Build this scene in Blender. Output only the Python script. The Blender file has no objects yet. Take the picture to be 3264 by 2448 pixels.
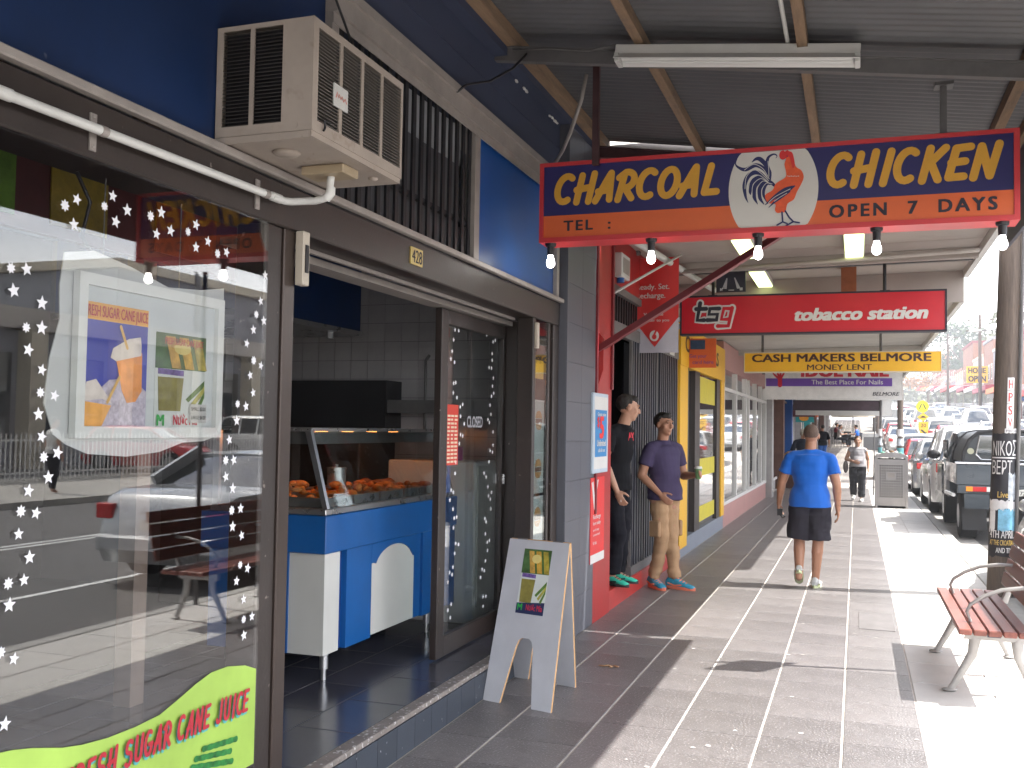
import bpy, bmesh, math, random
from mathutils import Vector, Matrix, noise as mnoise
from math import sin, cos, pi, radians as rad, sqrt

random.seed(7)
S = bpy.context.scene
COL = S.collection

# ------------------------------------------------------------------ camera
cam_d = bpy.data.cameras.new("camera")
cam = bpy.data.objects.new("camera", cam_d)
COL.objects.link(cam)
S.camera = cam
cam_d.sensor_width = 36.0
cam_d.lens = 34.94
cam_d.clip_start = 0.05
cam_d.clip_end = 2000
right = Vector((0.9447, 0.3270, 0.0156)).normalized()
fwd = Vector((-0.3277, 0.9437, 0.0440)).normalized()
upv = right.cross(fwd).normalized()
fwd = upv.cross(right).normalized()
cam.matrix_world = Matrix(((right.x, upv.x, -fwd.x, 0.0), (right.y, upv.y, -fwd.y, 0.0),
                           (right.z, upv.z, -fwd.z, 1.6), (0, 0, 0, 1)))

# ------------------------------------------------------------------ world
SUN_DIR = Vector((0.75, 0.13, 1.0)).normalized()          # towards the sun
SUN_EL = math.asin(SUN_DIR.z)
SUN_AZ = math.atan2(SUN_DIR.x, SUN_DIR.y)                 # from +Y towards +X
W = bpy.data.worlds.new("World")
S.world = W
W.use_nodes = True
nt = W.node_tree
for n in list(nt.nodes):
    nt.nodes.remove(n)
wo = nt.nodes.new('ShaderNodeOutputWorld')
bg = nt.nodes.new('ShaderNodeBackground')
sky = nt.nodes.new('ShaderNodeTexSky')
sky.sky_type = 'NISHITA'
sky.sun_disc = False
sky.sun_elevation = SUN_EL
sky.sun_rotation = SUN_AZ
sky.air_density = 1.0
sky.dust_density = 2.0
sky.ozone_density = 1.2
tc = nt.nodes.new('ShaderNodeTexCoord')
mp = nt.nodes.new('ShaderNodeMapping')
mp.inputs['Scale'].default_value = (1.0, 1.0, 2.8)
ns = nt.nodes.new('ShaderNodeTexNoise')
ns.inputs['Scale'].default_value = 2.6
ns.inputs['Detail'].default_value = 7
ns.inputs['Roughness'].default_value = 0.6
rp = nt.nodes.new('ShaderNodeValToRGB')
rp.color_ramp.elements[0].position = 0.44
rp.color_ramp.elements[0].color = (0, 0, 0, 1)
rp.color_ramp.elements[1].position = 0.62
rp.color_ramp.elements[1].color = (1, 1, 1, 1)
mx = nt.nodes.new('ShaderNodeMix')
mx.data_type = 'RGBA'
mx.inputs[7].default_value = (15.0, 14.6, 14.2, 1)
nt.links.new(tc.outputs['Generated'], mp.inputs['Vector'])
nt.links.new(mp.outputs['Vector'], ns.inputs['Vector'])
nt.links.new(ns.outputs['Fac'], rp.inputs['Fac'])
# the overcast haze thickens towards the horizon all round
sx = nt.nodes.new('ShaderNodeSeparateXYZ')
nt.links.new(tc.outputs['Generated'], sx.inputs[0])
hzr = nt.nodes.new('ShaderNodeMapRange')
hzr.inputs[1].default_value = 0.09
hzr.inputs[2].default_value = 0.22
hzr.inputs[3].default_value = 1.0
hzr.inputs[4].default_value = 0.0
nt.links.new(sx.outputs['Z'], hzr.inputs[0])
mxx = nt.nodes.new('ShaderNodeMath')
mxx.operation = 'MAXIMUM'
nt.links.new(rp.outputs['Color'], mxx.inputs[0])
nt.links.new(hzr.outputs[0], mxx.inputs[1])
nt.links.new(mxx.outputs[0], mx.inputs[0])
nt.links.new(sky.outputs['Color'], mx.inputs[6])
nt.links.new(mx.outputs[2], bg.inputs['Color'])
bg.inputs['Strength'].default_value = 0.145
nt.links.new(bg.outputs['Background'], wo.inputs['Surface'])

sun_d = bpy.data.lights.new("sun", 'SUN')
sun_d.energy = 4.0
sun_d.angle = rad(0.5)
sun_d.color = (1.0, 0.965, 0.9)
sun = bpy.data.objects.new("sun", sun_d)
COL.objects.link(sun)
sun.rotation_euler = (-SUN_DIR).to_track_quat('-Z', 'Y').to_euler()
sun.location = (20, 0, 30)

S.view_settings.view_transform = 'Standard'
S.view_settings.look = 'None'
S.view_settings.gamma = 1
S.view_settings.use_curve_mapping = False
S.view_settings.exposure = 1.8
S.render.engine = 'CYCLES'
S.cycles.use_denoising = True
S.cycles.max_bounces = 8
S.cycles.diffuse_bounces = 4
S.cycles.glossy_bounces = 4
S.cycles.transparent_max_bounces = 12
S.cycles.caustics_reflective = False
S.cycles.caustics_refractive = False
S.cycles.sample_clamp_indirect = 6.0


def H(y):
    """height of the street: flat near the camera, rising beyond 30 m"""
    if y <= 30:
        return 0.0
    if y <= 65:
        return 0.96 * ((y - 30) / 35.0) ** 1.5
    if y <= 260:
        return 0.96 + 0.043 * (y - 65)
    return 0.96 + 0.043 * 195


# ------------------------------------------------------------------ materials
MATS = {}


def M(name, rgb, rough=0.6, metal=0.0, var=0.10, scale=6.0, bump=0.0, bscale=60.0, spec=0.4,
      rnd=0.0, emit=None, speck=None, stretch=None, coat=0.0, dirt=None, sheen=0.0):
    if name in MATS:
        return MATS[name]
    m = bpy.data.materials.new(name)
    m.use_nodes = True
    t = m.node_tree
    N, L = t.nodes, t.links
    b = N['Principled BSDF']
    b.inputs['Roughness'].default_value = rough
    b.inputs['Metallic'].default_value = metal
    b.inputs['Specular IOR Level'].default_value = spec
    b.inputs['Coat Weight'].default_value = coat
    b.inputs['Sheen Weight'].default_value = sheen
    co = N.new('ShaderNodeTexCoord')
    src = co.outputs['Object']
    if stretch:
        ma = N.new('ShaderNodeMapping')
        ma.inputs['Scale'].default_value = stretch
        L.new(src, ma.inputs['Vector'])
        src = ma.outputs['Vector']
    no = N.new('ShaderNodeTexNoise')
    no.inputs['Scale'].default_value = scale
    no.inputs['Detail'].default_value = 6
    no.inputs['Roughness'].default_value = 0.65
    L.new(src, no.inputs['Vector'])
    mr = N.new('ShaderNodeMapRange')
    mr.inputs[1].default_value = 0.3
    mr.inputs[2].default_value = 0.7
    mr.inputs[3].default_value = 1 - var
    mr.inputs[4].default_value = 1 + var
    L.new(no.outputs['Fac'], mr.inputs[0])
    val = mr.outputs[0]
    if rnd:
        oi = N.new('ShaderNodeObjectInfo')
        r2 = N.new('ShaderNodeMapRange')
        r2.inputs[3].default_value = 1 - rnd
        r2.inputs[4].default_value = 1 + rnd
        L.new(oi.outputs['Random'], r2.inputs[0])
        mu = N.new('ShaderNodeMath')
        mu.operation = 'MULTIPLY'
        L.new(val, mu.inputs[0])
        L.new(r2.outputs[0], mu.inputs[1])
        val = mu.outputs[0]
    hs = N.new('ShaderNodeHueSaturation')
    hs.inputs['Color'].default_value = (*rgb, 1)
    L.new(val, hs.inputs['Value'])
    out = hs.outputs['Color']
    if speck:
        s_rgb, s_scale, s_thr = speck
        n2 = N.new('ShaderNodeTexNoise')
        n2.inputs['Scale'].default_value = s_scale
        n2.inputs['Detail'].default_value = 2
        L.new(co.outputs['Object'], n2.inputs['Vector'])
        m2 = N.new('ShaderNodeMapRange')
        m2.inputs[1].default_value = s_thr
        m2.inputs[2].default_value = s_thr + 0.06
        L.new(n2.outputs['Fac'], m2.inputs[0])
        mm = N.new('ShaderNodeMix')
        mm.data_type = 'RGBA'
        L.new(m2.outputs[0], mm.inputs[0])
        L.new(out, mm.inputs[6])
        mm.inputs[7].default_value = (*s_rgb, 1)
        out = mm.outputs[2]
    if dirt:
        d_rgb, d_scale, d_thr = dirt
        n3 = N.new('ShaderNodeTexNoise')
        n3.inputs['Scale'].default_value = d_scale
        n3.inputs['Detail'].default_value = 8
        n3.inputs['Roughness'].default_value = 0.7
        L.new(co.outputs['Object'], n3.inputs['Vector'])
        m3 = N.new('ShaderNodeMapRange')
        m3.inputs[1].default_value = d_thr
        m3.inputs[2].default_value = d_thr + 0.15
        m3.inputs[4].default_value = 0.7
        L.new(n3.outputs['Fac'], m3.inputs[0])
        mm = N.new('ShaderNodeMix')
        mm.data_type = 'RGBA'
        L.new(m3.outputs[0], mm.inputs[0])
        L.new(out, mm.inputs[6])
        mm.inputs[7].default_value = (*d_rgb, 1)
        out = mm.outputs[2]
    L.new(out, b.inputs['Base Color'])
    # slight roughness break-up
    mr2 = N.new('ShaderNodeMapRange')
    mr2.inputs[3].default_value = max(0.02, rough * 0.85)
    mr2.inputs[4].default_value = min(1.0, rough * 1.15)
    L.new(no.outputs['Fac'], mr2.inputs[0])
    L.new(mr2.outputs[0], b.inputs['Roughness'])
    if bump:
        n4 = N.new('ShaderNodeTexNoise')
        n4.inputs['Scale'].default_value = bscale
        n4.inputs['Detail'].default_value = 4
        L.new(src, n4.inputs['Vector'])
        bu = N.new('ShaderNodeBump')
        bu.inputs['Strength'].default_value = bump
        bu.inputs['Distance'].default_value = 0.01
        L.new(n4.outputs['Fac'], bu.inputs['Height'])
        L.new(bu.outputs[0], b.inputs['Normal'])
    if emit:
        b.inputs['Emission Color'].default_value = (*emit[0], 1)
        b.inputs['Emission Strength'].default_value = emit[1]
    MATS[name] = m
    return m


def glass(name, tint=(0.9, 0.95, 0.95), boost=1.0, base=0.0):
    """thin window glass: clear with fresnel reflection"""
    if name in MATS:
        return MATS[name]
    m = bpy.data.materials.new(name)
    m.use_nodes = True
    t = m.node_tree
    N, L = t.nodes, t.links
    for n in list(N):
        N.remove(n)
    o = N.new('ShaderNodeOutputMaterial')
    tr = N.new('ShaderNodeBsdfTransparent')
    tr.inputs[0].default_value = (*tint, 1)
    gl = N.new('ShaderNodeBsdfGlossy')
    gl.inputs['Roughness'].default_value = 0.0
    gl.inputs[0].default_value = (1, 1, 1, 1)
    fr = N.new('ShaderNodeFresnel')
    ge = N.new('ShaderNodeNewGeometry')
    im = N.new('ShaderNodeMapRange')          # same reflectance entering and leaving the pane
    im.inputs[3].default_value = 1.5
    im.inputs[4].default_value = 1 / 1.5
    L.new(ge.outputs['Backfacing'], im.inputs[0])
    L.new(im.outputs[0], fr.inputs[0])
    ma = N.new('ShaderNodeMath')
    ma.operation = 'MULTIPLY_ADD'
    ma.inputs[1].default_value = boost
    ma.inputs[2].default_value = base
    ma.use_clamp = True
    mi = N.new('ShaderNodeMixShader')
    L.new(fr.outputs[0], ma.inputs[0])
    L.new(ma.outputs[0], mi.inputs[0])
    L.new(tr.outputs[0], mi.inputs[1])
    L.new(gl.outputs[0], mi.inputs[2])
    L.new(mi.outputs[0], o.inputs[0])
    MATS[name] = m
    return m


# ------------------------------------------------------------------ mesh builder
class MB:
    def __init__(s):
        s.v = []
        s.f = []
        s.k = 0

    def add(s, vs, fs):
        o = len(s.v)
        s.v += [tuple(p) for p in vs]
        s.f += [tuple(i + o for i in q) for q in fs]
        return s

    def box(s, x0, x1, y0, y1, z0, z1):
        if x0 > x1: x0, x1 = x1, x0
        if y0 > y1: y0, y1 = y1, y0
        if z0 > z1: z0, z1 = z1, z0
        vs = [(x, y, z) for x in (x0, x1) for y in (y0, y1) for z in (z0, z1)]
        return s.add(vs, [(0, 1, 3, 2), (4, 6, 7, 5), (0, 4, 5, 1), (2, 3, 7, 6), (0, 2, 6, 4), (1, 5, 7, 3)])

    def hexa(s, b, t):
        """8 corners: bottom 4 (ccw) and top 4"""
        return s.add(list(b) + list(t), [(3, 2, 1, 0), (4, 5, 6, 7), (0, 1, 5, 4), (1, 2, 6, 5), (2, 3, 7, 6), (3, 0, 4, 7)])

    def beam(s, a, b, w, h, up=(0, 0, 1)):
        a, b = Vector(a), Vector(b)
        d = (b - a).normalized()
        u = Vector(up)
        r = d.cross(u).normalized() * (w / 2)
        u = r.cross(d).normalized() * (h / 2)
        return s.hexa([a - r - u, a + r - u, a + r + u, a - r + u], [b - r - u, b + r - u, b + r + u, b - r + u])

    def tube(s, pts, r, n=10, caps=True):
        pts = [Vector(p) for p in pts]
        rs = r if isinstance(r, (list, tuple)) else [r] * len(pts)
        o = len(s.v)
        prev = None
        for i, p in enumerate(pts):
            if i == 0: d = pts[1] - pts[0]
            elif i == len(pts) - 1: d = pts[-1] - pts[-2]
            else: d = (pts[i + 1] - p).normalized() + (p - pts[i - 1]).normalized()
            d.normalize()
            if prev is None:
                a = Vector((0, 0, 1)) if abs(d.z) < 0.9 else Vector((1, 0, 0))
                u = d.cross(a).normalized()
            else:
                u = (prev - d * prev.dot(d)).normalized()
            prev = u
            w = d.cross(u)
            for k in range(n):
                an = 2 * pi * k / n
                s.v.append(tuple(p + (u * cos(an) + w * sin(an)) * rs[i]))
        for i in range(len(pts) - 1):
            for k in range(n):
                a = o + i * n + k
                b = o + i * n + (k + 1) % n
                s.f.append((a, b, b + n, a + n))
        if caps:
            s.f.append(tuple(o + k for k in range(n))[::-1])
            e = o + (len(pts) - 1) * n
            s.f.append(tuple(e + k for k in range(n)))
        return s

    def cyl(s, c, r, h, n=16, r2=None):
        c = Vector(c)
        return s.tube([c, c + Vector((0, 0, h))], [r, r if r2 is None else r2], n)

    def ring(s, rings, caps=True):
        """list of equal-length rings (lists of points) -> loft"""
        o = len(s.v)
        n = len(rings[0])
        for r in rings:
            s.v += [tuple(p) for p in r]
        for i in range(len(rings) - 1):
            for k in range(n):
                a = o + i * n + k
                b = o + i * n + (k + 1) % n
                s.f.append((a, b, b + n, a + n))
        if caps:
            s.f.append(tuple(o + k for k in range(n))[::-1])
            e = o + (len(rings) - 1) * n
            s.f.append(tuple(e + k for k in range(n)))
        return s

    def ell(s, c, r, n=14, m=8, rot=None):
        c = Vector(c)
        R3 = rot if rot is not None else Matrix.Identity(3)
        vs = [c + R3 @ Vector((0, 0, r[2]))]
        for i in range(1, m):
            th = pi * i / m
            for k in range(n):
                ph = 2 * pi * k / n
                vs.append(c + R3 @ Vector((r[0] * sin(th) * cos(ph), r[1] * sin(th) * sin(ph), r[2] * cos(th))))
        vs.append(c - R3 @ Vector((0, 0, r[2])))
        fs = []
        for k in range(n):
            fs.append((0, 1 + k, 1 + (k + 1) % n))
            e = 1 + (m - 2) * n
            fs.append((len(vs) - 1, e + (k + 1) % n, e + k))
        for i in range(m - 2):
            for k in range(n):
                a = 1 + i * n + k
                b = 1 + i * n + (k + 1) % n
                fs.append((a, a + n, b + n, b))
        return s.add(vs, fs)

    def cap(s, a, b, r0, r1, n=12):
        """capsule-like tapered limb"""
        a, b = Vector(a), Vector(b)
        d = (b - a).normalized()
        pts = [a - d * r0 * 0.95, a - d * r0 * 0.6, a, b, b + d * r1 * 0.6, b + d * r1 * 0.95]
        return s.tube(pts, [r0 * 0.3, r0 * 0.8, r0, r1, r1 * 0.8, r1 * 0.3], n)

    def prism(s, poly, o, r, u, depth):
        """polygon (2D) on plane o + x*r + y*u, extruded by depth along r x u (towards the viewer of the plane)"""
        o, r, u = Vector(o), Vector(r), Vector(u)
        nn = r.cross(u).normalized()
        if sum(poly[i][0] * poly[(i + 1) % len(poly)][1] - poly[(i + 1) % len(poly)][0] * poly[i][1] for i in range(len(poly))) < 0:
            poly = poly[::-1]
        n = len(poly)
        a = [o + r * p[0] + u * p[1] for p in poly]
        b = [p + nn * depth for p in a]
        fs = [tuple(range(n))[::-1], tuple(range(n, 2 * n))]
        fs += [(i, (i + 1) % n, (i + 1) % n + n, i + n) for i in range(n)]
        return s.add(a + b, fs)

    def ribbon(s, pts, w, o, r, u, lift=0.001):
        """flat stroke with round ends on the plane; strokes are stacked by a hair so none share a plane"""
        o, r, u = Vector(o), Vector(r), Vector(u)
        nn = r.cross(u).normalized()
        s.k += 1
        base = o + nn * (lift + 0.00012 * (s.k % 40))
        ws = w if isinstance(w, (list, tuple)) else [w] * len(pts)
        P = [Vector((p[0], p[1])) for p in pts]
        left, rght = [], []
        for i, p in enumerate(P):
            if i == 0: d = P[1] - P[0]
            elif i == len(P) - 1: d = P[-1] - P[-2]
            else: d = (P[i + 1] - p).normalized() + (p - P[i - 1]).normalized()
            if d.length < 1e-9: d = Vector((1, 0))
            d.normalize()
            nrm = Vector((-d.y, d.x)) * ws[i] / 2
            left.append(p + nrm)
            rght.append(p - nrm)

        def cap(c, d, rr):
            a0 = math.atan2(d.y, d.x)
            return [c + Vector((cos(a0 + t), sin(a0 + t))) * rr for t in (-pi / 3, -pi / 6, 0, pi / 6, pi / 3)]
        ends = cap(P[-1], (P[-1] - P[-2]), ws[-1] / 2)
        starts = cap(P[0], (P[0] - P[1]), ws[0] / 2)
        n = len(P)
        vs = rght + left + ends + starts
        fs = [(i, i + 1, n + i + 1, n + i) for i in range(n - 1)]
        e = 2 * n
        fs.append((n - 1, e, e + 1, e + 2, e + 3, e + 4, 2 * n - 1))
        st = e + 5
        fs.append((n, st, st + 1, st + 2, st + 3, st + 4, 0))
        return s.add([base + r * p.x + u * p.y for p in vs], fs)

    def xf(s, mat):
        s.v = [tuple(mat @ Vector(p)) for p in s.v]
        return s


def mesh_of(name, mb, smooth=False):
    me = bpy.data.meshes.new(name)
    me.from_pydata(mb.v, [], mb.f)
    me.validate()
    me.update()
    if smooth:
        me.polygons.foreach_set('use_smooth', [True] * len(me.polygons))
        if smooth == 'auto':
            me.set_sharp_from_angle(angle=rad(38))
    return me


def fixn(me):
    bm = bmesh.new()
    bm.from_mesh(me)
    bmesh.ops.recalc_face_normals(bm, faces=bm.faces)
    bm.to_mesh(me)
    bm.free()


def link(name, me, mat, parent=None):
    o = bpy.data.objects.new(name, me)
    if mat is not None and not me.materials:
        me.materials.append(mat)
    COL.objects.link(o)
    if parent is not None:
        o.parent = parent
    return o


def wloc(p):
    v = Vector((0, 0, 0))
    while p is not None:
        v += p.location
        p = p.parent
    return v


def part(name, mb, mat, parent=None, smooth=False, label=None, bevel=0.0, kind=None):
    """mesh in scene coordinates, stored relative to its parent"""
    off = wloc(parent)
    if off.length > 0:
        mb.v = [(p[0] - off.x, p[1] - off.y, p[2] - off.z) for p in mb.v]
    me = mesh_of(name, mb, smooth)
    if bevel:
        bm = bmesh.new()
        bm.from_mesh(me)
        bmesh.ops.bevel(bm, geom=bm.edges[:], offset=bevel, segments=1, affect='EDGES')
        bm.to_mesh(me)
        bm.free()
    fixn(me)
    o = link(name, me, mat, parent)
    if label: o['label'] = label
    if kind: o['kind'] = kind
    return o


def thing(name, label, cat, loc=(0, 0, 0), rotz=0.0, group=None):
    o = bpy.data.objects.new(name, None)
    o.empty_display_size = 0.1
    COL.objects.link(o)
    o.location = loc
    o.rotation_euler = (0, 0, rotz)
    o['label'] = label
    o['category'] = cat
    if group: o['group'] = group
    return o


def tag(o, label, cat, group=None):
    o['label'] = label
    o['category'] = cat
    if group: o['group'] = group
    return o


def single(name, mb, mat, label, cat, group=None, smooth=False, bevel=0.0):
    """a thing that is one mesh; origin at the base centre"""
    xs = [p[0] for p in mb.v]; ys = [p[1] for p in mb.v]; zs = [p[2] for p in mb.v]
    c = Vector(((min(xs) + max(xs)) / 2, (min(ys) + max(ys)) / 2, min(zs)))
    mb.v = [(p[0] - c.x, p[1] - c.y, p[2] - c.z) for p in mb.v]
    o = part(name, mb, mat, None, smooth, bevel=bevel)
    o.location = c
    return tag(o, label, cat, group)


def struct(name, mb, mat, parent=None, smooth=False, bevel=0.0):
    o = part(name, mb, mat, parent, smooth, bevel=bevel)
    if parent is None: o['kind'] = 'structure'
    return o


def kids(o):
    return [c for c in ALLC.get(o.name, [])]


def copy_tree(root, loc, rotz=None, label=None, group=None, mats=None):
    """copy a thing with its parts and sub-parts; mats {part stem: material} overrides on the copy"""
    def cp(o, parent):
        c = o.copy()
        COL.objects.link(c)
        c.parent = parent
        if mats and c.type == 'MESH':
            st = c.name.split('.')[0]
            if st in mats and c.material_slots:
                c.material_slots[0].link = 'OBJECT'
                c.material_slots[0].material = mats[st]
        for ch in list(o.children):
            cp(ch, c)
        return c
    r = cp(root, None)
    r.location = loc
    if rotz is not None: r.rotation_euler = (0, 0, rotz)
    if label: r['label'] = label
    if group: r['group'] = group
    return r


# ------------------------------------------------------------------ lettering
def text_geo(txt, bold=0.0, shear=0.0, spacing=1.0):
    cu = bpy.data.curves.new("t", 'FONT')
    cu.body = txt
    cu.size = 1.0
    cu.offset = bold
    cu.shear = shear
    cu.space_character = spacing
    cu.resolution_u = 3
    cu.fill_mode = 'FRONT'
    o = bpy.data.objects.new("t", cu)
    COL.objects.link(o)
    dg = bpy.context.evaluated_depsgraph_get()
    dg.update()
    me = bpy.data.meshes.new_from_object(o.evaluated_get(dg))
    vs = [(v.co.x, v.co.y) for v in me.vertices]
    fs = [tuple(p.vertices) for p in me.polygons]
    bpy.data.objects.remove(o)
    bpy.data.curves.remove(cu)
    bpy.data.meshes.remove(me)
    return vs, fs


def stamps(bold):
    """offsets that thicken a glyph without self-crossing outlines"""
    if bold <= 0: return [(0, 0)]
    if bold < 0.025: return [(-bold, 0), (bold, 0)]
    return [(0, 0), (-bold, -bold * 0.6), (bold, -bold * 0.6), (bold, bold * 0.6), (-bold, bold * 0.6)]


def put_text(mb, txt, o, r, u, x, y, w=None, h=0.1, bold=0.0, shear=0.0, spacing=1.0, lift=0.0015, warp=None):
    """text with its lower-left at (x,y) on the plane; w/h are the box it fills (h = cap height)"""
    vs, fs = text_geo(txt, 0.0, shear, spacing)
    if not vs: return mb
    x0 = min(v[0] for v in vs); x1 = max(v[0] for v in vs)
    capv, _ = text_geo('H')
    ch = max(v[1] for v in capv)
    sy = h / ch
    sx = sy if w is None else w / (x1 - x0)
    o, r, u = Vector(o), Vector(r), Vector(u)
    nn = r.cross(u).normalized()
    for k, (dx, dy) in enumerate(stamps(bold)):
        pts = []
        for vx, vy in vs:
            px, py = x + (vx - x0 + dx) * sx, y + (vy + dy) * sy
            if warp: px, py = warp(px, py)
            pts.append(o + r * px + u * py + nn * (lift + 0.00015 * k))
        mb.add(pts, fs)
    return mb


def arc(cx, cy, rx, ry, a0, a1, n=12):
    return [(cx + rx * cos(rad(a0 + (a1 - a0) * i / n)), cy + ry * sin(rad(a0 + (a1 - a0) * i / n))) for i in range(n + 1)]


# brush letters as centre-line strokes in a 1 x 1.5 box
BRUSH = {
    'C': [arc(0.52, 0.75, 0.45, 0.68, 55, 300, 16)],
    'H': [[(0.14, 0.0), (0.2, 1.42)], [(0.8, 0.0), (0.86, 1.48)], [(0.02, 0.66), (0.84, 0.78)]],
    'A': [[(0.06, 0.0), (0.5, 1.1), (0.66, 1.45)], [(0.66, 1.45), (0.82, 0.05)], [(0.12, 0.5), (0.76, 0.56)]],
    'R': [[(0.16, 0.0), (0.28, 1.3)], [(0.02, 1.16)] + arc(0.42, 1.02, 0.44, 0.42, 100, -75, 10), [(0.42, 0.62), (0.88, 0.05)]],
    'O': [arc(0.5, 0.74, 0.42, 0.68, 75, 255, 12), arc(0.5, 0.74, 0.42, 0.68, 255, 435, 12)],
    'L': [[(0.3, 1.45), (0.2, 0.1)], [(0.2, 0.1), (0.82, 0.12)]],
    'I': [[(0.32, 0.0), (0.42, 1.46)]],
    'K': [[(0.16, 0.0), (0.26, 1.46)], [(0.92, 1.45), (0.3, 0.72)], [(0.42, 0.76), (0.84, 0.02)]],
    'E': [[(0.26, 1.38), (0.86, 1.42)], [(0.26, 1.38), (0.16, 0.08)], [(0.16, 0.74), (0.74, 0.78)], [(0.16, 0.08), (0.8, 0.1)]],
    'N': [[(0.1, 0.0), (0.2, 1.4)], [(0.2, 1.4), (0.78, 0.05)], [(0.78, 0.05), (0.92, 1.46)]],
    'F': [[(0.24, 1.4), (0.86, 1.42)], [(0.24, 1.4), (0.16, 0.0)], [(0.18, 0.74), (0.74, 0.78)]],
    'S': [arc(0.5, 1.06, 0.34, 0.34, 40, 250, 9) + arc(0.48, 0.38, 0.36, 0.36, 80, -140, 9)],
    'U': [[(0.14, 1.45), (0.14, 0.5)] + arc(0.48, 0.42, 0.34, 0.36, 180, 350, 8) + [(0.84, 1.45)]],
    'G': [arc(0.5, 0.74, 0.42, 0.68, 60, 330, 16) + [(0.9, 0.66)], [(0.58, 0.66), (0.94, 0.68)]],
    'J': [[(0.74, 1.45), (0.7, 0.4)] + arc(0.42, 0.36, 0.28, 0.32, 0, -160, 7)],
}


def put_brush(mb, txt, o, r, u, x, y, w, h, thick, slant=0.12, lift=0.0015, warp=None, gap=0.22):
    adv = {'I': 0.62, 'L': 0.9, ' ': 0.5}
    tot = sum(adv.get(c, 1.0) + gap for c in txt) - gap
    sx = w / tot
    sy = h / 1.5
    cx = 0.0
    for c in txt:
        for st in BRUSH.get(c, []):
            pts = [((p[0] + cx + slant * (p[1] - 0.75)) * sx + x, p[1] * sy + y) for p in st]
            if warp: pts = [warp(*p) for p in pts]
            mb.ribbon(pts, thick, o, r, u, lift)
        cx += adv.get(c, 1.0) + gap
    return mb
WINDOW_STARS = [(2.199,2.204,8),(2.243,2.231,5),(2.353,2.235,8),(2.386,2.273,5),(2.45,2.244,5),(2.402,2.199,5),(2.556,2.248,8),(2.606,2.27,5),(2.586,2.197,5),(2.654,2.221,5),(2.742,2.234,8),(2.783,2.266,5),(2.786,2.19,5),(2.85,2.222,5),(2.906,2.189,8),(2.957,2.203,5),(2.235,2.157,5),(2.02,1.999,8),(2.072,2.004,5),(2.032,1.941,5),(2.129,1.92,5),(3.202,2.158,5),(2.078,1.848,8),(2.131,1.852,5),(2.088,1.789,5),(2.137,1.738,5),(2.135,1.676,8),(2.186,1.669,5),(2.131,1.617,5),(2.145,1.556,5),(3.177,2.057,5),(3.151,2.004,8),(3.201,1.986,5),(3.135,1.946,5),(3.095,1.892,5),(3.142,1.833,8),(3.189,1.817,5),(3.122,1.777,5),(3.144,1.714,5),(3.049,1.67,8),(3.101,1.663,5),(3.046,1.61,5),(3.005,1.542,5),(2.155,1.5,8),(2.204,1.511,5),(2.174,1.444,5),(2.106,1.411,5),(2.083,1.358,8),(2.135,1.349,5),(2.078,1.298,5),(2.118,1.232,5),(2.05,1.172,8),(2.102,1.174,5),(2.056,1.115,5),(2.034,0.997,8),(2.078,0.971,5),(2.056,0.807,5),(2.987,1.47,8),(3.035,1.47,5),(2.99,1.412,5),(3.033,1.369,5),(3.031,1.291,8),(3.085,1.294,5),(3.039,1.233,5),(3.096,1.196,5),(3.092,1.091,8),(3.139,1.073,5),(3.072,1.036,5),(3.119,0.964,5),(3.123,0.891,8),(3.175,0.893,5),(3.127,0.833,5)]
DOOR_STARS = [(5.837,2.256,8),(5.808,2.215,5),(5.987,2.262,5),(6.024,2.28,5),(6.167,2.281,8),(6.212,2.279,5),(6.398,2.3,5),(6.428,2.291,5),(6.377,2.234,8),(6.521,2.268,5),(6.549,2.213,5),(6.506,2.199,5),(5.869,2.215,8),(5.786,2.15,5),(5.765,2.075,5),(5.747,2.025,5),(5.808,2.008,8),(6.491,2.115,5),(6.494,2.069,5),(6.435,2.014,5),(6.484,2.013,8),(6.524,1.946,5),(6.508,1.888,5),(6.535,1.84,5),(6.493,1.817,8),(5.799,1.875,5),(5.834,1.881,5),(5.797,1.814,5),(5.859,1.786,8),(5.959,1.746,5),(5.918,1.729,5),(6.466,1.754,5),(6.487,1.691,8),(6.429,1.654,5),(6.46,1.634,5),(5.926,1.669,5),(5.991,1.621,8),(5.932,1.551,5),(5.969,1.543,5),(5.914,1.493,5),(6.536,1.569,8),(6.54,1.476,5),(6.481,1.439,5),(6.53,1.428,5),(6.466,1.362,8),(6.369,1.287,5),(6.412,1.26,5),(6.451,1.19,5),(6.525,1.148,8),(6.466,1.127,5),(6.503,1.103,5),(6.518,1.035,5),(6.401,0.976,8),(6.426,0.953,5),(5.858,1.377,5),(5.851,1.306,5),(5.791,1.204,8),(5.827,1.189,5),(5.774,1.143,5),(5.827,1.083,5),(5.85,1.024,8),(5.89,1.027,5),(5.842,0.964,5),(5.883,0.861,5),(5.929,0.851,8),(5.87,0.8,5),(6.418,0.871,5),(6.498,0.818,5),(6.457,0.81,8),(6.465,0.753,5),(6.427,0.685,5),(6.365,0.637,5),(6.406,0.622,8),(6.338,0.586,5),(5.844,0.718,5),(5.791,0.69,5),(5.831,0.672,8),(5.764,0.634,5),(6.444,0.442,5),(6.391,0.448,5),(6.394,0.382,8),(5.825,0.488,5),(5.773,0.459,5),(5.814,0.406,5)]

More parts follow.
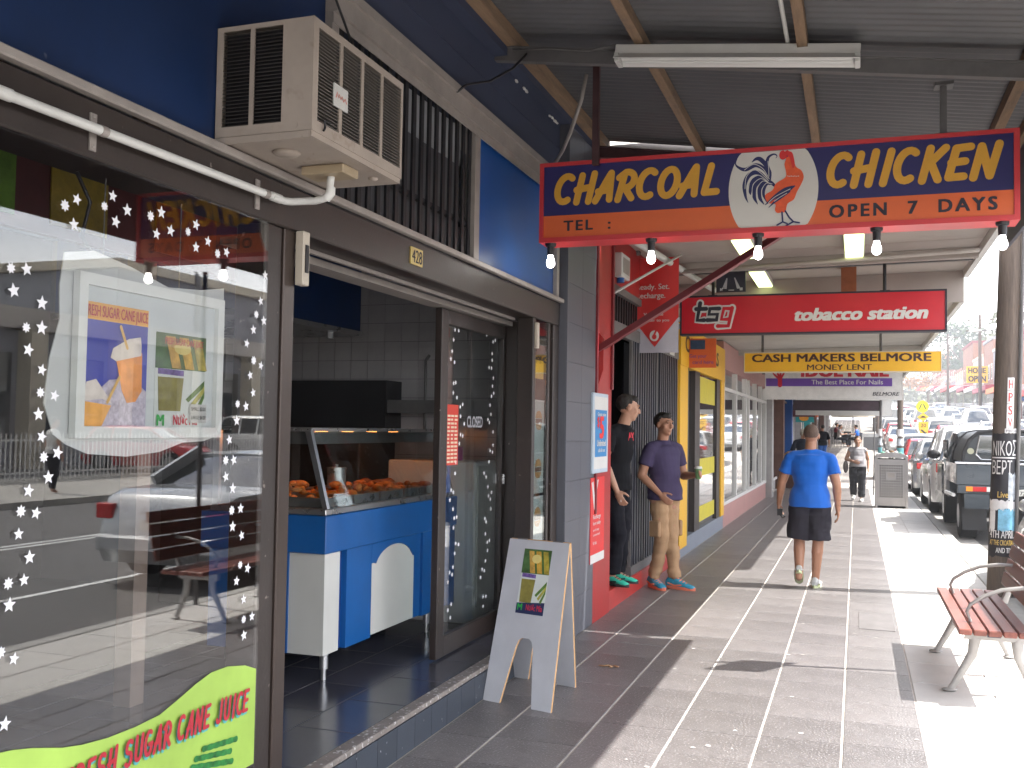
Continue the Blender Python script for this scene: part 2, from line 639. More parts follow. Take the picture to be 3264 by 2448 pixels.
# ================================================================== materials used below
m_tile = M('dark_paving', (0.150, 0.138, 0.138), rough=0.34, var=0.22, scale=2.2, bump=0.35, bscale=90, rnd=0.16,
           speck=((0.30, 0.29, 0.29), 85, 0.60), dirt=((0.072, 0.068, 0.07), 2.6, 0.56))
m_grout = M('pale_grout', (0.50, 0.46, 0.42), rough=0.85, var=0.12, scale=20)
m_paver = M('glare_pale_paver', (0.56, 0.54, 0.51), rough=0.75, var=0.08, scale=4, bump=0.1, bscale=80, rnd=0.05,
            speck=((0.34, 0.33, 0.32), 220, 0.64))  # pale tone puts the glare towards the kerb into the paving colour
m_kerb = M('kerb_concrete', (0.38, 0.37, 0.35), rough=0.8, var=0.12, scale=6, bump=0.15)
m_road = M('asphalt', (0.105, 0.10, 0.098), rough=0.8, var=0.15, scale=1.3, bump=0.3, bscale=140,
           speck=((0.2, 0.19, 0.18), 180, 0.62))
m_line = M('road_paint', (0.72, 0.72, 0.70), rough=0.6, var=0.15, scale=9)
m_earth = M('earth', (0.16, 0.15, 0.11), rough=0.95, var=0.25, scale=0.4)
m_brown = M('brown_timber_paint', (0.024, 0.0165, 0.014), rough=0.42, var=0.2, scale=3, bump=0.08, spec=0.5, dirt=((0.05, 0.04, 0.036), 3.5, 0.60), speck=((0.2, 0.17, 0.15), 30, 0.72))
m_alu = M('aged_cream_aluminium', (0.30, 0.27, 0.25), rough=0.45, var=0.14, scale=7, metal=0.2)
m_navy = M('navy_panel', (0.006, 0.021, 0.075), rough=0.5, var=0.22, scale=1.6, spec=0.3, dirt=((0.02, 0.025, 0.04), 1.5, 0.62), speck=((0.3, 0.3, 0.32), 9, 0.74))
m_bluep = M('bright_blue_panel', (0.008, 0.070, 0.27), rough=0.38, var=0.20, scale=1.0, spec=0.4)
m_slate = M('slate_blue_wall', (0.034, 0.043, 0.080), rough=0.75, var=0.15, scale=1.5, bump=0.12, bscale=30)
m_pil = M('grey_tiled_pilaster', (0.085, 0.088, 0.105), rough=0.45, var=0.08, scale=2, bump=0.03)
m_black = M('black_metal', (0.012, 0.012, 0.015), rough=0.45, var=0.1, scale=6)
m_galv = M('weathered_roof_iron', (0.115, 0.115, 0.12), rough=0.55, metal=0.25, var=0.18, scale=0.9, bump=0.05,
           dirt=((0.07, 0.065, 0.065), 2.2, 0.62))
m_purlin = M('purlin_timber', (0.22, 0.145, 0.09), rough=0.8, var=0.30, scale=4, stretch=(6, 0.7, 6), bump=0.3, bscale=25,
             dirt=((0.10, 0.08, 0.07), 2.0, 0.55))
m_steel = M('grey_painted_steel', (0.11, 0.105, 0.105), rough=0.55, var=0.2, scale=6, dirt=((0.16, 0.06, 0.03), 9, 0.68))
m_white = M('white_paint', (0.62, 0.61, 0.59), rough=0.5, var=0.05, scale=4)
m_wplas = M('white_plastic', (0.55, 0.55, 0.53), rough=0.4, var=0.05, scale=10)
m_red = M('red_paint', (0.34, 0.022, 0.020), rough=0.45, var=0.12, scale=2.5, bump=0.04, dirt=((0.28, 0.03, 0.02), 3, 0.62))
m_redd = M('deep_red_steel', (0.17, 0.014, 0.020), rough=0.45, var=0.15, scale=5)
m_redk = M('maroon_black_steel', (0.045, 0.018, 0.02), rough=0.5, var=0.3, scale=8, dirt=((0.2, 0.02, 0.02), 5, 0.62))
m_ss = M('stainless_steel', (0.52, 0.52, 0.53), rough=0.28, metal=0.9, var=0.06, scale=8)
m_cream = M('cream_boards', (0.36, 0.32, 0.29), rough=0.7, var=0.1, scale=1.4, bump=0.05, dirt=((0.24, 0.2, 0.18), 1.2, 0.62))
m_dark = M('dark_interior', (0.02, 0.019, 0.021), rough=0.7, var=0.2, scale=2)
m_glass = glass('window_glass', (0.90, 0.905, 0.90), boost=1.2, base=0.01)
m_dglass = glass('door_glass', (0.82, 0.85, 0.85), boost=0.9, base=0.0)
m_yellow = M('yellow_sign_paint', (0.72, 0.40, 0.02), rough=0.5, var=0.06, scale=3)
m_ink = M('dark_print', (0.02, 0.018, 0.03), rough=0.6, var=0.05)
m_purple = M('purple_print', (0.13, 0.05, 0.30), rough=0.5, var=0.05)


def geom_strip(mb, xs, ys, zf, off):
    """sheet on the street profile"""
    o = len(mb.v)
    for y in ys:
        for x in xs:
            mb.v.append((x, y, zf(x, y) + off))
    n = len(xs)
    for j in range(len(ys) - 1):
        for i in range(n - 1):
            a = o + j * n + i
            mb.f.append((a, a + 1, a + 1 + n, a + n))


YS = [-60, -30, -10, 0, 10, 20, 30, 34, 38, 42, 46, 50, 55, 60, 65, 75, 100, 150, 200, 260, 420]
hz = lambda x, y: H(y)
mb = MB(); geom_strip(mb, [-400, -60, -8, 40, 120, 500], [-400] + YS + [900], hz, -0.20)
struct('ground', mb, m_earth)
KX = 1.45
mb = MB(); geom_strip(mb, [KX, 4, 7, 9, 11.2], YS, hz, -0.13)
road = struct('road', mb, m_road)
# pavement slab (grout bed) with the tiles laid on it
mb = MB()
for a, b in zip(YS[:-1], YS[1:]):
    mb.hexa([(-9.0, a, H(a) - 0.19), (KX - 0.15, a, H(a) - 0.19), (KX - 0.15, b, H(b) - 0.19), (-9.0, b, H(b) - 0.19)],
            [(-9.0, a, H(a) - 0.004), (KX - 0.15, a, H(a) - 0.004), (KX - 0.15, b, H(b) - 0.004), (-9.0, b, H(b) - 0.004)])
pave = struct('pavement', mb, m_grout)


def tilemesh(name, w, l, h, bev=0.0025):
    m = MB()
    a, b = w / 2, l / 2
    m.v = [(-a, -b, -h), (a, -b, -h), (a, b, -h), (-a, b, -h),
           (-a, -b, -bev), (a, -b, -bev), (a, b, -bev), (-a, b, -bev),
           (-a + bev, -b + bev, 0), (a - bev, -b + bev, 0), (a - bev, b - bev, 0), (-a + bev, b - bev, 0)]
    m.f = [(8, 9, 10, 11), (4, 5, 9, 8), (5, 6, 10, 9), (6, 7, 11, 10), (7, 4, 8, 11),
           (0, 1, 5, 4), (1, 2, 6, 5), (2, 3, 7, 6), (3, 0, 4, 7)]
    me = mesh_of(name, m)
    fixn(me)
    return me


CX = [-2.08, -1.776, -1.334, -0.913, -0.481, -0.069, 0.335]
LX = [0.335, 0.80, 1.30]
PIT = 0.415
tm = {}
far = MB()
farp = MB()
cnt = 0
rr = random.Random(3)
for ci in range(6):
    w = CX[ci + 1] - CX[ci] - 0.013
    me = tilemesh('tile', w, PIT - 0.003, 0.02, 0.0015)
    me.materials.append(m_tile)
    yy = -3.0 + 0.04 * ci
    while yy < 112:
        yc = yy + PIT / 2
        cx = (CX[ci] + CX[ci + 1]) / 2
        if 3.1 < yc < 16.9:
            o = link('tile', me, None, pave)
            o.location = (cx, yc, 0.0 + rr.uniform(-0.0006, 0.0006))
            o.rotation_euler = (rr.uniform(-0.001, 0.001), rr.uniform(-0.0012, 0.0012), 0)
            cnt += 1
        else:
            z = H(yc)
            far.box(cx - w / 2, cx + w / 2, yc - PIT / 2 + 0.0012, yc + PIT / 2 - 0.0012, z - 0.02, z + 0.0002)
        yy += PIT
for ci in range(2):
    w = LX[ci + 1] - LX[ci] - 0.008
    me = tilemesh('paver', w, 0.59, 0.02)
    me.materials.append(m_paver)
    yy = -3.2 + 0.3 * ci
    while yy < 112:
        yc = yy + 0.3
        cx = (LX[ci] + LX[ci + 1]) / 2
        if 3.6 < yc < 20:
            o = link('paver', me, None, pave)
            o.location = (cx, yc, rr.uniform(-0.0008, 0.0008))
            cnt += 1
        else:
            z = H(yc)
            farp.box(cx - w / 2, cx + w / 2, yc - 0.296, yc + 0.296, z - 0.02, z + 0.0002)
        yy += 0.6
p = part('tile', far, m_tile, pave); p['kind'] = 'stuff'
p = part('paver', farp, m_paver, pave); p['kind'] = 'stuff'
fs = MB(); geom_strip(fs, [-2.08, 1.3], [112, 150, 200, 260, 420], hz, 0.002)
struct('far_pavement', fs, m_tile)
# kerb stones
kerb = MB()
kerb_root = None
kb = MB()
for a, b in zip(YS[:-1], YS[1:]):
    kb.hexa([(KX - 0.14, a, H(a) - 0.19), (KX - 0.01, a, H(a) - 0.19), (KX - 0.01, b, H(b) - 0.19), (KX - 0.14, b, H(b) - 0.19)],
            [(KX - 0.14, a, H(a) - 0.02), (KX - 0.01, a, H(a) - 0.02), (KX - 0.01, b, H(b) - 0.02), (KX - 0.14, b, H(b) - 0.02)])
kerb_root = struct('kerb', kb, m_kerb)
kme = tilemesh('kerb_stone', 0.145, 1.19, 0.04, 0.008)
kme.materials.append(m_kerb)
yy = 1.0
while yy < 30:
    o = link('kerb_stone', kme, None, kerb_root)
    o.location = (KX - 0.0725, yy + 0.6, 0.003)
    yy += 1.2
gut = MB(); geom_strip(gut, [KX, KX + 0.4], YS, hz, -0.122)
struct('gutter', gut, M('gutter_concrete', (0.34, 0.325, 0.3), rough=0.8, var=0.15, scale=3, bump=0.1))
# painted lines as children of the road
ln = MB()
for a, b in zip(YS[3:-1], YS[4:]):
    for x0 in (6.45, 6.68):
        ln.add([(x0, a, H(a) - 0.124), (x0 + 0.1, a, H(a) - 0.124), (x0 + 0.1, b, H(b) - 0.124), (x0, b, H(b) - 0.124)], [(0, 1, 2, 3)])
part('centre_line', ln, m_line, road)
for k in range(30):
    y0 = -6 + k * 6.4
    ln = MB()
    ln.add([(3.42, y0, H(y0) - 0.124), (3.52, y0, H(y0) - 0.124), (3.52, y0 + 4.6, H(y0 + 4.6) - 0.124), (3.42, y0 + 4.6, H(y0 + 4.6) - 0.124)], [(0, 1, 2, 3)])
    part('bay_line', ln, m_line, road)
for k in range(6):
    ln = MB()
    x0 = 1.9 + k * 1.5
    z = H(52) - 0.118
    ln.add([(x0, 50.5, H(50.5) - 0.118), (x0 + 0.7, 50.5, H(50.5) - 0.118), (x0 + 0.7, 54, H(54) - 0.118), (x0, 54, H(54) - 0.118)], [(0, 1, 2, 3)])
    part('crossing_stripe', ln, m_line, road)
# far side
mb = MB()
for a, b in zip(YS[:-1], YS[1:]):
    mb.hexa([(11.2, a, H(a) - 0.2), (15.6, a, H(a) - 0.2), (15.6, b, H(b) - 0.2), (11.2, b, H(b) - 0.2)],
            [(11.2, a, H(a)), (15.6, a, H(a)), (15.6, b, H(b)), (11.2, b, H(b))])
struct('opposite_pavement', mb, M('opposite_concrete', (0.36, 0.34, 0.31), rough=0.8, var=0.15, scale=0.8, bump=0.1))
mb = MB()
mb.hexa([(15.6, -20, -0.2), (60, -20, -0.2), (60, 62, -0.2), (15.6, 62, -0.2)], [(15.6, -20, 0.0), (60, -20, 0.0), (60, 62, 0.01), (15.6, 62, 0.01)])
struct('car_park_ground', mb, M('car_park_asphalt', (0.17, 0.165, 0.155), rough=0.85, var=0.2, scale=0.5))

# ================================================================== take-away shop (number 428)
FX = -2.10            # frame plane
FZ = 0.185            # shop floor height
shop = thing('takeaway_shop', 'blue and brown takeaway shop numbered 428 with its door slid open', 'shop', (-3.0, 4.0, 0))

# raised floor and step
mb = MB(); mb.box(-7.0, -2.085, -1.5, 7.2, 0.0, FZ - 0.012)
part('floor_slab', mb, M('floor_bed', (0.10, 0.10, 0.11), rough=0.8), shop)
m_ftile = M('shop_floor_tile', (0.060, 0.060, 0.075), rough=0.20, var=0.2, scale=3, rnd=0.12, spec=0.5, dirt=((0.12, 0.11, 0.11), 2.5, 0.62))
fme = tilemesh('tile', 0.325, 0.495, 0.012, 0.0018)
fme.materials.append(m_ftile)
floor_part = bpy.data.objects['floor_slab']
for i in range(6):
    for j in range(9):
        cx = -2.155 - 0.165 - i * 0.33
        cy = 3.15 + 0.25 + j * 0.5 - (0.25 if i % 2 else 0)
        o = link('tile', fme, None, floor_part)
        o.location = Vector((cx, cy, FZ)) - wloc(floor_part)
nose = MB(); nose.box(-2.155, -2.078, 3.35, 6.62, FZ - 0.025, FZ + 0.003)
part('step_nosing', nose, M('worn_nosing', (0.20, 0.175, 0.16), rough=0.5, var=0.3, scale=14, speck=((0.55, 0.54, 0.52), 40, 0.60)), shop, bevel=0.004)
m_riser = M('step_riser_tile', (0.040, 0.048, 0.062), rough=0.4, var=0.12, scale=8, rnd=0.08, speck=((0.45, 0.46, 0.48), 24, 0.70))
for k in range(17):
    mb = MB(); y0 = 3.36 + k * 0.205
    mb.box(-2.086, -2.074, y0, y0 + 0.202, 0.004, FZ - 0.026)
    part('tile', mb, m_riser, floor_part)
# wall under the window
mb = MB(); mb.box(-2.25, -2.085, -1.5, 3.23, 0.0, 0.30)
part('stall_riser', mb, m_riser, shop)

# brown frame: head beam, mullions
FB, FT = 2.365, 2.535
mb = MB(); mb.box(-2.30, FX, -1.5, 7.12, FB, FT)
part('head_beam', mb, m_brown, shop, bevel=0.006)
mb = MB(); mb.box(-2.10, -2.065, -1.5, 7.12, FT + 0.002, FT + 0.032)
part('ledge_trim', mb, m_alu, shop, bevel=0.004)
mb = MB(); mb.box(-2.24, FX - 0.002, 3.335, 3.415, FZ, FB - 0.002)
part('door_post', mb, M('bronze_frame', (0.055, 0.040, 0.034), rough=0.32, metal=0.35, var=0.1, scale=5), shop, bevel=0.004)
mb = MB(); mb.box(-2.24, FX - 0.012, 3.215, 3.333, FZ, FB - 0.002)
part('mullion', mb, m_brown, shop, bevel=0.004)
for (y0, y1) in ((6.50, 6.56), (6.86, 6.90), (6.98, 7.12)):
    mb = MB(); mb.box(-2.22, FX - 0.004, y0, y1, 0.0 if y0 > 6.9 else FZ, FB - 0.002)
    part('mullion', mb, m_brown, shop, bevel=0.004)
mb = MB(); mb.box(-2.20, FX - 0.006, 6.56, 6.98, 0.0, 0.42)
part('stall_riser', mb, m_brown, shop)
mb = MB(); mb.box(-2.44, -2.225, 6.74, 6.78, FZ, FB - 0.002)
part('reveal_panel', mb, m_brown, shop)
# white door track
mb = MB(); mb.box(-2.46, -2.34, 3.42, 6.74, 2.33, 2.362); mb.box(-2.26, -2.24, 3.42, 6.5, 2.345, 2.363)
part('door_track', mb, m_alu, shop)
# sensor
t = thing('door_chime', 'small cream door chime box high on the post left of the doorway', 'door chime', (-2.09, 3.43, 2.16))
mb = MB(); mb.box(-2.098, -2.06, 3.405, 3.455, 2.15, 2.365)
part('casing', mb, M('cream_plastic', (0.46, 0.41, 0.34), rough=0.4, var=0.06), t, bevel=0.004)
mb = MB(); mb.box(-2.062, -2.055, 3.418, 3.44, 2.20, 2.31)
part('lens', mb, m_black, t)
t = thing('door_chime', 'cream door chime box on the frame beside the narrow menu window', 'door chime', (-2.09, 6.53, 2.15))
mb = MB(); mb.box(-2.102, -2.075, 6.51, 6.55, 2.15, 2.33)
part('casing', mb, MATS['cream_plastic'], t, bevel=0.004)
# house number
mb = MB(); mb.box(-2.1, -2.092, 4.47, 4.61, 2.41, 2.495)
num = part('number_plate', mb, M('brass_plate', (0.55, 0.42, 0.15), rough=0.4, var=0.1), shop)
mb = MB(); put_text(mb, '428', (-2.092, 4.481, 2.42), (0, 1, 0), (0, 0, 1), 0, 0, w=0.118, h=0.064, bold=0.02)
part('numerals', mb, m_ink, num)

# ---- display window (left)
win = thing('display_window', 'large shop window edged with white star stickers above a green juice decal', 'window', (-2.1, 1.5, 0.3))
mb = MB(); mb.box(-2.108, -2.10, -1.5, 3.22, 0.30, FB - 0.004)
part('pane', mb, m_glass, win)
mb = MB(); mb.box(-2.18, -2.095, -1.5, 3.212, 0.298, 0.34)
part('sill', mb, m_brown, win)


def star_mesh(n, R):
    m = MB()
    pts = []
    for k in range(n * 2):
        a = pi / 2 + pi * k / n
        r = R if k % 2 == 0 else R * (0.45 if n == 5 else 0.58)
        pts.append((0.0, r * cos(a), r * sin(a)))
    m.v = pts + [(-0.0008, p[1], p[2]) for p in pts]
    q = len(pts)
    m.f = [tuple(range(q)), tuple(range(q, 2 * q))[::-1]] + [(i, i + q, (i + 1) % q + q, (i + 1) % q) for i in range(q)]
    me = mesh_of('star_sticker', m)
    fixn(me)
    me.materials.append(M('white_sticker', (0.75, 0.75, 0.78), rough=0.6, var=0.03))
    return me


s5, s8 = star_mesh(5, 0.019), star_mesh(8, 0.0165)
for (y, z, n) in WINDOW_STARS:
    o = link('star_sticker', s5 if n == 5 else s8, None, win)
    o.location = Vector((-2.0985, y, z)) - wloc(win)
    o.rotation_euler = (rr.uniform(-0.3, 0.3), 0, 0)
    sc = rr.uniform(0.9, 1.12)
    o.scale = (1, sc, sc)
# green decal
G = [(2.034, 0.738), (2.085, 0.732), (2.153, 0.717), (2.261, 0.686), (2.337, 0.672), (2.442, 0.662), (2.563, 0.661),
     (2.674, 0.668), (2.771, 0.696), (2.853, 0.722), (2.939, 0.742), (3.031, 0.742), (3.14, 0.722), (3.210, 0.695)]
G = [(y, z) for y, z in [(1.6, 0.70), (1.8, 0.735)] + G]
mb = MB(); mb.prism([(-1.0, 0.35), (3.210, 0.35)] + G[::-1] + [(1.2, 0.60), (-1.0, 0.55)], (-2.0995, 0, 0), (0, 1, 0), (0, 0, 1), 0.001)
dec = part('green_decal', mb, M('lime_print', (0.33, 0.50, 0.09), rough=0.5, var=0.20, scale=2.2), win)


mb = MB(); put_brush(mb, 'FRESH SUGAR CANE JUICE', (-2.0975, 0, 0), (0, 1, 0), (0, 0, 1), 2.255, 0.538, 0.90, 0.078, 0.0135, 0.15,
                     warp=lambda a, b: (a + 0.004, b + 0.022 * sin((a - 2.25) * 2.6) - 0.006))
part('lettering', mb, M('aqua_print', (0.08, 0.38, 0.36), rough=0.5), dec)
mb = MB(); put_brush(mb, 'FRESH SUGAR CANE JUICE', (-2.090, 0, 0), (0, 1, 0), (0, 0, 1), 2.255, 0.543, 0.90, 0.078, 0.0135, 0.15,
                     warp=lambda a, b: (a, b + 0.022 * sin((a - 2.25) * 2.6)))
part('lettering', mb, M('crimson_print', (0.40, 0.02, 0.035), rough=0.5), dec)
mb = MB()
mg = M('cane_print', (0.02, 0.17, 0.035), rough=0.5, var=0.6, scale=25)
for k, (ya, za, yb_, zb_) in enumerate(((2.86, 0.472, 3.06, 0.440), (2.84, 0.450, 3.07, 0.402), (2.85, 0.426, 3.02, 0.362), (2.90, 0.494, 3.09, 0.474))):
    for j in range(5):
        f0, f1 = j / 5 + 0.012, (j + 1) / 5 - 0.012
        mb.ribbon([(ya + (yb_ - ya) * f0, za + (zb_ - za) * f0), (ya + (yb_ - ya) * (f0 + f1) / 2, za + (zb_ - za) * (f0 + f1) / 2), (ya + (yb_ - ya) * f1, za + (zb_ - za) * f1)], [0.022, 0.018, 0.022], (-2.0965, 0, 0), (0, 1, 0), (0, 0, 1))
part('cane_picture', mb, mg, dec)

# ---- panels above the ledge
PZ0, PZ1 = FT + 0.034, 3.345
mb = MB(); mb.box(-2.16, -2.125, -1.5, 3.64, PZ0, PZ1 + 0.25)
part('navy_panel', mb, m_navy, shop)
mb = MB(); mb.box(-2.16, -2.120, 5.415, 7.0, PZ0, 3.38)
part('blue_panel', mb, m_bluep, shop)
mb = MB()
mb.box(-2.15, -2.09, 3.64, 3.70, PZ0, 3.345)
mb.box(-2.15, -2.09, 5.315, 5.395, PZ0, 3.345)
mb.box(-2.15, -2.09, 7.0, 7.06, PZ0, 3.345)
part('transom_post', mb, m_alu, shop)
mb = MB(); mb.box(-2.15, -2.07, 3.64, 7.06, 3.347, 3.47); mb.box(-2.07, -2.055, 3.64, 7.06, 3.43, 3.475)
mb.box(-2.093, -2.085, 3.64, 7.06, 3.30, 3.345)
part('head_trim', mb, m_alu, shop)
# barred transom window
bw = thing('barred_window', 'high transom window behind dark vertical security bars beside the air conditioner', 'window', (-2.12, 4.5, PZ0))
mb = MB(); mb.box(-2.20, -2.19, 3.70, 5.315, PZ0, 3.345)
part('pane', mb, M('dusty_grey_pane', (0.085, 0.09, 0.10), rough=0.35, var=0.25, scale=2), bw)
mb = MB(); mb.box(-2.189, -2.186, 3.70, 5.315, 3.12, 3.345)
part('pane_strip', mb, M('pale_pane_light', (0.34, 0.36, 0.38), rough=0.5, var=0.15, scale=3), bw)
for k in range(17):
    y0 = 3.745 + k * 0.0955
    mb = MB(); mb.box(-2.125, -2.112, y0, y0 + 0.034, PZ0, 3.34)
    part('bar', mb, m_black, bw)
mb = MB(); mb.box(-2.15, -2.126, 3.70, 5.315, 2.76, 2.785)
part('cross_rail', mb, m_black, bw)
# slate wall above
mb = MB(); mb.box(-2.30, -2.125, -1.5, 8.1, 3.476, 4.3)
part('upper_wall', mb, m_slate, shop)
mb = MB(); mb.box(-2.124, -2.118, -1.5, 8.1, 3.705, 3.712)
part('cover_strip', mb, m_slate, shop)
mb = MB(); mb.box(-2.124, -2.04, -1.5, 8.1, 3.90, 3.985)
mb2 = MB()
for k in range(26):
    y0 = rr.choice((2.2, 3.1, 3.9, 5.0, 5.5, 6.3, 7.0)) + rr.gauss(0, 0.18)
    s_ = rr.uniform(0.008, 0.02)
    mb2.ell((-2.118, y0, 3.885 + rr.uniform(-0.01, 0.01)), (0.01, s_ * 1.6, s_ * 0.6), 6, 4)
part('upper_batten', mb, m_slate, shop)
part('flaking_paint', mb2, m_white, shop)

# pilaster
pil = thing('grey_pilaster', 'dark grey tiled pilaster between the takeaway and the red shop', 'pilaster', (-2.15, 7.6, 0))
mb = MB(); mb.box(-2.4, -2.055, 7.14, 8.0, 0.0, 4.2)
core = part('core', mb, m_pil, pil)
for i in range(14):
    mb = MB(); z0 = 0.004 + i * 0.3
    mb.box(-2.056, -2.046, 7.142, 7.5705, z0, z0 + 0.2985); part('tile', mb, m_pil, core, bevel=0.001)
    mb = MB(); mb.box(-2.056, -2.046, 7.572, 7.998, z0, z0 + 0.2985); part('tile', mb, m_pil, core, bevel=0.001)

# ---- sliding door
dr = thing('sliding_door', 'brown framed glass sliding door with rows of white stars and a red notice', 'door', (-2.41, 6.1, FZ))
D0, D1, DZ0, DZ1 = 5.56, 6.73, FZ + 0.012, 2.325
mb = MB()
mb.box(-2.43, -2.385, D0, D0 + 0.11, DZ0, DZ1)
mb.box(-2.43, -2.385, D1 - 0.05, D1, DZ0, DZ1)
mb.box(-2.429, -2.386, D0 + 0.11, D1 - 0.05, DZ0, DZ0 + 0.12)
mb.box(-2.429, -2.386, D0 + 0.11, D1 - 0.05, DZ1 - 0.09, DZ1)
part('door_frame', mb, m_brown, dr, bevel=0.003)
mb = MB(); mb.box(-2.411, -2.404, D0 + 0.112, D1 - 0.052, DZ0 + 0.122, DZ1 - 0.092)
part('pane', mb, m_dglass, dr)
mb = MB(); mb.box(-2.386, -2.37, D1 - 0.035, D1 - 0.02, 1.2, 1.27)
part('lock', mb, m_ss, dr)
d5, d8 = star_mesh(5, 0.017), star_mesh(8, 0.015)
for (y, z, n) in DOOR_STARS:
    o = link('star_sticker', d5 if n == 5 else d8, None, dr)
    o.location = Vector((-2.4015, y, z)) - wloc(dr)
    o.rotation_euler = (rr.uniform(-0.3, 0.3), 0, 0)
mb = MB(); mb.box(-2.4035, -2.402, 5.70, 5.89, 1.36, 1.74)
nt_ = part('notice', mb, M('notice_red', (0.55, 0.05, 0.03), rough=0.6), dr)
mb = MB()
for i in range(13):
    for j in range(3):
        w_ = 0.045 if rr.random() < 0.8 else 0.03
        y0 = 5.712 + j * 0.058
        z0 = 1.375 + i * 0.024
        mb.box(-2.4018, -2.4008, y0, y0 + w_, z0, z0 + 0.012)
part('printed_box', mb, M('notice_cream', (0.7, 0.62, 0.45), rough=0.6), nt_)
mb = MB(); put_text(mb, 'CLOSED', (-2.395, 0, 0), (0, 1, 0), (0, 0, 1), 6.02, 1.60, w=0.28, h=0.07, bold=0.03)
part('lettering', mb, M('grey_print', (0.30, 0.30, 0.32), rough=0.6), dr)

# ---- narrow menu window
mw = thing('menu_window', 'narrow window with burger pictures and prices beside the grey pilaster', 'window', (-2.11, 6.7, 0.42))
mb = MB(); mb.box(-2.12, -2.113, 6.562, 6.858, 0.425, FB - 0.004)
part('pane', mb, m_dglass, mw)
for (z0, z1) in ((0.45, 1.12), (1.14, 1.80)):
    mb = MB(); mb.box(-2.14, -2.128, 6.60, 6.85, z0, z1)
    pc = part('menu_card', mb, M('menu_paper', (0.42, 0.46, 0.44), rough=0.5, var=0.1, scale=4), mw)
    mb = MB(); mb.box(-2.1275, -2.126, 6.60, 6.615, z0, z1); mb.box(-2.1275, -2.126, 6.60, 6.85, z1 - 0.012, z1)
    part('card_edge', mb, m_white, pc)
    for k, zz in enumerate((z0 + 0.16, z1 - 0.16)):
        mb = MB()
        mb.prism(arc(6.72, zz - 0.01, 0.07, 0.045, 180, 360, 8), (-2.127, 0, 0), (0, 1, 0), (0, 0, 1), 0.002)
        mb.prism(arc(6.72, zz + 0.03, 0.07, 0.055, 0, 180, 8), (-2.127, 0, 0), (0, 1, 0), (0, 0, 1), 0.002)
        part('bun_picture', mb, M('bun_print', (0.5, 0.25, 0.07), rough=0.5), pc)
        mb = MB(); mb.box(-2.127, -2.1245, 6.65, 6.79, zz - 0.005, zz + 0.025)
        part('patty_picture', mb, M('patty_print', (0.12, 0.05, 0.02), rough=0.5), pc)
mb = MB(); mb.box(-2.125, -2.122, 6.60, 6.80, 1.95, 2.08)
part('price_card', mb, m_yellow, mw)

# ---- interior
inn = MB()
inn.box(-7.1, -7.0, -1.5, 7.4, 0, 3.4)
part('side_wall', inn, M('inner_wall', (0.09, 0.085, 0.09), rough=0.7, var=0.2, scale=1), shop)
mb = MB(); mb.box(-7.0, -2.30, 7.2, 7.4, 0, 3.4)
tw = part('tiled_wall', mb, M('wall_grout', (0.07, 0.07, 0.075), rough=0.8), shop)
mb = MB(); mb.box(-7.1, -2.30, -1.6, -1.5, 0, 3.4)
part('side_wall', mb, MATS['inner_wall'], shop)
mb = MB(); mb.box(-7.0, -2.30, -1.5, 7.2, 3.25, 3.3)
part('ceiling', mb, M('inner_ceiling', (0.25, 0.25, 0.25), rough=0.8), shop)
m_wt = M('wall_tile', (0.38, 0.36, 0.37), rough=0.22, var=0.08, scale=5, rnd=0.06, spec=0.5)
wme = MB(); wme.box(-0.0735, 0.0735, -0.006, 0, -0.0735, 0.0735)
wmesh = mesh_of('tile', wme); fixn(wmesh); wmesh.materials.append(m_wt)
for i in range(18):
    for j in range(14):
        o = link('tile', wmesh, None, tw)
        o.location = Vector((-2.46 - i * 0.15, 7.2, 1.15 + j * 0.15)) - wloc(tw)
# hood
hd = thing('range_hood', 'dark blue extraction hood hanging over the cooking area', 'hood', (-4.1, 6.6, 2.24))
mb = MB(); mb.box(-5.4, -3.80, 5.6, 7.18, 2.36, 3.24)
part('canopy', mb, M('hood_blue', (0.006, 0.026, 0.105), rough=0.4, var=0.1), hd)
mb = MB(); mb.box(-5.4, -3.78, 5.58, 7.18, 2.32, 2.358)
part('steel_lip', mb, m_ss, hd)
mb = MB(); mb.cyl((-3.86, 6.8, 2.27), 0.03, 0.05, 10)
part('drip_cup', mb, m_ss, hd)
# cooker block and shelf
ck = thing('cooker', 'dark charcoal cooker cabinet standing against the tiled wall', 'cooker', (-3.9, 6.8, FZ))
mb = MB(); mb.box(-5.2, -3.45, 6.55, 7.15, FZ, 1.55)
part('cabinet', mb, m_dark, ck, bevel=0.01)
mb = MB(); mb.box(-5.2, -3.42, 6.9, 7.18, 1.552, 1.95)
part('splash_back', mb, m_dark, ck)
mb = MB(); mb.tube([(-3.2, 7.15, 1.5), (-3.2, 7.15, 2.12), (-3.17, 7.15, 2.16)], 0.012, 8)
part('gas_pipe', mb, m_steel, ck)
mb = MB(); mb.box(-3.42, -2.95, 6.95, 7.18, 1.72, 1.735); mb.box(-3.42, -2.95, 6.93, 6.945, 1.70, 1.80)
part('wire_shelf', mb, m_steel, ck)
# white bench fridge at the back right
fr_ = thing('chest_fridge', 'white fridge cabinet standing behind the sliding door', 'fridge', (-2.95, 6.95, FZ))
mb = MB(); mb.box(-3.3, -2.6, 6.72, 7.15, FZ, 1.35)
part('cabinet', mb, m_white, fr_, bevel=0.01)
mb = MB(); mb.box(-2.6, -2.585, 6.75, 7.12, FZ + 0.12, 1.32)
part('lid', mb, m_wplas, fr_)
jar = MB(); jar.cyl((-2.8, 6.85, 1.352), 0.045, 0.10, 12)
single('sauce_jar', jar, M('magenta_label', (0.3, 0.02, 0.16), rough=0.4), 'small jar with a magenta label on the white fridge', 'jar')
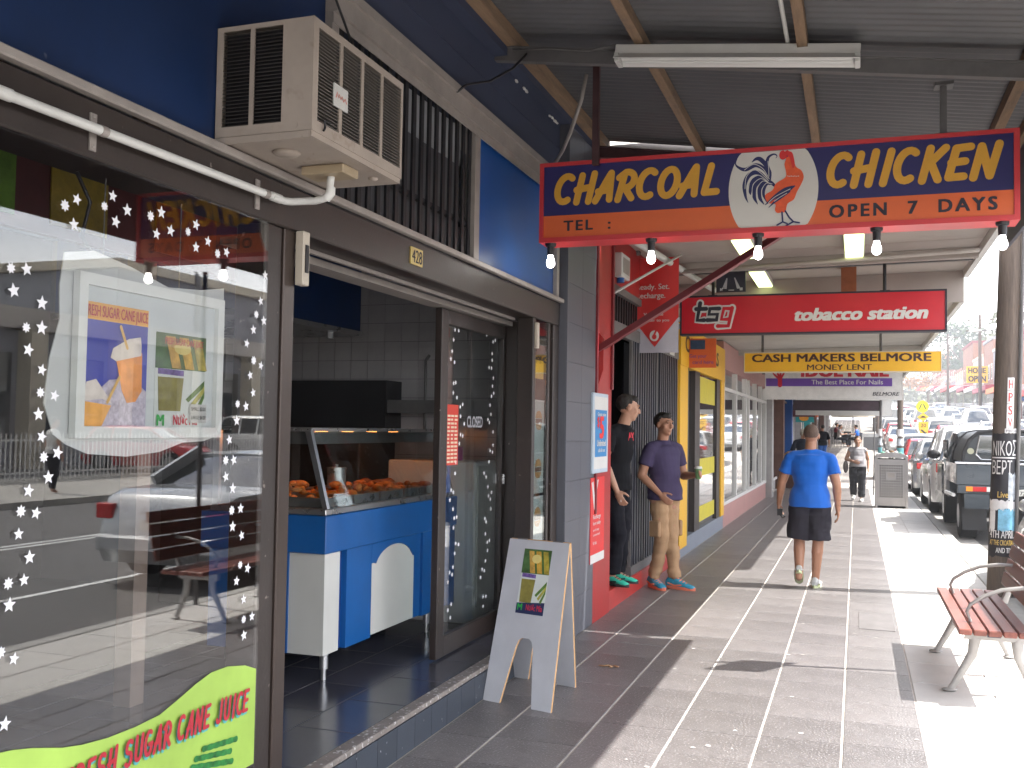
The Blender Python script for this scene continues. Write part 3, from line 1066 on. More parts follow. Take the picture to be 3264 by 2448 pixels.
# white post inside glimpsed through the window
t = thing('inner_post', 'tan timber post inside the shop behind the window', 'post', (-2.75, 2.1, FZ))
mb = MB(); mb.box(-2.82, -2.70, 2.14, 2.30, FZ, 3.24)
part('shaft', mb, M('tan_post', (0.20, 0.15, 0.12), rough=0.6), t)
t = thing('inner_post', 'second pale timber post deeper in the shop near the counter end', 'post', (-3.4, 3.9, FZ))
mb = MB(); mb.box(-3.5, -3.4, 4.1, 4.2, FZ, 3.24)
part('shaft', mb, MATS['tan_post'], t)

# ---- counter with hot food display
ct = thing('hot_food_counter', 'blue and white takeaway counter with a heated glass display on top', 'counter', (-3.1, 5.7, FZ))
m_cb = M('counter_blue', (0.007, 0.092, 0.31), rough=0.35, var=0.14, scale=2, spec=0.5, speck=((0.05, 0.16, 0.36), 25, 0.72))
m_cw = M('counter_white', (0.56, 0.56, 0.53), rough=0.4, var=0.04, scale=3)
CF = -2.75
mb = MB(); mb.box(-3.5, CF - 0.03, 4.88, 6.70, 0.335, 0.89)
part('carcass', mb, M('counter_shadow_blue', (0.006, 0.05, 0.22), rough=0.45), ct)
mb = MB(); mb.box(-3.55, CF + 0.012, 4.83, 6.72, 0.892, 1.10)
part('top_band', mb, m_cb, ct, bevel=0.004)
mb = MB(); mb.box(-2.98, CF - 0.008, 4.86, 5.03, 0.335, 0.89)
part('white_panel', mb, m_cw, ct)
mb = MB(); mb.box(-3.5, -2.98, 4.85, 5.03, 0.335, 0.89)
part('end_pilaster', mb, m_cb, ct)
mb = MB(); mb.box(CF - 0.03, CF + 0.004, 5.09, 5.40, 0.335, 0.89)
part('blue_pilaster', mb, m_cb, ct)
# arch surround: blue with the arched white panel
mb = MB(); mb.box(CF - 0.03, CF - 0.004, 5.42, 6.02, 0.345, 0.875)
part('white_panel', mb, m_cw, ct)
top = [(5.40, 0.89), (5.40, 0.775), (5.43, 0.775)] + [(5.72 + 0.27 * cos(rad(a)), 0.735 + 0.125 * sin(rad(a))) for a in range(165, 9, -12)] + [(6.0, 0.755), (6.04, 0.755), (6.04, 0.89)]
mb = MB(); mb.prism(top, (CF - 0.004, 0, 0), (0, 1, 0), (0, 0, 1), 0.009)
part('arch_header', mb, m_cb, ct)
mb = MB(); mb.box(CF - 0.03, CF + 0.006, 6.14, 6.70, 0.335, 0.89); mb.box(CF - 0.028, CF - 0.012, 6.03, 6.14, 0.34, 0.889)
part('blue_pilaster', mb, m_cb, ct)
for (x, y) in ((-2.80, 4.95), (-2.80, 6.35), (-3.42, 4.95), (-3.42, 6.35)):
    mb = MB(); mb.cyl((x, y, FZ + 0.06), 0.024, 0.09, 12); mb.cyl((x, y, FZ + 0.0), 0.014, 0.06, 10)
    part('leg', mb, m_ss, ct, smooth='auto')
mb = MB(); mb.box(-3.50, CF + 0.0, 4.845, 6.70, 1.102, 1.135)
part('steel_bench', mb, m_ss, ct, bevel=0.003)
GC = M('case_steel', (0.34, 0.34, 0.35), rough=0.3, metal=0.85, var=0.08)
for y0 in (4.86, 6.64):
    mb = MB(); mb.hexa([(CF - 0.03, y0, 1.137), (CF + 0.0, y0, 1.137), (CF + 0.0, y0 + 0.03, 1.137), (CF - 0.03, y0 + 0.03, 1.137)],
            [(-2.90, y0, 1.56), (-2.865, y0, 1.56), (-2.865, y0 + 0.03, 1.56), (-2.90, y0 + 0.03, 1.56)])
    part('case_post', mb, GC, ct)
mb = MB(); mb.box(-3.5, -3.46, 4.86, 4.89, 1.137, 1.56)
part('case_post', mb, GC, ct)
mb = MB(); mb.box(-3.5, -2.855, 4.85, 6.68, 1.562, 1.582)
part('case_shelf', mb, m_ss, ct)
mb = MB(); mb.box(-2.905, -2.899, 4.9, 6.63, 1.49, 1.561); mb.box(-3.4, -2.905, 4.9, 4.906, 1.49, 1.561)
part('lamp_shield', mb, GC, ct)
mb = MB()
mb.hexa([(CF - 0.022, 4.90, 1.138), (CF - 0.016, 4.90, 1.138), (CF - 0.016, 6.63, 1.138), (CF - 0.022, 6.63, 1.138)],
        [(-2.882, 4.90, 1.56), (-2.876, 4.90, 1.56), (-2.876, 6.63, 1.56), (-2.882, 6.63, 1.56)])
part('front_glass', mb, m_dglass, ct)
mb = MB()
mb.hexa([(-3.45, 4.868, 1.138), (CF - 0.03, 4.868, 1.138), (CF - 0.03, 4.874, 1.138), (-3.45, 4.874, 1.138)],
        [(-3.45, 4.868, 1.56), (-2.9, 4.868, 1.56), (-2.9, 4.874, 1.56), (-3.45, 4.874, 1.56)])
part('end_glass', mb, m_dglass, ct)
hl = M('heat_lamp_glow', (0.9, 0.4, 0.1), emit=((1.0, 0.30, 0.06), 16.0))
for k in range(5):
    y0 = 5.05 + k * 0.34
    mb = MB(); mb.tube([(-3.15, y0, 1.548), (-3.15, y0 + 0.16, 1.548)], 0.010, 8)
    part('heat_lamp', mb, hl, ct)
foodm = [M('fried_food', (0.62, 0.20, 0.035), rough=0.45, var=0.5, scale=30, bump=0.6, bscale=60),
         M('roast_chicken_skin', (0.30, 0.09, 0.02), rough=0.3, var=0.5, scale=20, bump=0.4, bscale=40),
         M('steamed_greens', (0.12, 0.14, 0.04), rough=0.5, var=0.5, scale=30, bump=0.5)]
for i in range(5):
    y0 = 4.92 + i * 0.345
    t = thing('food_tray', ['steel tray piled with orange fried pieces at the near end of the display',
                            'steel tray of battered golden pieces, second from the near end',
                            'steel tray of browned roast meat in the middle of the display',
                            'steel tray of fried pieces under the brightest heat lamp',
                            'steel tray of roast chicken at the far end of the display'][i], 'food tray', (-3.1, y0 + 0.15, 1.136), group='trays in the heated display')
    mb = MB(); mb.box(-3.42, -2.80, y0, y0 + 0.32, 1.137, 1.15)
    mb.box(-3.42, -2.80, y0, y0 + 0.008, 1.15, 1.19); mb.box(-3.42, -2.80, y0 + 0.312, y0 + 0.32, 1.15, 1.19)
    mb.box(-3.42, -3.412, y0 + 0.008, y0 + 0.312, 1.15, 1.19); mb.box(-2.808, -2.80, y0 + 0.008, y0 + 0.312, 1.15, 1.19)
    part('tray', mb, m_ss, t)
    mb = MB()
    for k in range(34):
        px, py = rr.uniform(-3.37, -2.86), rr.uniform(y0 + 0.05, y0 + 0.27)
        pz = 1.165 + rr.uniform(0, 0.055) * (1.3 if i < 2 else 0.7)
        rot = Matrix.Rotation(rr.uniform(0, 3), 3, 'Z') @ Matrix.Rotation(rr.uniform(-0.5, 0.5), 3, 'X')
        mb.ell((px, py, pz), (rr.uniform(0.02, 0.05), rr.uniform(0.015, 0.03), rr.uniform(0.012, 0.025)), 8, 6, rot)
    part('food', mb, foodm[(0, 0, 1, 0, 1)[i]], t, smooth=True)
pot = thing('steel_pot', 'small steel pot standing between trays in the glass display', 'pot', (-3.05, 5.5, 1.2))
mb = MB(); mb.cyl((-3.12, 5.62, 1.20), 0.06, 0.12, 16)
part('bowl', mb, m_ss, pot, smooth='auto')
mb = MB(); mb.cyl((-3.12, 5.62, 1.32), 0.063, 0.012, 16); mb.cyl((-3.12, 5.62, 1.332), 0.012, 0.02, 8)
part('lid', mb, m_ss, pot, smooth='auto')

# ---- hanging poster display in the window
wb = thing('hanging_board', 'clear wavy plastic board hanging on wires behind the shop window', 'board', (-2.215, 2.7, 1.5))
pts = [(2.33, 2.10), (2.45, 2.125), (2.62, 2.10), (2.80, 2.06), (2.98, 2.075), (3.115, 2.10), (3.125, 1.9), (3.10, 1.72), (3.125, 1.56),
       (3.02, 1.535), (2.9, 1.53), (2.78, 1.50), (2.62, 1.488), (2.45, 1.50), (2.36, 1.53), (2.31, 1.56), (2.27, 1.65), (2.285, 1.78), (2.32, 1.90), (2.315, 2.0)]
mb = MB(); mb.prism(pts, (-2.222, 0, 0), (0, 1, 0), (0, 0, 1), 0.004)
part('plastic_sheet', mb, M('milky_acrylic', (0.60, 0.62, 0.62), rough=0.25, var=0.04, scale=2), wb)
mb = MB()
for y in (2.49, 2.86):
    mb.tube([(-2.22, y, 2.06), (-2.22, y, 2.36)], 0.0022, 6)
part('hanging_wire', mb, m_steel, wb)
mb = MB(); mb.prism([(2.84 + 0.04 * cos(rad(a)), 2.015 + 0.035 * sin(rad(a))) for a in range(0, 360, 20)], (-2.2175, 0, 0), (0, 1, 0), (0, 0, 1), 0.002)
part('hand_hole', mb, M('hole_grey', (0.10, 0.11, 0.11), rough=0.5), wb)
pf = thing('poster_frame', 'white framed juice menu board hanging behind the starred window', 'frame', (-2.20, 2.72, 1.54))
Y0, Y1, Z0, Z1 = 2.365, 3.085, 1.548, 2.05
m_frm = M('poster_frame_white', (0.80, 0.82, 0.80), rough=0.35, var=0.04)
mb = MB()
mb.hexa([(-2.214, Y0, Z0), (-2.19, Y0, Z0), (-2.19, Y0 + 0.036, Z0 + 0.036), (-2.214, Y0 + 0.036, Z0 + 0.036)], [(-2.214, Y0, Z1), (-2.19, Y0, Z1), (-2.19, Y0 + 0.036, Z1 - 0.036), (-2.214, Y0 + 0.036, Z1 - 0.036)])
mb.hexa([(-2.214, Y1, Z0), (-2.19, Y1, Z0), (-2.19, Y1 - 0.036, Z0 + 0.036), (-2.214, Y1 - 0.036, Z0 + 0.036)], [(-2.214, Y1, Z1), (-2.19, Y1, Z1), (-2.19, Y1 - 0.036, Z1 - 0.036), (-2.214, Y1 - 0.036, Z1 - 0.036)])
mb.hexa([(-2.214, Y0, Z0), (-2.191, Y0, Z0), (-2.191, Y1, Z0), (-2.214, Y1, Z0)], [(-2.214, Y0 + 0.036, Z0 + 0.036), (-2.191, Y0 + 0.036, Z0 + 0.036), (-2.191, Y1 - 0.036, Z0 + 0.036), (-2.214, Y1 - 0.036, Z0 + 0.036)])
mb.hexa([(-2.214, Y0, Z1), (-2.191, Y0, Z1), (-2.191, Y1, Z1), (-2.214, Y1, Z1)], [(-2.214, Y0 + 0.036, Z1 - 0.036), (-2.191, Y0 + 0.036, Z1 - 0.036), (-2.191, Y1 - 0.036, Z1 - 0.036), (-2.214, Y1 - 0.036, Z1 - 0.036)])
part('frame_moulding', mb, m_frm, pf)
mb = MB(); mb.box(-2.213, -2.208, Y0 + 0.03, Y1 - 0.03, Z0 + 0.03, Z1 - 0.03)
part('backing', mb, M('backing_grey', (0.62, 0.66, 0.67), rough=0.5, var=0.05), pf)
PX = -2.2075
ex, ez = (0, 1, 0), (0, 0, 1)


def quad(mb, y0, y1, z0, z1, x, t=0.0004):
    return mb.box(x, x + t, y0, y1, z0, z1)


pos = part('juice_poster', quad(MB(), 2.402, 2.692, 1.585, 1.965, PX), M('poster_blue', (0.045, 0.06, 0.42), rough=0.5, var=0.15, scale=4), pf)
q = MB(); quad(q, 2.402, 2.692, 1.912, 1.966, PX + 0.001); part('title_band', q, M('poster_orange', (0.85, 0.42, 0.06), rough=0.5), pos)
q = MB(); put_text(q, 'FRESH SUGAR CANE JUICE', (PX + 0.0022, 0, 0), ex, ez, 2.407, 1.923, w=0.28, h=0.034, bold=0.02)
part('lettering', q, M('poster_red', (0.55, 0.05, 0.04), rough=0.5), pos)
q = MB(); q.prism([(2.402, 1.585), (2.69, 1.585), (2.69, 1.70), (2.62, 1.74), (2.52, 1.73), (2.45, 1.68), (2.402, 1.66)], (PX + 0.001, 0, 0), ex, ez, 0.0006)
part('ice_picture', q, M('poster_ice', (0.55, 0.50, 0.60), rough=0.5, var=0.35, scale=60), pos)
q = MB(); q.prism([(2.545, 1.80), (2.665, 1.825), (2.668, 1.70), (2.64, 1.665), (2.60, 1.66), (2.575, 1.70)], (PX + 0.002, 0, 0), ex, ez, 0.0006)
part('cup_picture', q, M('poster_cup', (0.90, 0.33, 0.07), rough=0.4, var=0.35, scale=9), pos)
q = MB(); q.prism([(2.52, 1.80), (2.53, 1.83), (2.60, 1.865), (2.655, 1.875), (2.66, 1.85), (2.66, 1.815), (2.545, 1.79)], (PX + 0.003, 0, 0), ex, ez, 0.0006)
q.prism([(2.42, 1.72), (2.402, 1.66), (2.49, 1.67), (2.53, 1.655), (2.52, 1.67), (2.46, 1.73)], (PX + 0.003, 0, 0), ex, ez, 0.0006)
part('lid_picture', q, M('poster_lid', (0.80, 0.72, 0.66), rough=0.4, var=0.12, scale=20), pos)
q = MB(); q.prism([(2.402, 1.585), (2.49, 1.585), (2.53, 1.65), (2.402, 1.662)], (PX + 0.0022, 0, 0), ex, ez, 0.0006)
part('cup_picture', q, M('poster_cup_two', (0.92, 0.45, 0.10), rough=0.4, var=0.25, scale=9), pos)
q = MB(); q.ribbon([(2.56, 1.90), (2.592, 1.835)], 0.011, (PX + 0.004, 0, 0), ex, ez); q.ribbon([(2.51, 1.66), (2.56, 1.74)], 0.011, (PX + 0.004, 0, 0), ex, ez)
part('straw_picture', q, M('poster_straw', (0.75, 0.45, 0.12), rough=0.4), pos)
# second poster


def cane_card(parent, o, r, u, w, h, lift, sub=''):
    """menu card with cane, glass and bundle pictures; w x h on plane"""
    o, r, u = Vector(o), Vector(r), Vector(u)

    def pr(poly, d, mat, name):
        q = MB(); q.prism([(a * w, b * h) for a, b in poly], o + r.cross(u).normalized() * d, r, u, 0.0005)
        part(name, q, mat, card)
    nn = r.cross(u).normalized()
    q = MB(); q.prism([(0, 0), (w, 0), (w, h), (0, h)], o, r, u, 0.0008)
    card = part('menu_poster', q, M('card_white' + sub, (0.66, 0.70, 0.68), rough=0.5, var=0.04), parent)
    pr([(0, 0.62), (1, 0.62), (1, 1), (0, 1)], lift * 1, M('card_green' + sub, (0.06, 0.13, 0.04), rough=0.5, var=0.4, scale=20), 'cane_background')
    for k in range(3):
        x0 = 0.18 + k * 0.26
        pr([(x0 + 0.14, 0.63), (x0 + 0.32, 0.63), (x0 + 0.18, 0.97), (x0, 0.97)], lift * (2 + k), M('card_cane' + sub + str(k), ((0.55, 0.33, 0.07), (0.6, 0.36, 0.05), (0.42, 0.34, 0.05))[k], rough=0.5, var=0.4, scale=30), 'cane_picture')
    pr([(0.5 + 0.17 * cos(rad(a)), 0.85 + 0.07 * sin(rad(a))) for a in range(0, 360, 30)], lift * 6, M('card_disc' + sub, (0.75, 0.62, 0.22), rough=0.5), 'cane_slice')
    pr([(0.05, 0.62), (0.05, 0.56), (0.55, 0.55), (0.55, 0.61)], lift * 2, M('card_purple' + sub, (0.16, 0.10, 0.32), rough=0.5, var=0.5, scale=60), 'title_mark')
    pr([(0.08, 0.17), (0.50, 0.17), (0.55, 0.53), (0.05, 0.53)], lift * 2, M('card_juice' + sub, (0.24, 0.21, 0.05), rough=0.5, var=0.3, scale=15), 'glass_picture')
    for k in range(3):
        pr([(0.60 + 0.1 * k, 0.30 - 0.05 * k), (0.66 + 0.1 * k, 0.25 - 0.05 * k + 0.02), (0.98, 0.45 - 0.06 * k), (0.98, 0.52 - 0.06 * k)], lift * (2 + k), M('card_bundle' + sub + str(k % 2), ((0.10, 0.20, 0.04), (0.45, 0.42, 0.08))[k % 2], rough=0.5, var=0.4, scale=40), 'cane_picture')
    return card, nn


card, _ = cane_card(pf, (PX, 2.733, 1.585), ex, ez, 0.270, 0.318, 0.0008, '_a')
q = MB(); put_text(q, 'FRESH SUGAR CANE JUICE', (PX + 0.0075, 0, 0), ex, ez, 2.77, 1.865, w=0.205, h=0.022, bold=0.02)
part('lettering', q, MATS['poster_red'], card)
q = MB(); put_text(q, 'Nước Mía', (PX + 0.0025, 0, 0), ex, ez, 2.83, 1.592, w=0.13, h=0.034, bold=0.02)
part('lettering', q, M('poster_crimson', (0.6, 0.03, 0.06), rough=0.5), card)
q = MB(); put_text(q, 'M', (PX + 0.0025, 0, 0), ex, ez, 2.745, 1.59, w=0.035, h=0.035, bold=0.04)
part('lettering', q, M('poster_green', (0.03, 0.35, 0.06), rough=0.5), card)
q = MB(); quad(q, 2.915, 3.01, 1.60, 1.665, PX + 0.0045); pc = part('price_card', q, m_wplas, card)
q = MB(); put_text(q, 'SMALL $3.00', (PX + 0.006, 0, 0), ex, ez, 2.922, 1.642, w=0.08, h=0.013)
put_text(q, 'LARGE $4.00', (PX + 0.006, 0, 0), ex, ez, 2.922, 1.612, w=0.08, h=0.013)
part('lettering', q, m_ink, pc)
# colourful menu sign glimpsed high inside, and cable
mn = thing('menu_sign', 'dim coloured menu sign board high inside the shop behind the window', 'sign', (-3.4, 3.6, 2.2))
mb = MB(); mb.box(-3.42, -3.38, 2.6, 4.9, 2.42, 2.95)
part('board', mb, M('menu_board', (0.10, 0.03, 0.03), rough=0.5, var=0.3, scale=3), mn)
for k, (c, w_) in enumerate((((0.12, 0.25, 0.03), 0.5), ((0.3, 0.22, 0.03), 0.35), ((0.25, 0.05, 0.02), 0.5))):
    mb = MB(); mb.box(-3.378, -3.37, 2.75 + k * 0.7, 2.75 + k * 0.7 + w_, 2.47, 2.9)
    part('menu_picture', mb, M('menu_pic%d' % k, c, rough=0.5, var=0.4, scale=8), mn)
cb = MB(); cb.tube([(-2.25, 2.40, 2.36), (-2.25, 2.46, 2.28), (-2.26, 2.44, 2.17), (-2.27, 2.52, 2.10), (-2.28, 2.66, 2.03), (-2.3, 2.78, 1.99)], 0.006, 8)
single('black_cable', cb, m_black, 'black cable looping down behind the window above the hanging board', 'cable', smooth=True)

# ---- A-frame sign
af = thing('sandwich_board', 'white painted A-frame sign with a cane juice picture on the pavement', 'sign', (-1.85, 5.75, 0))
m_af = M('aframe_white', (0.50, 0.51, 0.55), rough=0.5, var=0.06, scale=5, dirt=((0.34, 0.33, 0.33), 3, 0.64))
m_edge = M('plywood_edge', (0.5, 0.30, 0.14), rough=0.7, var=0.2, scale=10)


def leaf(base_l, base_r, top_l, top_r, thick, name, poly=None):
    bl, br, tl, tr = Vector(base_l), Vector(base_r), Vector(top_l), Vector(top_r)
    prof = [(0, 0), (0.25, 0), (0.37, 0.345), (0.40, 0.385), (0.45, 0.40), (0.55, 0.40), (0.60, 0.385), (0.63, 0.345), (0.72, 0), (1, 0), (1, 1), (0, 1)]
    if poly: prof = poly
    nrm = (br - bl).cross(tl - bl).normalized() * thick

    def P(a, b):
        lo = bl.lerp(br, a); hi = tl.lerp(tr, a)
        return lo.lerp(hi, b)
    n = len(prof)
    f_ = [P(a, b) for a, b in prof]
    k_ = [p - nrm for p in f_]
    mb = MB(); mb.add(f_ + k_, [tuple(range(n)), tuple(range(n, 2 * n))[::-1]])
    o = part(name, mb, m_af, af)
    e = MB(); e.add(f_ + k_, [(i, i + n, (i + 1) % n + n, (i + 1) % n) for i in range(n)])
    part('board_edge', e, m_edge, o)
    return o, P, nrm


fo, FP, fn = leaf((-2.075, 5.545, 0.0), (-1.625, 5.435, 0.0), (-2.000, 5.775, 0.925), (-1.595, 5.676, 0.925), 0.016, 'front_board')
leaf((-2.085, 6.14, 0.0), (-1.640, 6.032, 0.0), (-2.000, 5.815, 0.925), (-1.595, 5.716, 0.925), -0.016, 'rear_board')
mb = MB()
for a in (0.2, 0.8):
    p_ = Vector((-2.0, 5.795, 0.922)).lerp(Vector((-1.595, 5.696, 0.922)), a)
    mb.tube([p_ - Vector((0.03, 0, 0)), p_ + Vector((0.03, 0, 0))], 0.008, 8)
part('hinge', mb, m_steel, af)
bl = FP(0.285, 0.545); br = FP(0.72, 0.545); tl = FP(0.285, 0.945)
rv = (br - bl).normalized(); uv_ = (tl - bl).normalized()
card, _ = cane_card(af, bl + fn.normalized() * 0.001, rv, uv_, (br - bl).length, (tl - bl).length, 0.0007, '_b')
nn = rv.cross(uv_).normalized()
q = MB(); q.prism([(0, 0), ((br - bl).length, 0), ((br - bl).length, 0.075), (0, 0.06)], bl + nn * 0.003, rv, uv_, 0.0005)
part('dark_band', q, M('card_navy', (0.02, 0.03, 0.09), rough=0.5), card)
q = MB(); put_text(q, 'M', bl + nn * 0.0042, rv, uv_, 0.012, 0.02, w=0.03, h=0.035, bold=0.04); part('lettering', q, MATS['poster_green'], card)
q = MB(); put_text(q, 'Nước Mía', bl + nn * 0.0042, rv, uv_, 0.07, 0.022, w=0.11, h=0.034, bold=0.02); part('lettering', q, MATS['poster_crimson'], card)

# ---- air conditioner
ac = thing('air_conditioner', 'boxy cream window air conditioner jutting out over the shop front', 'air conditioner', (-1.92, 3.25, 2.58))
m_ac = M('ac_cream', (0.34, 0.29, 0.25), rough=0.55, var=0.12, scale=4, dirt=((0.17, 0.12, 0.085), 6, 0.57), speck=((0.08, 0.05, 0.04), 60, 0.72))
X0, X1, A0, A1, B0, B1 = -2.12, -1.735, 2.90, 3.60, 2.575, 2.985
mb = MB()
th = 0.006
# shell: top, bottom, back and frames round the louvre openings
mb.box(X0, X1, A0, A1, B1 - th, B1)
mb.box(X0 + 0.01, X1 - 0.004, A0 + 0.005, A1 - 0.005, B0, B0 + 0.02)
mb.box(X0, X0 + th, A0, A1, B0 + 0.02, B1 - th)
# near side face (facing -y): openings x -2.10..-1.985, -1.975..-1.86 ; z 2.64..2.955
mb.box(X0 + th, -2.095, A0, A0 + th, B0 + 0.02, B1 - th)
mb.box(-1.985, -1.968, A0, A0 + th, B0 + 0.02, B1 - th)
mb.box(-1.855, X1, A0, A0 + th, B0 + 0.02, B1 - th)
mb.box(-2.095, -1.985, A0, A0 + th, B0 + 0.02, 2.63); mb.box(-2.095, -1.985, A0, A0 + th, 2.968, B1 - th)
mb.box(-1.968, -1.855, A0, A0 + th, B0 + 0.02, 2.63); mb.box(-1.968, -1.855, A0, A0 + th, 2.968, B1 - th)
mb.box(X0 + th, X1, A1 - th, A1, B0 + 0.02, B1 - th)
# front face (facing +x): 4 openings
ys = [2.935, 3.105, 3.265, 3.425, 3.585]
mb.box(X1 - th, X1, A0 + th, ys[0], B0 + 0.02, B1 - th)
mb.box(X1 - th, X1, ys[4], A1 - th, B0 + 0.02, B1 - th)
for k in range(4):
    y0, y1 = ys[k], ys[k + 1]
    mb.box(X1 - th, X1, y1 - 0.02, y1, B0 + 0.02, B1 - th) if k < 3 else None
    yy1 = y1 - 0.02 if k < 3 else y1
    mb.box(X1 - th, X1, y0, yy1, B0 + 0.02, 2.635); mb.box(X1 - th, X1, y0, yy1, 2.958, B1 - th)
part('casing', mb, m_ac, ac)
mb = MB(); mb.box(X0 + 0.02, X1 - 0.03, A0 + 0.03, A1 - 0.03, B0 + 0.03, B1 - 0.02)
part('dark_core', mb, m_black, ac)
lv = MB()
lm = M('louvre_cream', (0.17, 0.15, 0.135), rough=0.5, var=0.1)
for k in range(4):
    y0, y1 = ys[k] + 0.001, (ys[k + 1] - 0.021 if k < 3 else ys[k + 1] - 0.001)
    lv = MB()
    for j in range(26):
        z = 2.638 + j * 0.0122
        lv.hexa([(X1 - 0.022, y0, z + 0.006), (X1 - 0.001, y0, z), (X1 - 0.001, y1, z), (X1 - 0.022, y1, z + 0.006)],
                [(X1 - 0.022, y0, z + 0.0075), (X1 - 0.001, y0, z + 0.0022), (X1 - 0.001, y1, z + 0.0022), (X1 - 0.022, y1, z + 0.0075)])
    o = part('louvre', lv, lm, ac); o['kind'] = 'stuff'
lmd = M('louvre_shaded', (0.06, 0.052, 0.048), rough=0.6, var=0.2)  # side louvres coloured darker for the shade on that face
for (x0, x1) in ((-2.094, -1.986), (-1.967, -1.856)):
    lv = MB()
    for j in range(26):
        z = 2.632 + j * 0.0128
        lv.hexa([(x0, A0 + 0.001, z), (x1, A0 + 0.001, z), (x1, A0 + 0.02, z + 0.006), (x0, A0 + 0.02, z + 0.006)],
                [(x0, A0 + 0.001, z + 0.002), (x1, A0 + 0.001, z + 0.002), (x1, A0 + 0.02, z + 0.008), (x0, A0 + 0.02, z + 0.008)])
    o = part('louvre', lv, lmd, ac); o['kind'] = 'stuff'
mb = MB(); mb.box(X1 + 0.001, X1 + 0.006, 3.035, 3.135, 2.72, 2.80)
bd = part('badge', mb, m_wplas, ac)
mb = MB(); mb.ribbon([(3.047, 2.752), (3.055, 2.772), (3.062, 2.752), (3.07, 2.768), (3.08, 2.752), (3.09, 2.766), (3.10, 2.75), (3.112, 2.764), (3.122, 2.75)], 0.005, (X1 + 0.0065, 0, 0), ex, ez)
part('lettering', mb, M('badge_red', (0.55, 0.12, 0.08), rough=0.5), bd)
mb = MB(); mb.box(-1.98, -1.80, 3.24, 3.36, B0 - 0.035, B0 - 0.001)
part('junction_box', mb, M('jbox_tan', (0.34, 0.27, 0.18), rough=0.5, var=0.1), ac, bevel=0.004)
mb = MB(); mb.ell((-1.93, 3.06, B0 - 0.004), (0.05, 0.05, 0.014), 16, 6); mb.ell((-1.80, 3.48, B0 - 0.003), (0.02, 0.02, 0.01), 10, 5)
part('base_dimple', mb, m_ac, ac, smooth=True)
mb = MB(); mb.cyl((-1.80, 2.8985, 2.615), 0.012, 0.0015, 12)
mb.v = [(p[0], 2.8985 - (p[2] - 2.615), 2.615 + (p[1] - 2.8985)) for p in mb.v]
mb.box(-2.12, -1.74, 2.896, 2.899, 2.568, 2.592)
part('screw_strip', mb, m_ac, ac)
mb = MB()
mb.tube([(X1 - 0.0, 3.02, B0 + 0.075)] + [(X1 + 0.008, 2.955 + 0.02 * cos(rad(a)), B0 + 0.05 + 0.02 * sin(rad(a))) for a in range(60, -80, -30)], 0.004, 6)
part('cable_loop', mb, m_black, ac)
# conduit
cd = thing('conduit_pipe', 'white plastic conduit pipe running along the brown beam to the air conditioner', 'pipe', (-2.07, 2.6, 2.4))
zc = lambda y: 2.435 + (y - 2.0) * 0.012
mb = MB(); mb.tube([(-2.06, 0.2, zc(0.2)), (-2.06, 2.0, zc(2)), (-2.06, 3.26, zc(3.26)), (-2.04, 3.28, zc(3.28)), (-1.95, 3.30, 2.453), (-1.91, 3.30, 2.46), (-1.89, 3.30, 2.48), (-1.885, 3.30, 2.545)],
                   0.0145, 14)
part('tube', mb, m_wplas, cd, smooth='auto')
mb = MB()
for y in (1.9, 3.17):
    mb.tube([(-2.06, y, zc(y)), (-2.06, y + 0.06, zc(y + 0.06))], 0.0175, 12)
mb.tube([(-1.905, 3.30, 2.458), (-1.885, 3.30, 2.478), (-1.885, 3.30, 2.50)], 0.018, 12)
part('coupling', mb, m_wplas, cd, smooth='auto')
for y in (2.28, 3.12, 1.2):
    mb = MB(); mb.tube([(-2.06, y, zc(y)), (-2.06, y + 0.025, zc(y))], 0.0165, 12)
    mb.box(-2.099, -2.093, y, y + 0.025, zc(y) - 0.055, zc(y) + 0.055)
    mb.ell((-2.092, y + 0.0125, zc(y) + 0.043), (0.004, 0.006, 0.006), 8, 5); mb.ell((-2.092, y + 0.0125, zc(y) - 0.043), (0.004, 0.006, 0.006), 8, 5)
    part('saddle_clip', mb, m_alu, cd)

# ================================================================== first awning (over the takeaway)
def az(x): return 4.0 - 0.14 * (x + 2.04)


aw = thing('corrugated_awning', 'long corrugated iron awning on timber battens over the takeaway footpath', 'awning', (-0.4, 2.5, 3.4))
for k in range(15):
    y0 = -3.2 + k * 0.76
    y1 = min(y0 + 0.78, 8.1)
    mb = MB()
    n = int((y1 - y0) / 0.0095)
    for i in range(n + 1):
        y = y0 + (y1 - y0) * i / n
        dz = 0.0085 * sin(2 * pi * y / 0.076) + (0.002 if k % 2 else 0)
        for x in (-2.12, -0.3, 1.07):
            mb.v.append((x, y, az(x) + 0.045 + dz))
    for i in range(n):
        for j in range(2):
            a = i * 3 + j
            mb.f.append((a, a + 1, a + 4, a + 3))
    part('roof_sheet', mb, m_galv, aw, smooth=True)
    if y1 >= 8.1: break
for x, w in ((-2.0, 0.075), (-1.19, 0.055), (-0.28, 0.055), (0.86, 0.06), (1.02, 0.04)):
    mb = MB()
    mb.hexa([(x - w / 2, -3.2, az(x) - 0.045), (x + w / 2, -3.2, az(x) - 0.045), (x + w / 2, 8.08, az(x) - 0.045), (x - w / 2, 8.08, az(x) - 0.045)],
            [(x - w / 2, -3.2, az(x) + 0.03), (x + w / 2, -3.2, az(x) + 0.03), (x + w / 2, 8.08, az(x) + 0.03), (x - w / 2, 8.08, az(x) + 0.03)])
    part('batten', mb, m_purlin, aw)
for y in (1.2, 5.72, 7.98):
    mb = MB()
    mb.beam((-2.12, y, az(-2.12) - 0.09), (1.03, y, az(1.03) - 0.09), 0.05, 0.085)
    mb.beam((-2.12, y, az(-2.12) - 0.050), (1.03, y, az(1.03) - 0.050), 0.085, 0.008)
    part('steel_beam', mb, m_steel if y < 7 else m_redk, aw)
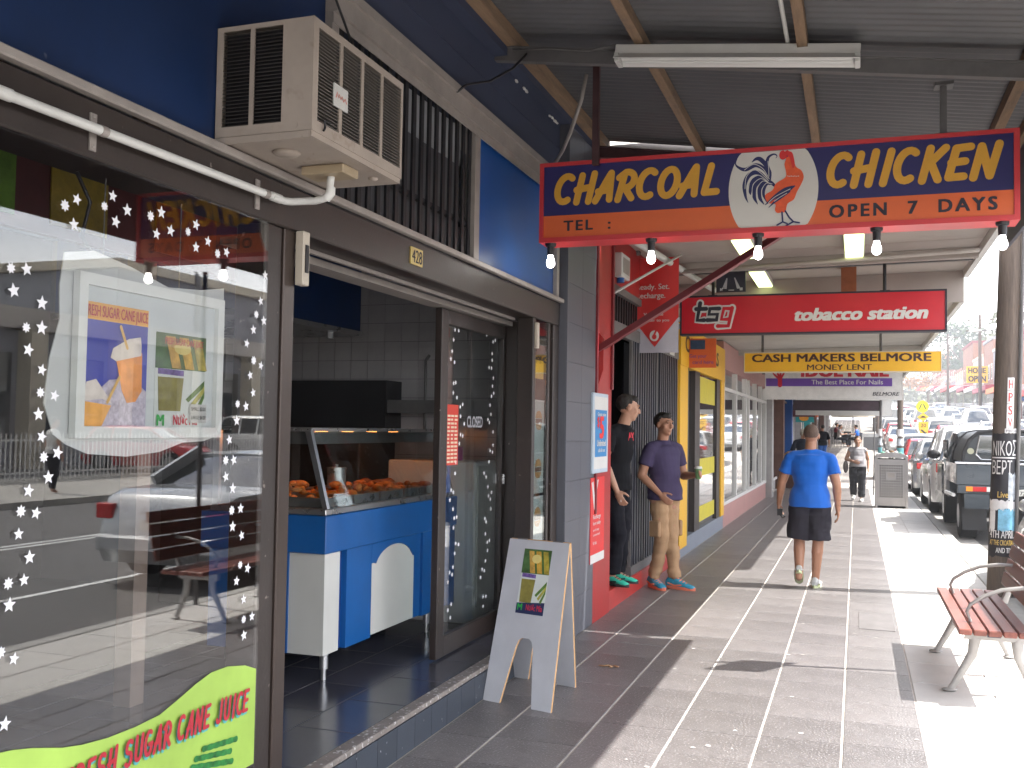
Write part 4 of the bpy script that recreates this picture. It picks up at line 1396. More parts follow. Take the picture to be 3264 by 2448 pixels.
mb = MB(); mb.box(1.08, 1.17, -3.2, 8.1, 3.50, 3.64)
part('gutter', mb, m_galv, aw)
mb = MB(); mb.box(1.045, 1.068, -3.2, 8.1, 2.99, 3.545)
part('fascia_board', mb, M('fascia_blue_grey', (0.10, 0.10, 0.13), rough=0.6, var=0.15), aw)
mb = MB(); mb.tube([(-0.36, -3.2, az(-0.36) - 0.01), (-0.36, 5.68, az(-0.36) - 0.01)], 0.012, 8)
part('conduit', mb, m_wplas, aw)

mb = MB(); mb.box(-2.1, 1.1, 8.12, 8.16, 3.47, 4.0)
part('bulkhead', mb, m_cream, aw)
# batten light
lt = thing('batten_light', 'long white fluorescent batten light, unlit, fixed under the corrugated awning', 'light', (-0.66, 5.6, 3.6))
a, b = Vector((-1.33, 5.60, 0)), Vector((0.02, 5.60, 0))
zt = lambda x: 3.85 - 0.108 * (x + 1.34)
mb = MB(); mb.beam((a.x, 5.60, zt(a.x) - 0.035), (b.x, 5.60, zt(b.x) - 0.035), 0.055, 0.06)
part('housing', mb, m_white, lt, bevel=0.004)
mb = MB()
for s_ in (-1, 1):
    mb.hexa([(a.x, 5.60 + s_ * 0.028, zt(a.x) - 0.062), (b.x, 5.60 + s_ * 0.028, zt(b.x) - 0.062), (b.x, 5.60 + s_ * 0.032, zt(b.x) - 0.062), (a.x, 5.60 + s_ * 0.032, zt(a.x) - 0.062)][::s_],
            [(a.x, 5.60 + s_ * 0.075, zt(a.x) - 0.105), (b.x, 5.60 + s_ * 0.075, zt(b.x) - 0.105), (b.x, 5.60 + s_ * 0.079, zt(b.x) - 0.103), (a.x, 5.60 + s_ * 0.079, zt(a.x) - 0.103)][::s_])
part('reflector', mb, m_white, lt)
for s_ in (-1, 1):
    mb = MB(); mb.tube([(a.x + 0.04, 5.60 + s_ * 0.025, zt(a.x + 0.04) - 0.088), (b.x - 0.04, 5.60 + s_ * 0.025, zt(b.x - 0.04) - 0.088)], 0.014, 10)
    part('fluorescent_tube', mb, M('tube_glass', (0.62, 0.62, 0.60), rough=0.3, var=0.02), lt, smooth='auto')
for x in (a.x + 0.015, b.x - 0.015):
    mb = MB(); mb.box(x - 0.012, x + 0.012, 5.54, 5.66, zt(x) - 0.115, zt(x) - 0.066)
    part('end_cap', mb, m_wplas, lt)
mb = MB(); mb.tube([(-1.98, 5.62, 3.90), (-1.75, 5.63, 3.885), (-1.5, 5.62, 3.84), (-1.33, 5.6, 3.85)], 0.006, 6)
single('lamp_cable', mb, m_steel, 'thin grey cable sagging from the first batten to the fluorescent light', 'cable', smooth=True)
mb = MB(); mb.tube([(-1.905, 5.66, 3.88), (-1.93, 5.5, 3.74), (-2.0, 5.3, 3.6), (-2.05, 5.05, 3.50), (-2.06, 4.95, 3.43)], 0.008, 6)
single('slack_cable', mb, m_black, 'black cable drooping from the steel beam to the window head trim', 'cable', smooth=True)
mb = MB(); mb.tube([(-2.05, 2.9, 4.0), (-2.04, 3.15, 3.76), (-2.03, 3.4, 3.5), (-2.02, 3.68, 3.22), (-1.95, 3.62, 3.0), (-1.9, 3.58, 2.985)], 0.006, 6)
single('supply_cable', mb, m_black, 'thin black supply cable hanging down onto the air conditioner', 'cable', smooth=True)
mb = MB(); mb.tube([(-1.62, 6.02, 3.85), (-1.66, 6.05, 3.7), (-1.74, 6.1, 3.52), (-1.85, 6.3, 3.46), (-2.0, 6.6, 3.45)], 0.013, 8)
single('flexible_conduit', mb, m_alu, 'grey flexible conduit curving from the sign hanger to the wall', 'conduit', smooth=True)
mb = MB(); mb.tube([(-1.62, 5.9, 3.40), (-1.80, 6.6, 3.42), (-1.84, 6.7, 3.2)], 0.02, 8)

# ================================================================== CHARCOAL CHICKEN sign
SY = 6.0
sg = thing('chicken_sign', 'red framed CHARCOAL CHICKEN sign with an orange rooster in a white oval', 'sign', (-0.53, 6.1, 2.78))
SX0, SX1, SZ0, SZ1 = -1.915, 0.848, 2.782, 3.292
mb = MB()
mb.box(SX0, SX1, SY, SY + 0.20, SZ1 - 0.024, SZ1)
mb.box(SX0, SX1, SY, SY + 0.20, SZ0, SZ0 + 0.030)
mb.box(SX0, SX0 + 0.026, SY, SY + 0.20, SZ0 + 0.030, SZ1 - 0.024)
mb.box(SX1 - 0.03, SX1, SY, SY + 0.20, SZ0 + 0.030, SZ1 - 0.024)
part('sign_frame', mb, M('sign_red', (0.50, 0.035, 0.04), rough=0.4, var=0.06), sg)
mb = MB(); mb.box(SX0 + 0.026, SX1 - 0.03, SY + 0.012, SY + 0.19, SZ0 + 0.03, SZ1 - 0.024)
fc = part('face_panel', mb, M('sign_navy', (0.018, 0.016, 0.10), rough=0.4, var=0.05, scale=2), sg)
FY = SY + 0.0118
so, sr, su = (0, FY, 0), (1, 0, 0), (0, 0, 1)
mb = MB(); mb.box(SX0 + 0.027, SX1 - 0.031, SY + 0.0095, SY + 0.0118, SZ0 + 0.031, 2.952)
part('orange_band', mb, M('sign_orange', (0.62, 0.115, 0.03), rough=0.4, var=0.05), fc)
ov = []
for a_ in range(0, 360, 5):
    px, pz = -0.468 + 0.258 * cos(rad(a_)), 3.035 + 0.335 * sin(rad(a_))
    ov.append((px, min(max(pz, SZ0 + 0.032), SZ1 - 0.026)))
mb = MB(); mb.prism(ov, (0, SY + 0.0095, 0), sr, su, 0.0006)
oval = part('white_oval', mb, M('sign_cream', (0.60, 0.58, 0.54), rough=0.4, var=0.03), fc)
mb = MB(); put_brush(mb, 'CHARCOAL', (0, SY + 0.0112, 0), sr, su, -1.805, 3.030, 1.03, 0.178, 0.043, 0.20, gap=0.13)
part('lettering', mb, M('sign_gold', (0.62, 0.32, 0.035), rough=0.4, var=0.08), fc)
mb = MB(); put_brush(mb, 'CHICKEN', (0, SY + 0.0112, 0), sr, su, -0.150, 3.030, 0.89, 0.188, 0.044, 0.20, gap=0.13)
part('lettering', mb, MATS['sign_gold'], fc)
mb = MB(); put_text(mb, 'TEL  :', (0, SY + 0.0085, 0), sr, su, -1.752, 2.852, w=0.30, h=0.062, bold=0.028, spacing=1.25)
part('lettering', mb, m_ink, fc)
mb = MB(); put_text(mb, 'OPEN  7  DAYS', (0, SY + 0.0085, 0), sr, su, -0.147, 2.848, w=0.88, h=0.070, bold=0.035, spacing=1.3)
part('lettering', mb, m_ink, fc)


def RZ(px, py):
    return (-0.468 + (px - 45) * 0.000655, 3.035 + ((530 - py) - 0.065 * (px - 45)) * 0.00074)


RO = (0, SY + 0.0085, 0)
mo = M('rooster_orange', (0.72, 0.10, 0.03), rough=0.45, var=0.15, scale=20)
mc = M('rooster_red', (0.62, 0.03, 0.03), rough=0.45, var=0.1)
mnv = M('rooster_navy', (0.015, 0.02, 0.10), rough=0.45, var=0.1)
def RQ(x, y): return RZ(1.0226 * x - 595, 1.0226 * y + 38)


def smooth(pts, n=5, closed=False):
    """Catmull-Rom through the points (2D plus any width)"""
    P = list(pts); m = len(P); out = []
    rng = range(m) if closed else range(m - 1)
    for i in rng:
        g = lambda j: P[j % m] if closed else P[min(max(j, 0), m - 1)]
        p0, p1, p2, p3 = g(i - 1), g(i), g(i + 1), g(i + 2)
        for k in range(n):
            t = k / n
            out.append(tuple(0.5 * (2 * b_ + (c_ - a_) * t + (2 * a_ - 5 * b_ + 4 * c_ - d_) * t * t + (3 * b_ - a_ - 3 * c_ + d_) * t ** 3) for a_, b_, c_, d_ in zip(p0, p1, p2, p3)))
    if not closed: out.append(tuple(P[-1]))
    return out


def feather(mb, pts, ws, y):
    q = smooth([(*p, w) for p, w in zip(pts, ws)])
    mb.ribbon([RQ(p[0], p[1]) for p in q], [max(0.0015, p[2] * 0.00072) for p in q], (0, y, 0), sr, su, 0.0)


mb = MB()
for pts, ws in (([(600, 410), (560, 330), (480, 290), (390, 325), (330, 310), (300, 280), (315, 240)], (14, 30, 34, 32, 20, 10, 3)),
                ([(605, 400), (570, 300), (520, 245), (480, 240), (445, 265)], (12, 30, 36, 26, 6)),
                ([(600, 410), (600, 350), (575, 290), (585, 230), (630, 203), (660, 215), (650, 235)], (16, 26, 28, 22, 14, 8, 3)),
                ([(590, 420), (500, 350), (420, 370), (380, 450), (390, 540), (412, 588)], (18, 34, 38, 34, 20, 4)),
                ([(580, 420), (510, 385), (440, 430), (430, 500), (435, 525)], (16, 30, 34, 24, 5)),
                ([(590, 430), (530, 410), (470, 460), (465, 540), (495, 600)], (16, 30, 36, 30, 5)),
                ([(600, 440), (550, 430), (510, 480), (515, 550), (550, 600)], (16, 28, 34, 28, 6)),
                ([(645, 455), (600, 425), (560, 450), (545, 520), (580, 590)], (20, 32, 30, 22, 6))):
    feather(mb, pts, ws, SY + 0.0088)
part('rooster_tail', mb, mnv, oval)
mb = MB()
for pts in ([(590, 415), (480, 330), (400, 380), (385, 480)], [(585, 425), (500, 370), (430, 420), (412, 520)], [(595, 400), (540, 320), (460, 285), (380, 330)],
            [(590, 432), (520, 398), (455, 450), (448, 540)], [(600, 438), (540, 418), (492, 480), (500, 570)], [(592, 380), (590, 320), (583, 260)], [(620, 440), (570, 435), (532, 490), (540, 570)]):
    feather(mb, pts, [5] * len(pts), SY + 0.0035)
part('feather_lines', mb, MATS['sign_cream'], oval)
body = smooth([(735, 250), (725, 290), (738, 345), (732, 388), (655, 435), (622, 490), (560, 530), (585, 590), (648, 600), (645, 645), (665, 668), (700, 664), (735, 655), (752, 595), (805, 560), (832, 500), (872, 430), (888, 380), (868, 332), (822, 302), (802, 240), (785, 200), (750, 208)], 4, True)
mb = MB(); mb.prism([RQ(*p) for p in body], (0, SY + 0.0034, 0), sr, su, 0.0003)
part('rooster_body', mb, mo, oval)
mb = MB(); mb.prism([RQ(*p) for p in smooth([(680, 215), (690, 185), (715, 174), (728, 184), (748, 172), (765, 182), (790, 192), (806, 240), (812, 290), (796, 316), (780, 270), (765, 226), (740, 236), (712, 248), (690, 240)], 3, True)], (0, SY + 0.0029, 0), sr, su, 0.0003)
part('rooster_comb', mb, mc, oval)
mb = MB()
for pts, ws in (([(812, 455), (740, 490), (650, 540), (562, 606)], (10, 50, 34, 6)), ([(770, 500), (700, 540), (650, 575), (592, 626)], (12, 26, 20, 5))):
    feather(mb, pts, ws, SY + 0.0024)
for pts in ([(705, 662), (712, 738)], [(664, 764), (712, 738), (748, 750)], [(733, 652), (765, 700), (802, 735)], [(742, 766), (802, 735), (852, 742)]):
    mb.ribbon([RQ(*p) for p in pts], 0.0095, (0, SY + 0.0024, 0), sr, su, 0.0)
mb.prism([RQ(748 + 5 * cos(rad(a_)), 222 + 5 * sin(rad(a_))) for a_ in range(0, 360, 45)], (0, SY - 0.0024, 0), sr, su, 0.0003)
part('rooster_wing', mb, mnv, oval)
mb = MB()
for pts in ([(775, 480), (700, 515), (640, 548), (590, 590)], [(745, 515), (690, 545), (640, 578)]):
    feather(mb, pts, [5] * len(pts), SY - 0.0028)
for k in range(7): mb.ribbon([RQ(752 + 15 * k, 378 + 3 * (k % 2)), RQ(758 + 15 * k, 380)], 0.004, (0, SY - 0.0028, 0), sr, su, 0.0)
part('feather_lines', mb, MATS['sign_cream'], oval)
# hangers and bulbs
mb = MB(); mb.box(-1.555, -1.515, 5.93, 5.97, SZ1 - 0.05, 3.96)
part('hanger', mb, m_redk, sg)
mb = MB(); mb.box(0.45, 0.485, 6.06, 6.10, SZ1, 3.60); mb.box(0.42, 0.52, 6.03, 6.13, SZ1, SZ1 + 0.012); mb.box(0.42, 0.52, 6.03, 6.13, 3.58, 3.60)
part('hanger', mb, m_steel, sg)
bulbm = M('lit_bulb', (1, 1, 1), emit=((1.0, 0.97, 0.93), 9.0), rough=0.3)
bulb_lab = ['lit bare bulb in a black holder under the TEL end of the chicken sign', 'lit bare bulb under the chicken sign, second from the shop wall',
            'lit bare bulb under the rooster oval of the chicken sign', 'lit bare bulb under the word OPEN of the chicken sign', 'lit bare bulb at the street end of the chicken sign']
b0 = None
for i, x in enumerate((-1.85, -1.20, -0.555, 0.11, 0.765)):
    loc = (x, 6.05, 2.63)
    if b0 is None:
        b0 = thing('light_bulb', bulb_lab[0], 'light bulb', loc, group='bulbs hanging under the chicken sign')
        mb = MB(); mb.tube([(x, 6.05, SZ0 + 0.001), (x, 6.05, SZ0 - 0.018), (x, 6.05, SZ0 - 0.022), (x, 6.05, SZ0 - 0.075)], [0.036, 0.034, 0.024, 0.022], 14)
        part('lamp_holder', mb, m_black, b0, smooth='auto')
        mb = MB(); mb.tube([(x, 6.05, SZ0 - 0.076), (x, 6.05, SZ0 - 0.095), (x, 6.05, SZ0 - 0.115), (x, 6.05, SZ0 - 0.135), (x, 6.05, SZ0 - 0.15), (x, 6.05, SZ0 - 0.156)], [0.015, 0.019, 0.026, 0.026, 0.017, 0.004], 16)
        part('bulb', mb, bulbm, b0, smooth=True)
    else:
        copy_tree(b0, loc, label=bulb_lab[i])

# ================================================================== helpers for shopfronts further along
def sign_box(name, label, y, x0, x1, z0, z1, depth, mat_f, mat_face, rim=0.02):
    s_ = thing(name, label, 'sign', ((x0 + x1) / 2, y, z0))
    mb = MB()
    mb.box(x0, x1, y, y + depth, z1 - rim, z1); mb.box(x0, x1, y, y + depth, z0, z0 + rim)
    mb.box(x0, x0 + rim, y, y + depth, z0 + rim, z1 - rim); mb.box(x1 - rim, x1, y, y + depth, z0 + rim, z1 - rim)
    part('sign_frame', mb, mat_f, s_)
    mb = MB(); mb.box(x0 + rim, x1 - rim, y + 0.01, y + depth - 0.01, z0 + rim, z1 - rim)
    f_ = part('face_panel', mb, mat_face, s_)
    return s_, f_


# second awning with boards, over the red and yellow shops
def board_awning(label, y0, y1, zw, ze, xe, mat, boards, beams=(), lamps=()):
    z_ = lambda x: zw + (ze - zw) * (x + 2.2) / (xe + 2.2)
    a_ = thing('board_awning', label, 'awning', (-0.5, (y0 + y1) / 2, min(zw, ze)))
    n = boards
    for i in range(n):
        ya, yb = y0 + (y1 - y0) * i / n + 0.006, y0 + (y1 - y0) * (i + 1) / n - 0.006
        mb = MB()
        mb.hexa([(-2.25, ya, z_(-2.25)), (xe, ya, z_(xe)), (xe, yb, z_(xe)), (-2.25, yb, z_(-2.25))],
                [(-2.25, ya, z_(-2.25) + 0.02), (xe, ya, z_(xe) + 0.02), (xe, yb, z_(xe) + 0.02), (-2.25, yb, z_(-2.25) + 0.02)])
        part('soffit_board', mb, mat, a_)
    mb = MB()
    mb.hexa([(-2.25, y0, z_(-2.25) + 0.03), (xe, y0, z_(xe) + 0.03), (xe, y1, z_(xe) + 0.03), (-2.25, y1, z_(-2.25) + 0.03)],
            [(-2.25, y0, z_(-2.25) + 0.06), (xe, y0, z_(xe) + 0.06), (xe, y1, z_(xe) + 0.06), (-2.25, y1, z_(-2.25) + 0.06)])
    part('roof_deck', mb, m_steel, a_)
    mb = MB(); mb.box(xe + 0.002, xe + 0.06, y0, y1, z_(xe) - 0.08, z_(xe) + 0.30)
    part('fascia_board', mb, m_white, a_)
    zb_ = min(zw, ze) - 0.30
    mb = MB(); mb.hexa([(-2.2, y1 - 0.04, zb_), (xe, y1 - 0.04, zb_), (xe, y1, zb_), (-2.2, y1, zb_)], [(-2.2, y1 - 0.04, z_(-2.2) - 0.002), (xe, y1 - 0.04, z_(xe) - 0.002), (xe, y1, z_(xe) - 0.002), (-2.2, y1, z_(-2.2) - 0.002)])
    part('end_board', mb, mat, a_)
    for k, (yb, w, h) in enumerate(beams):
        mb = MB(); mb.beam((-2.2, yb, z_(-2.2) - h / 2 - 0.003), (xe, yb, z_(xe) - h / 2 - 0.003), w, h)
        part('cross_beam', mb, m_steel if k % 2 == 0 else mat, a_)
    return a_


m_pink = M('faded_pink_paint', (0.42, 0.23, 0.21), rough=0.6, var=0.1, scale=2, dirt=((0.28, 0.2, 0.18), 2, 0.64))
m_cream2 = M('dirty_white_boards', (0.42, 0.40, 0.37), rough=0.7, var=0.14, scale=1.6, dirt=((0.22, 0.2, 0.2), 1.4, 0.6))
board_awning('cream boarded awning between the chicken sign and the tobacco sign', 8.2, 12.25, 3.40, 3.46, 1.14, m_cream, 6,
             beams=((9.0, 0.06, 0.05), (10.75, 0.10, 0.10), (11.2, 0.05, 0.05)))
board_awning('grimy white awning over the yellow and pink shops beyond the tobacco sign', 12.27, 20.0, 3.12, 3.18, 1.10, m_cream2, 8, beams=((15.0, 0.08, 0.1), (19.0, 0.08, 0.1)))
board_awning('low pale awning past the yellow money lending sign', 20.02, 28.2, 3.05, 3.12, 1.12, m_cream2, 8, beams=((24.0, 0.08, 0.1),))
board_awning('pale awning over the blue shopfront beyond the nail salon sign', 28.22, 38.0, 3.0, 3.12, 1.10, m_cream, 6)
board_awning('farthest pale awning above the cafe tables', 38.02, 60.0, 3.0 + H(45), 3.1 + H(45), 1.10, m_cream2, 8)
board_awning('pale awning past the cafe tables', 60.02, 74.0, 3.0 + H(66), 3.1 + H(66), 1.0, m_cream, 6)
board_awning('last awning glimpsed at the end of the footpath', 74.02, 92.0, 3.0 + H(83), 3.1 + H(83), 1.0, m_cream2, 6)
fl_m = M('green_tube_glow', (0.6, 0.7, 0.3), emit=((0.82, 1.0, 0.42), 1.15), rough=0.5)
fl_lab = ['yellow green light panel under the cream awning nearest the red banner', 'yellow green light panel under the cream awning above the word OPEN',
          'yellow green light panel hanging just above the tobacco sign']
for i, (x, y0, y1) in enumerate(((-1.0, 9.15, 10.15), (-0.02, 9.1, 10.4), (-1.03, 11.05, 12.2))):
    t = thing('soffit_light', fl_lab[i], 'light', (x, (y0 + y1) / 2, 3.33), group='lit panels under the cream awning')
    mb = MB(); mb.box(x - 0.09, x + 0.09, y0, y1, 3.345, 3.40)
    part('housing', mb, m_white, t)
    mb = MB(); mb.box(x - 0.08, x + 0.08, y0 + 0.02, y1 - 0.02, 3.33, 3.344)
    part('diffuser', mb, fl_m, t)
mb = MB(); mb.tube([(-2.1, 10.5, 3.27), (1.1, 10.2, 3.34)], 0.022, 8)
single('soffit_pipe', mb, m_cream, 'cream pipe crossing under the cream boarded awning', 'pipe', smooth=True)
mb = MB(); mb.tube([(-1.9, 8.6, 3.30), (-1.62, 12.1, 3.30)], 0.035, 8)
single('soffit_pipe', mb, m_wplas, 'thick white pipe running along the wall under the cream awning', 'pipe', smooth=True)
mb = MB(); mb.box(-0.16, 0.0, 11.5, 11.7, 3.05, 3.44)
single('timber_bracket', mb, M('orange_timber', (0.38, 0.14, 0.06), rough=0.7, var=0.2), 'orange brown timber block hanging from the cream awning', 'bracket')

# tobacco sign
ts, tf = sign_box('tobacco_sign', 'long red tobacco station sign with a black and white tsg logo', 11.0, -1.853, 0.875, 2.655, 3.09, 0.16, m_ink, M('tobacco_red', (0.52, 0.012, 0.025), rough=0.35, var=0.05), 0.018)
ty = 11.008
mb = MB(); put_text(mb, 'tobacco station', (0, ty, 0), sr, su, -0.62, 2.795, w=1.31, h=0.125, bold=0.045, shear=0.25)
part('lettering', mb, m_white, tf)
SL = 0.10                                                 # squared logo letters as strokes, sheared


def lgs(pts): return [(-1.70 + 0.42 * (a_ + SL * (b_ - 0.4)), 2.735 + 0.26 * b_) for a_, b_ in pts]


LT = [[(0.10, 1.05), (0.10, 0.32), (0.28, 0.32)], [(0.02, 0.80), (0.28, 0.80)]]
LS = [[(0.62, 0.80), (0.38, 0.80), (0.38, 0.56), (0.60, 0.56), (0.60, 0.32), (0.36, 0.32)]]
LG_ = [[(0.94, 0.78), (0.74, 0.80), (0.72, 0.34), (0.92, 0.34)], [(0.95, 0.82), (0.93, 0.06), (0.66, 0.06)]]
mb = MB()
for st_ in LT + LS + LG_: mb.ribbon(lgs(st_), 0.085, (0, ty, 0), sr, su)
lg = part('logo_outline', mb, m_white, tf)
mb = MB()
for st_ in LT + LS: mb.ribbon(lgs(st_), 0.045, (0, ty - 0.006, 0), sr, su)
part('logo_letters', mb, m_ink, lg)
mb = MB()
for st_ in LG_: mb.ribbon(lgs(st_), 0.042, (0, ty - 0.006, 0), sr, su)
part('logo_letters', mb, MATS['tobacco_red'], lg)
for x in (-1.5, 0.28):
    mb = MB(); mb.tube([(x, 11.08, 3.09), (x, 11.08, 3.44)], 0.018, 8); mb.box(x - 0.05, x + 0.05, 11.04, 11.12, 3.09, 3.10)
    part('hanger', mb, m_black, ts)
bx = thing('black_hanging_sign', 'small black square sign with silver markings hanging above the tobacco sign', 'sign', (-1.28, 10.9, 3.11))
mb = MB(); mb.box(-1.44, -1.13, 10.88, 10.93, 3.11, 3.40)
part('board', mb, m_ink, bx)
mb = MB(); mb.prism([(-1.38, 3.14), (-1.33, 3.26), (-1.32, 3.26), (-1.33, 3.14)], (0, 10.8795, 0), sr, su, 0.001); mb.prism([(-1.22, 3.14), (-1.25, 3.26), (-1.24, 3.26), (-1.18, 3.14)], (0, 10.8795, 0), sr, su, 0.001)
mb.box(-1.40, -1.37, 10.878, 10.8795, 3.12, 3.15); mb.box(-1.19, -1.16, 10.878, 10.8795, 3.12, 3.15); mb.box(-1.31, -1.25, 10.878, 10.8795, 3.12, 3.13)
part('silver_marks', mb, m_ss, bx)
# yellow sign
ys_, yf = sign_box('cash_sign', 'long yellow CASH MAKERS BELMORE sign with MONEY LENT below', 16.0, -1.68, 1.20, 2.53, 2.845, 0.20, M('pale_metal_rim', (0.55, 0.5, 0.38), rough=0.5), m_yellow, 0.012)
mb = MB(); put_text(mb, 'CASH MAKERS BELMORE', (0, 16.008, 0), sr, su, -1.55, 2.695, w=2.60, h=0.115, bold=0.03)
put_text(mb, 'MONEY LENT', (0, 16.008, 0), sr, su, -0.72, 2.565, w=0.94, h=0.085, bold=0.02)
part('lettering', mb, M('brown_print', (0.05, 0.02, 0.02), rough=0.6), yf)
for x in (-1.4, 0.35):
    mb = MB(); mb.tube([(x, 16.1, 2.845), (x, 16.1, 3.12)], 0.02, 8)
    part('hanger', mb, m_steel, ys_)
# nail sign
ns_, nf = sign_box('nail_sign', 'white IDOL NAIL sign with a purple band and a small BELMORE', 22.0, -1.86, 0.90, 2.30, 3.04, 0.22, m_white, M('sign_white', (0.62, 0.60, 0.58), rough=0.5), 0.02)
mb = MB(); mb.box(-1.84, 0.70, 22.007, 22.0095, 2.58, 2.75)
bnd = part('purple_band', mb, m_purple, nf)
mb = MB(); put_text(mb, 'The Best Place For Nails', (0, 22.006, 0), sr, su, -0.90, 2.622, w=1.42, h=0.095, bold=0.01)
part('lettering', mb, m_white, bnd)
mb = MB(); put_text(mb, 'IDOL NAIL', (0, 22.007, 0), sr, su, -1.10, 2.79, w=1.72, h=0.24, bold=0.05)
part('lettering', mb, M('nail_red', (0.5, 0.02, 0.04), rough=0.5), nf)
mb = MB()
for k, (dx, h_) in enumerate(((-0.08, 0.16), (-0.035, 0.22), (0.01, 0.24), (0.055, 0.2))):
    mb.ribbon([(-1.55, 2.72), (-1.55 + dx * 1.3, 2.72 + h_ * 0.6), (-1.55 + dx * 2, 2.72 + h_)], [0.05, 0.04, 0.02], (0, 22.004, 0), sr, su)
mb.ribbon([(-1.55, 2.60), (-1.55, 2.74)], [0.09, 0.08], (0, 22.003, 0), sr, su)
part('hand_picture', mb, MATS['nail_red'], nf)
mb = MB(); put_text(mb, 'BELMORE', (0, 22.007, 0), sr, su, 0.32, 2.385, w=0.52, h=0.075, bold=0.02, shear=0.2)
part('lettering', mb, m_ink, nf)
sign_box('shop_sign', 'dark signboard in a white frame beyond the nail salon sign', 30.0, -1.74, 0.62, 2.24, 2.53, 0.2, m_black, M('murky_print', (0.05, 0.03, 0.04), rough=0.5, var=0.5, scale=2), 0.015)
sign_box('shop_sign', 'plain white sign box just behind the dark signboard', 31.2, -1.74, 0.98, 2.12, 2.62, 0.2, m_white, m_white, 0.02)
s3, f3 = sign_box('bakery_sign', 'white bakery sign with a blue strip over the far footpath', 38.6, -2.0, 1.1, 2.45, 2.80, 0.2, m_white, m_white, 0.02)
mb = MB(); mb.box(-1.95, -0.6, 38.606, 38.609, 2.66, 2.77)
part('blue_strip', mb, m_bluep, f3)
mb = MB(); put_text(mb, 'TOM TOONEY\'S BAKERY', (0, 38.607, 0), sr, su, -1.55, 2.49, w=1.4, h=0.10, bold=0.02)
part('lettering', mb, MATS['nail_red'], f3)

# ================================================================== red phone shop
rs = thing('red_shop', 'red painted phone shop with an open doorway and a folding black gate', 'shop', (-2.4, 10.2, 0))
mb = MB(); mb.box(-2.3, -2.05, 8.0, 8.6, 0.0, 4.0)
part('red_post', mb, m_red, rs)
mb = MB(); mb.box(-2.049, -2.03, 8.0, 8.05, 0.9, 3.9); mb.box(-2.049, -2.03, 8.55, 8.6, 1.95, 3.9)
part('post_flange', mb, m_redd, rs)
mb = MB(); mb.box(-2.9, -2.06, 8.6, 12.35, 0.0, 0.17)
part('red_step', mb, M('red_step_paint', (0.40, 0.035, 0.03), rough=0.4, var=0.15, scale=4), rs)
mb = MB(); mb.box(-2.3, -2.08, 9.62, 12.35, 0.171, 0.26)
part('sill', mb, m_steel, rs)
mb = MB(); mb.box(-2.3, -2.10, 8.6, 12.35, 2.93, 4.0)
part('red_wall', mb, m_red, rs)
mb = MB(); mb.box(-2.13, -2.08, 8.6, 12.35, 2.86, 2.928)
part('cornice', mb, m_steel, rs)
mb = MB(); mb.box(-2.16, -2.09, 8.6, 12.35, 2.48, 2.60)
part('head_rail', mb, m_steel, rs)
mb = MB(); mb.box(-2.19, -2.17, 8.62, 12.33, 2.60, 2.86)
part('dark_pane', mb, m_dark, rs)
for k in range(34):
    mb = MB(); y0 = 8.64 + k * 0.11
    mb.box(-2.135, -2.12, y0, y0 + 0.03, 2.601, 2.859)
    part('bar', mb, m_black, rs)
gt = thing('folding_gate', 'black folding security gate of narrow vertical bars across the red shop', 'gate', (-2.11, 11, 0.26))
m_gb = M('gate_blue_black', (0.030, 0.033, 0.045), rough=0.4, var=0.15)
for k in range(22):
    if k == 11: continue
    mb = MB(); y0 = 9.67 + k * 0.120
    mb.box(-2.115, -2.085, y0, y0 + 0.050, 0.262, 2.478)
    part('bar', mb, m_gb, gt)
mb = MB(); mb.box(-2.118, -2.09, 9.62, 9.65, 0.262, 2.478); mb.box(-2.118, -2.088, 10.96, 10.99, 0.262, 2.478)
part('gate_post', mb, m_steel, gt)
mb = MB(); mb.box(-2.19, -2.18, 9.66, 12.33, 0.27, 2.47)
part('dark_pane', mb, M('dark_shop_glass', (0.006, 0.006, 0.008), rough=0.5, var=0.1, spec=0.1), rs)
mb = MB(); mb.box(-6, -2.2, 8.5, 8.59, 0, 3.2); mb.box(-6, -5.9, 8.6, 16, 0, 3.2); mb.box(-5.9, -2.31, 15.9, 16, 0, 3.2); mb.box(-5.9, -2.31, 8.6, 15.9, 3.1, 3.2)
part('inner_wall', mb, m_dark, rs)
mb = MB(); mb.box(-2.60, -2.45, 8.75, 9.3, 2.2, 2.36)
part('inner_sign', mb, MATS['tobacco_red'], rs)
mb = MB(); mb.box(-2.088, -2.083, 11.7, 12.0, 2.50, 2.58); mb.box(-2.088, -2.083, 10.4, 10.65, 2.50, 2.58)
part('number_plate', mb, m_wplas, rs)
# alarm and vent
al = thing('alarm_box', 'white alarm siren box with a blue strobe on the red wall', 'alarm', (-2.08, 9.0, 3.0))
mb = MB(); mb.box(-2.099, -2.02, 8.84, 9.18, 3.0, 3.22)
part('casing', mb, m_wplas, al, bevel=0.008)
mb = MB(); mb.box(-2.019, -2.016, 8.88, 9.14, 3.04, 3.18)
part('grille', mb, MATS['aged_cream_aluminium'], al)
mb = MB(); mb.cyl((-2.06, 8.96, 2.955), 0.035, 0.045, 12)
part('strobe', mb, m_bluep, al, smooth='auto')
sp = thing('wall_speaker', 'small round black speaker high on the red wall', 'speaker', (-2.08, 9.9, 3.55))
mb = MB(); mb.tube([(-2.099, 9.85, 3.42), (-2.07, 9.85, 3.42)], 0.06, 16)
part('rim', mb, m_steel, sp, smooth='auto')
mb = MB(); mb.tube([(-2.069, 9.85, 3.42), (-2.066, 9.85, 3.42)], 0.045, 16)
part('cone', mb, m_black, sp)
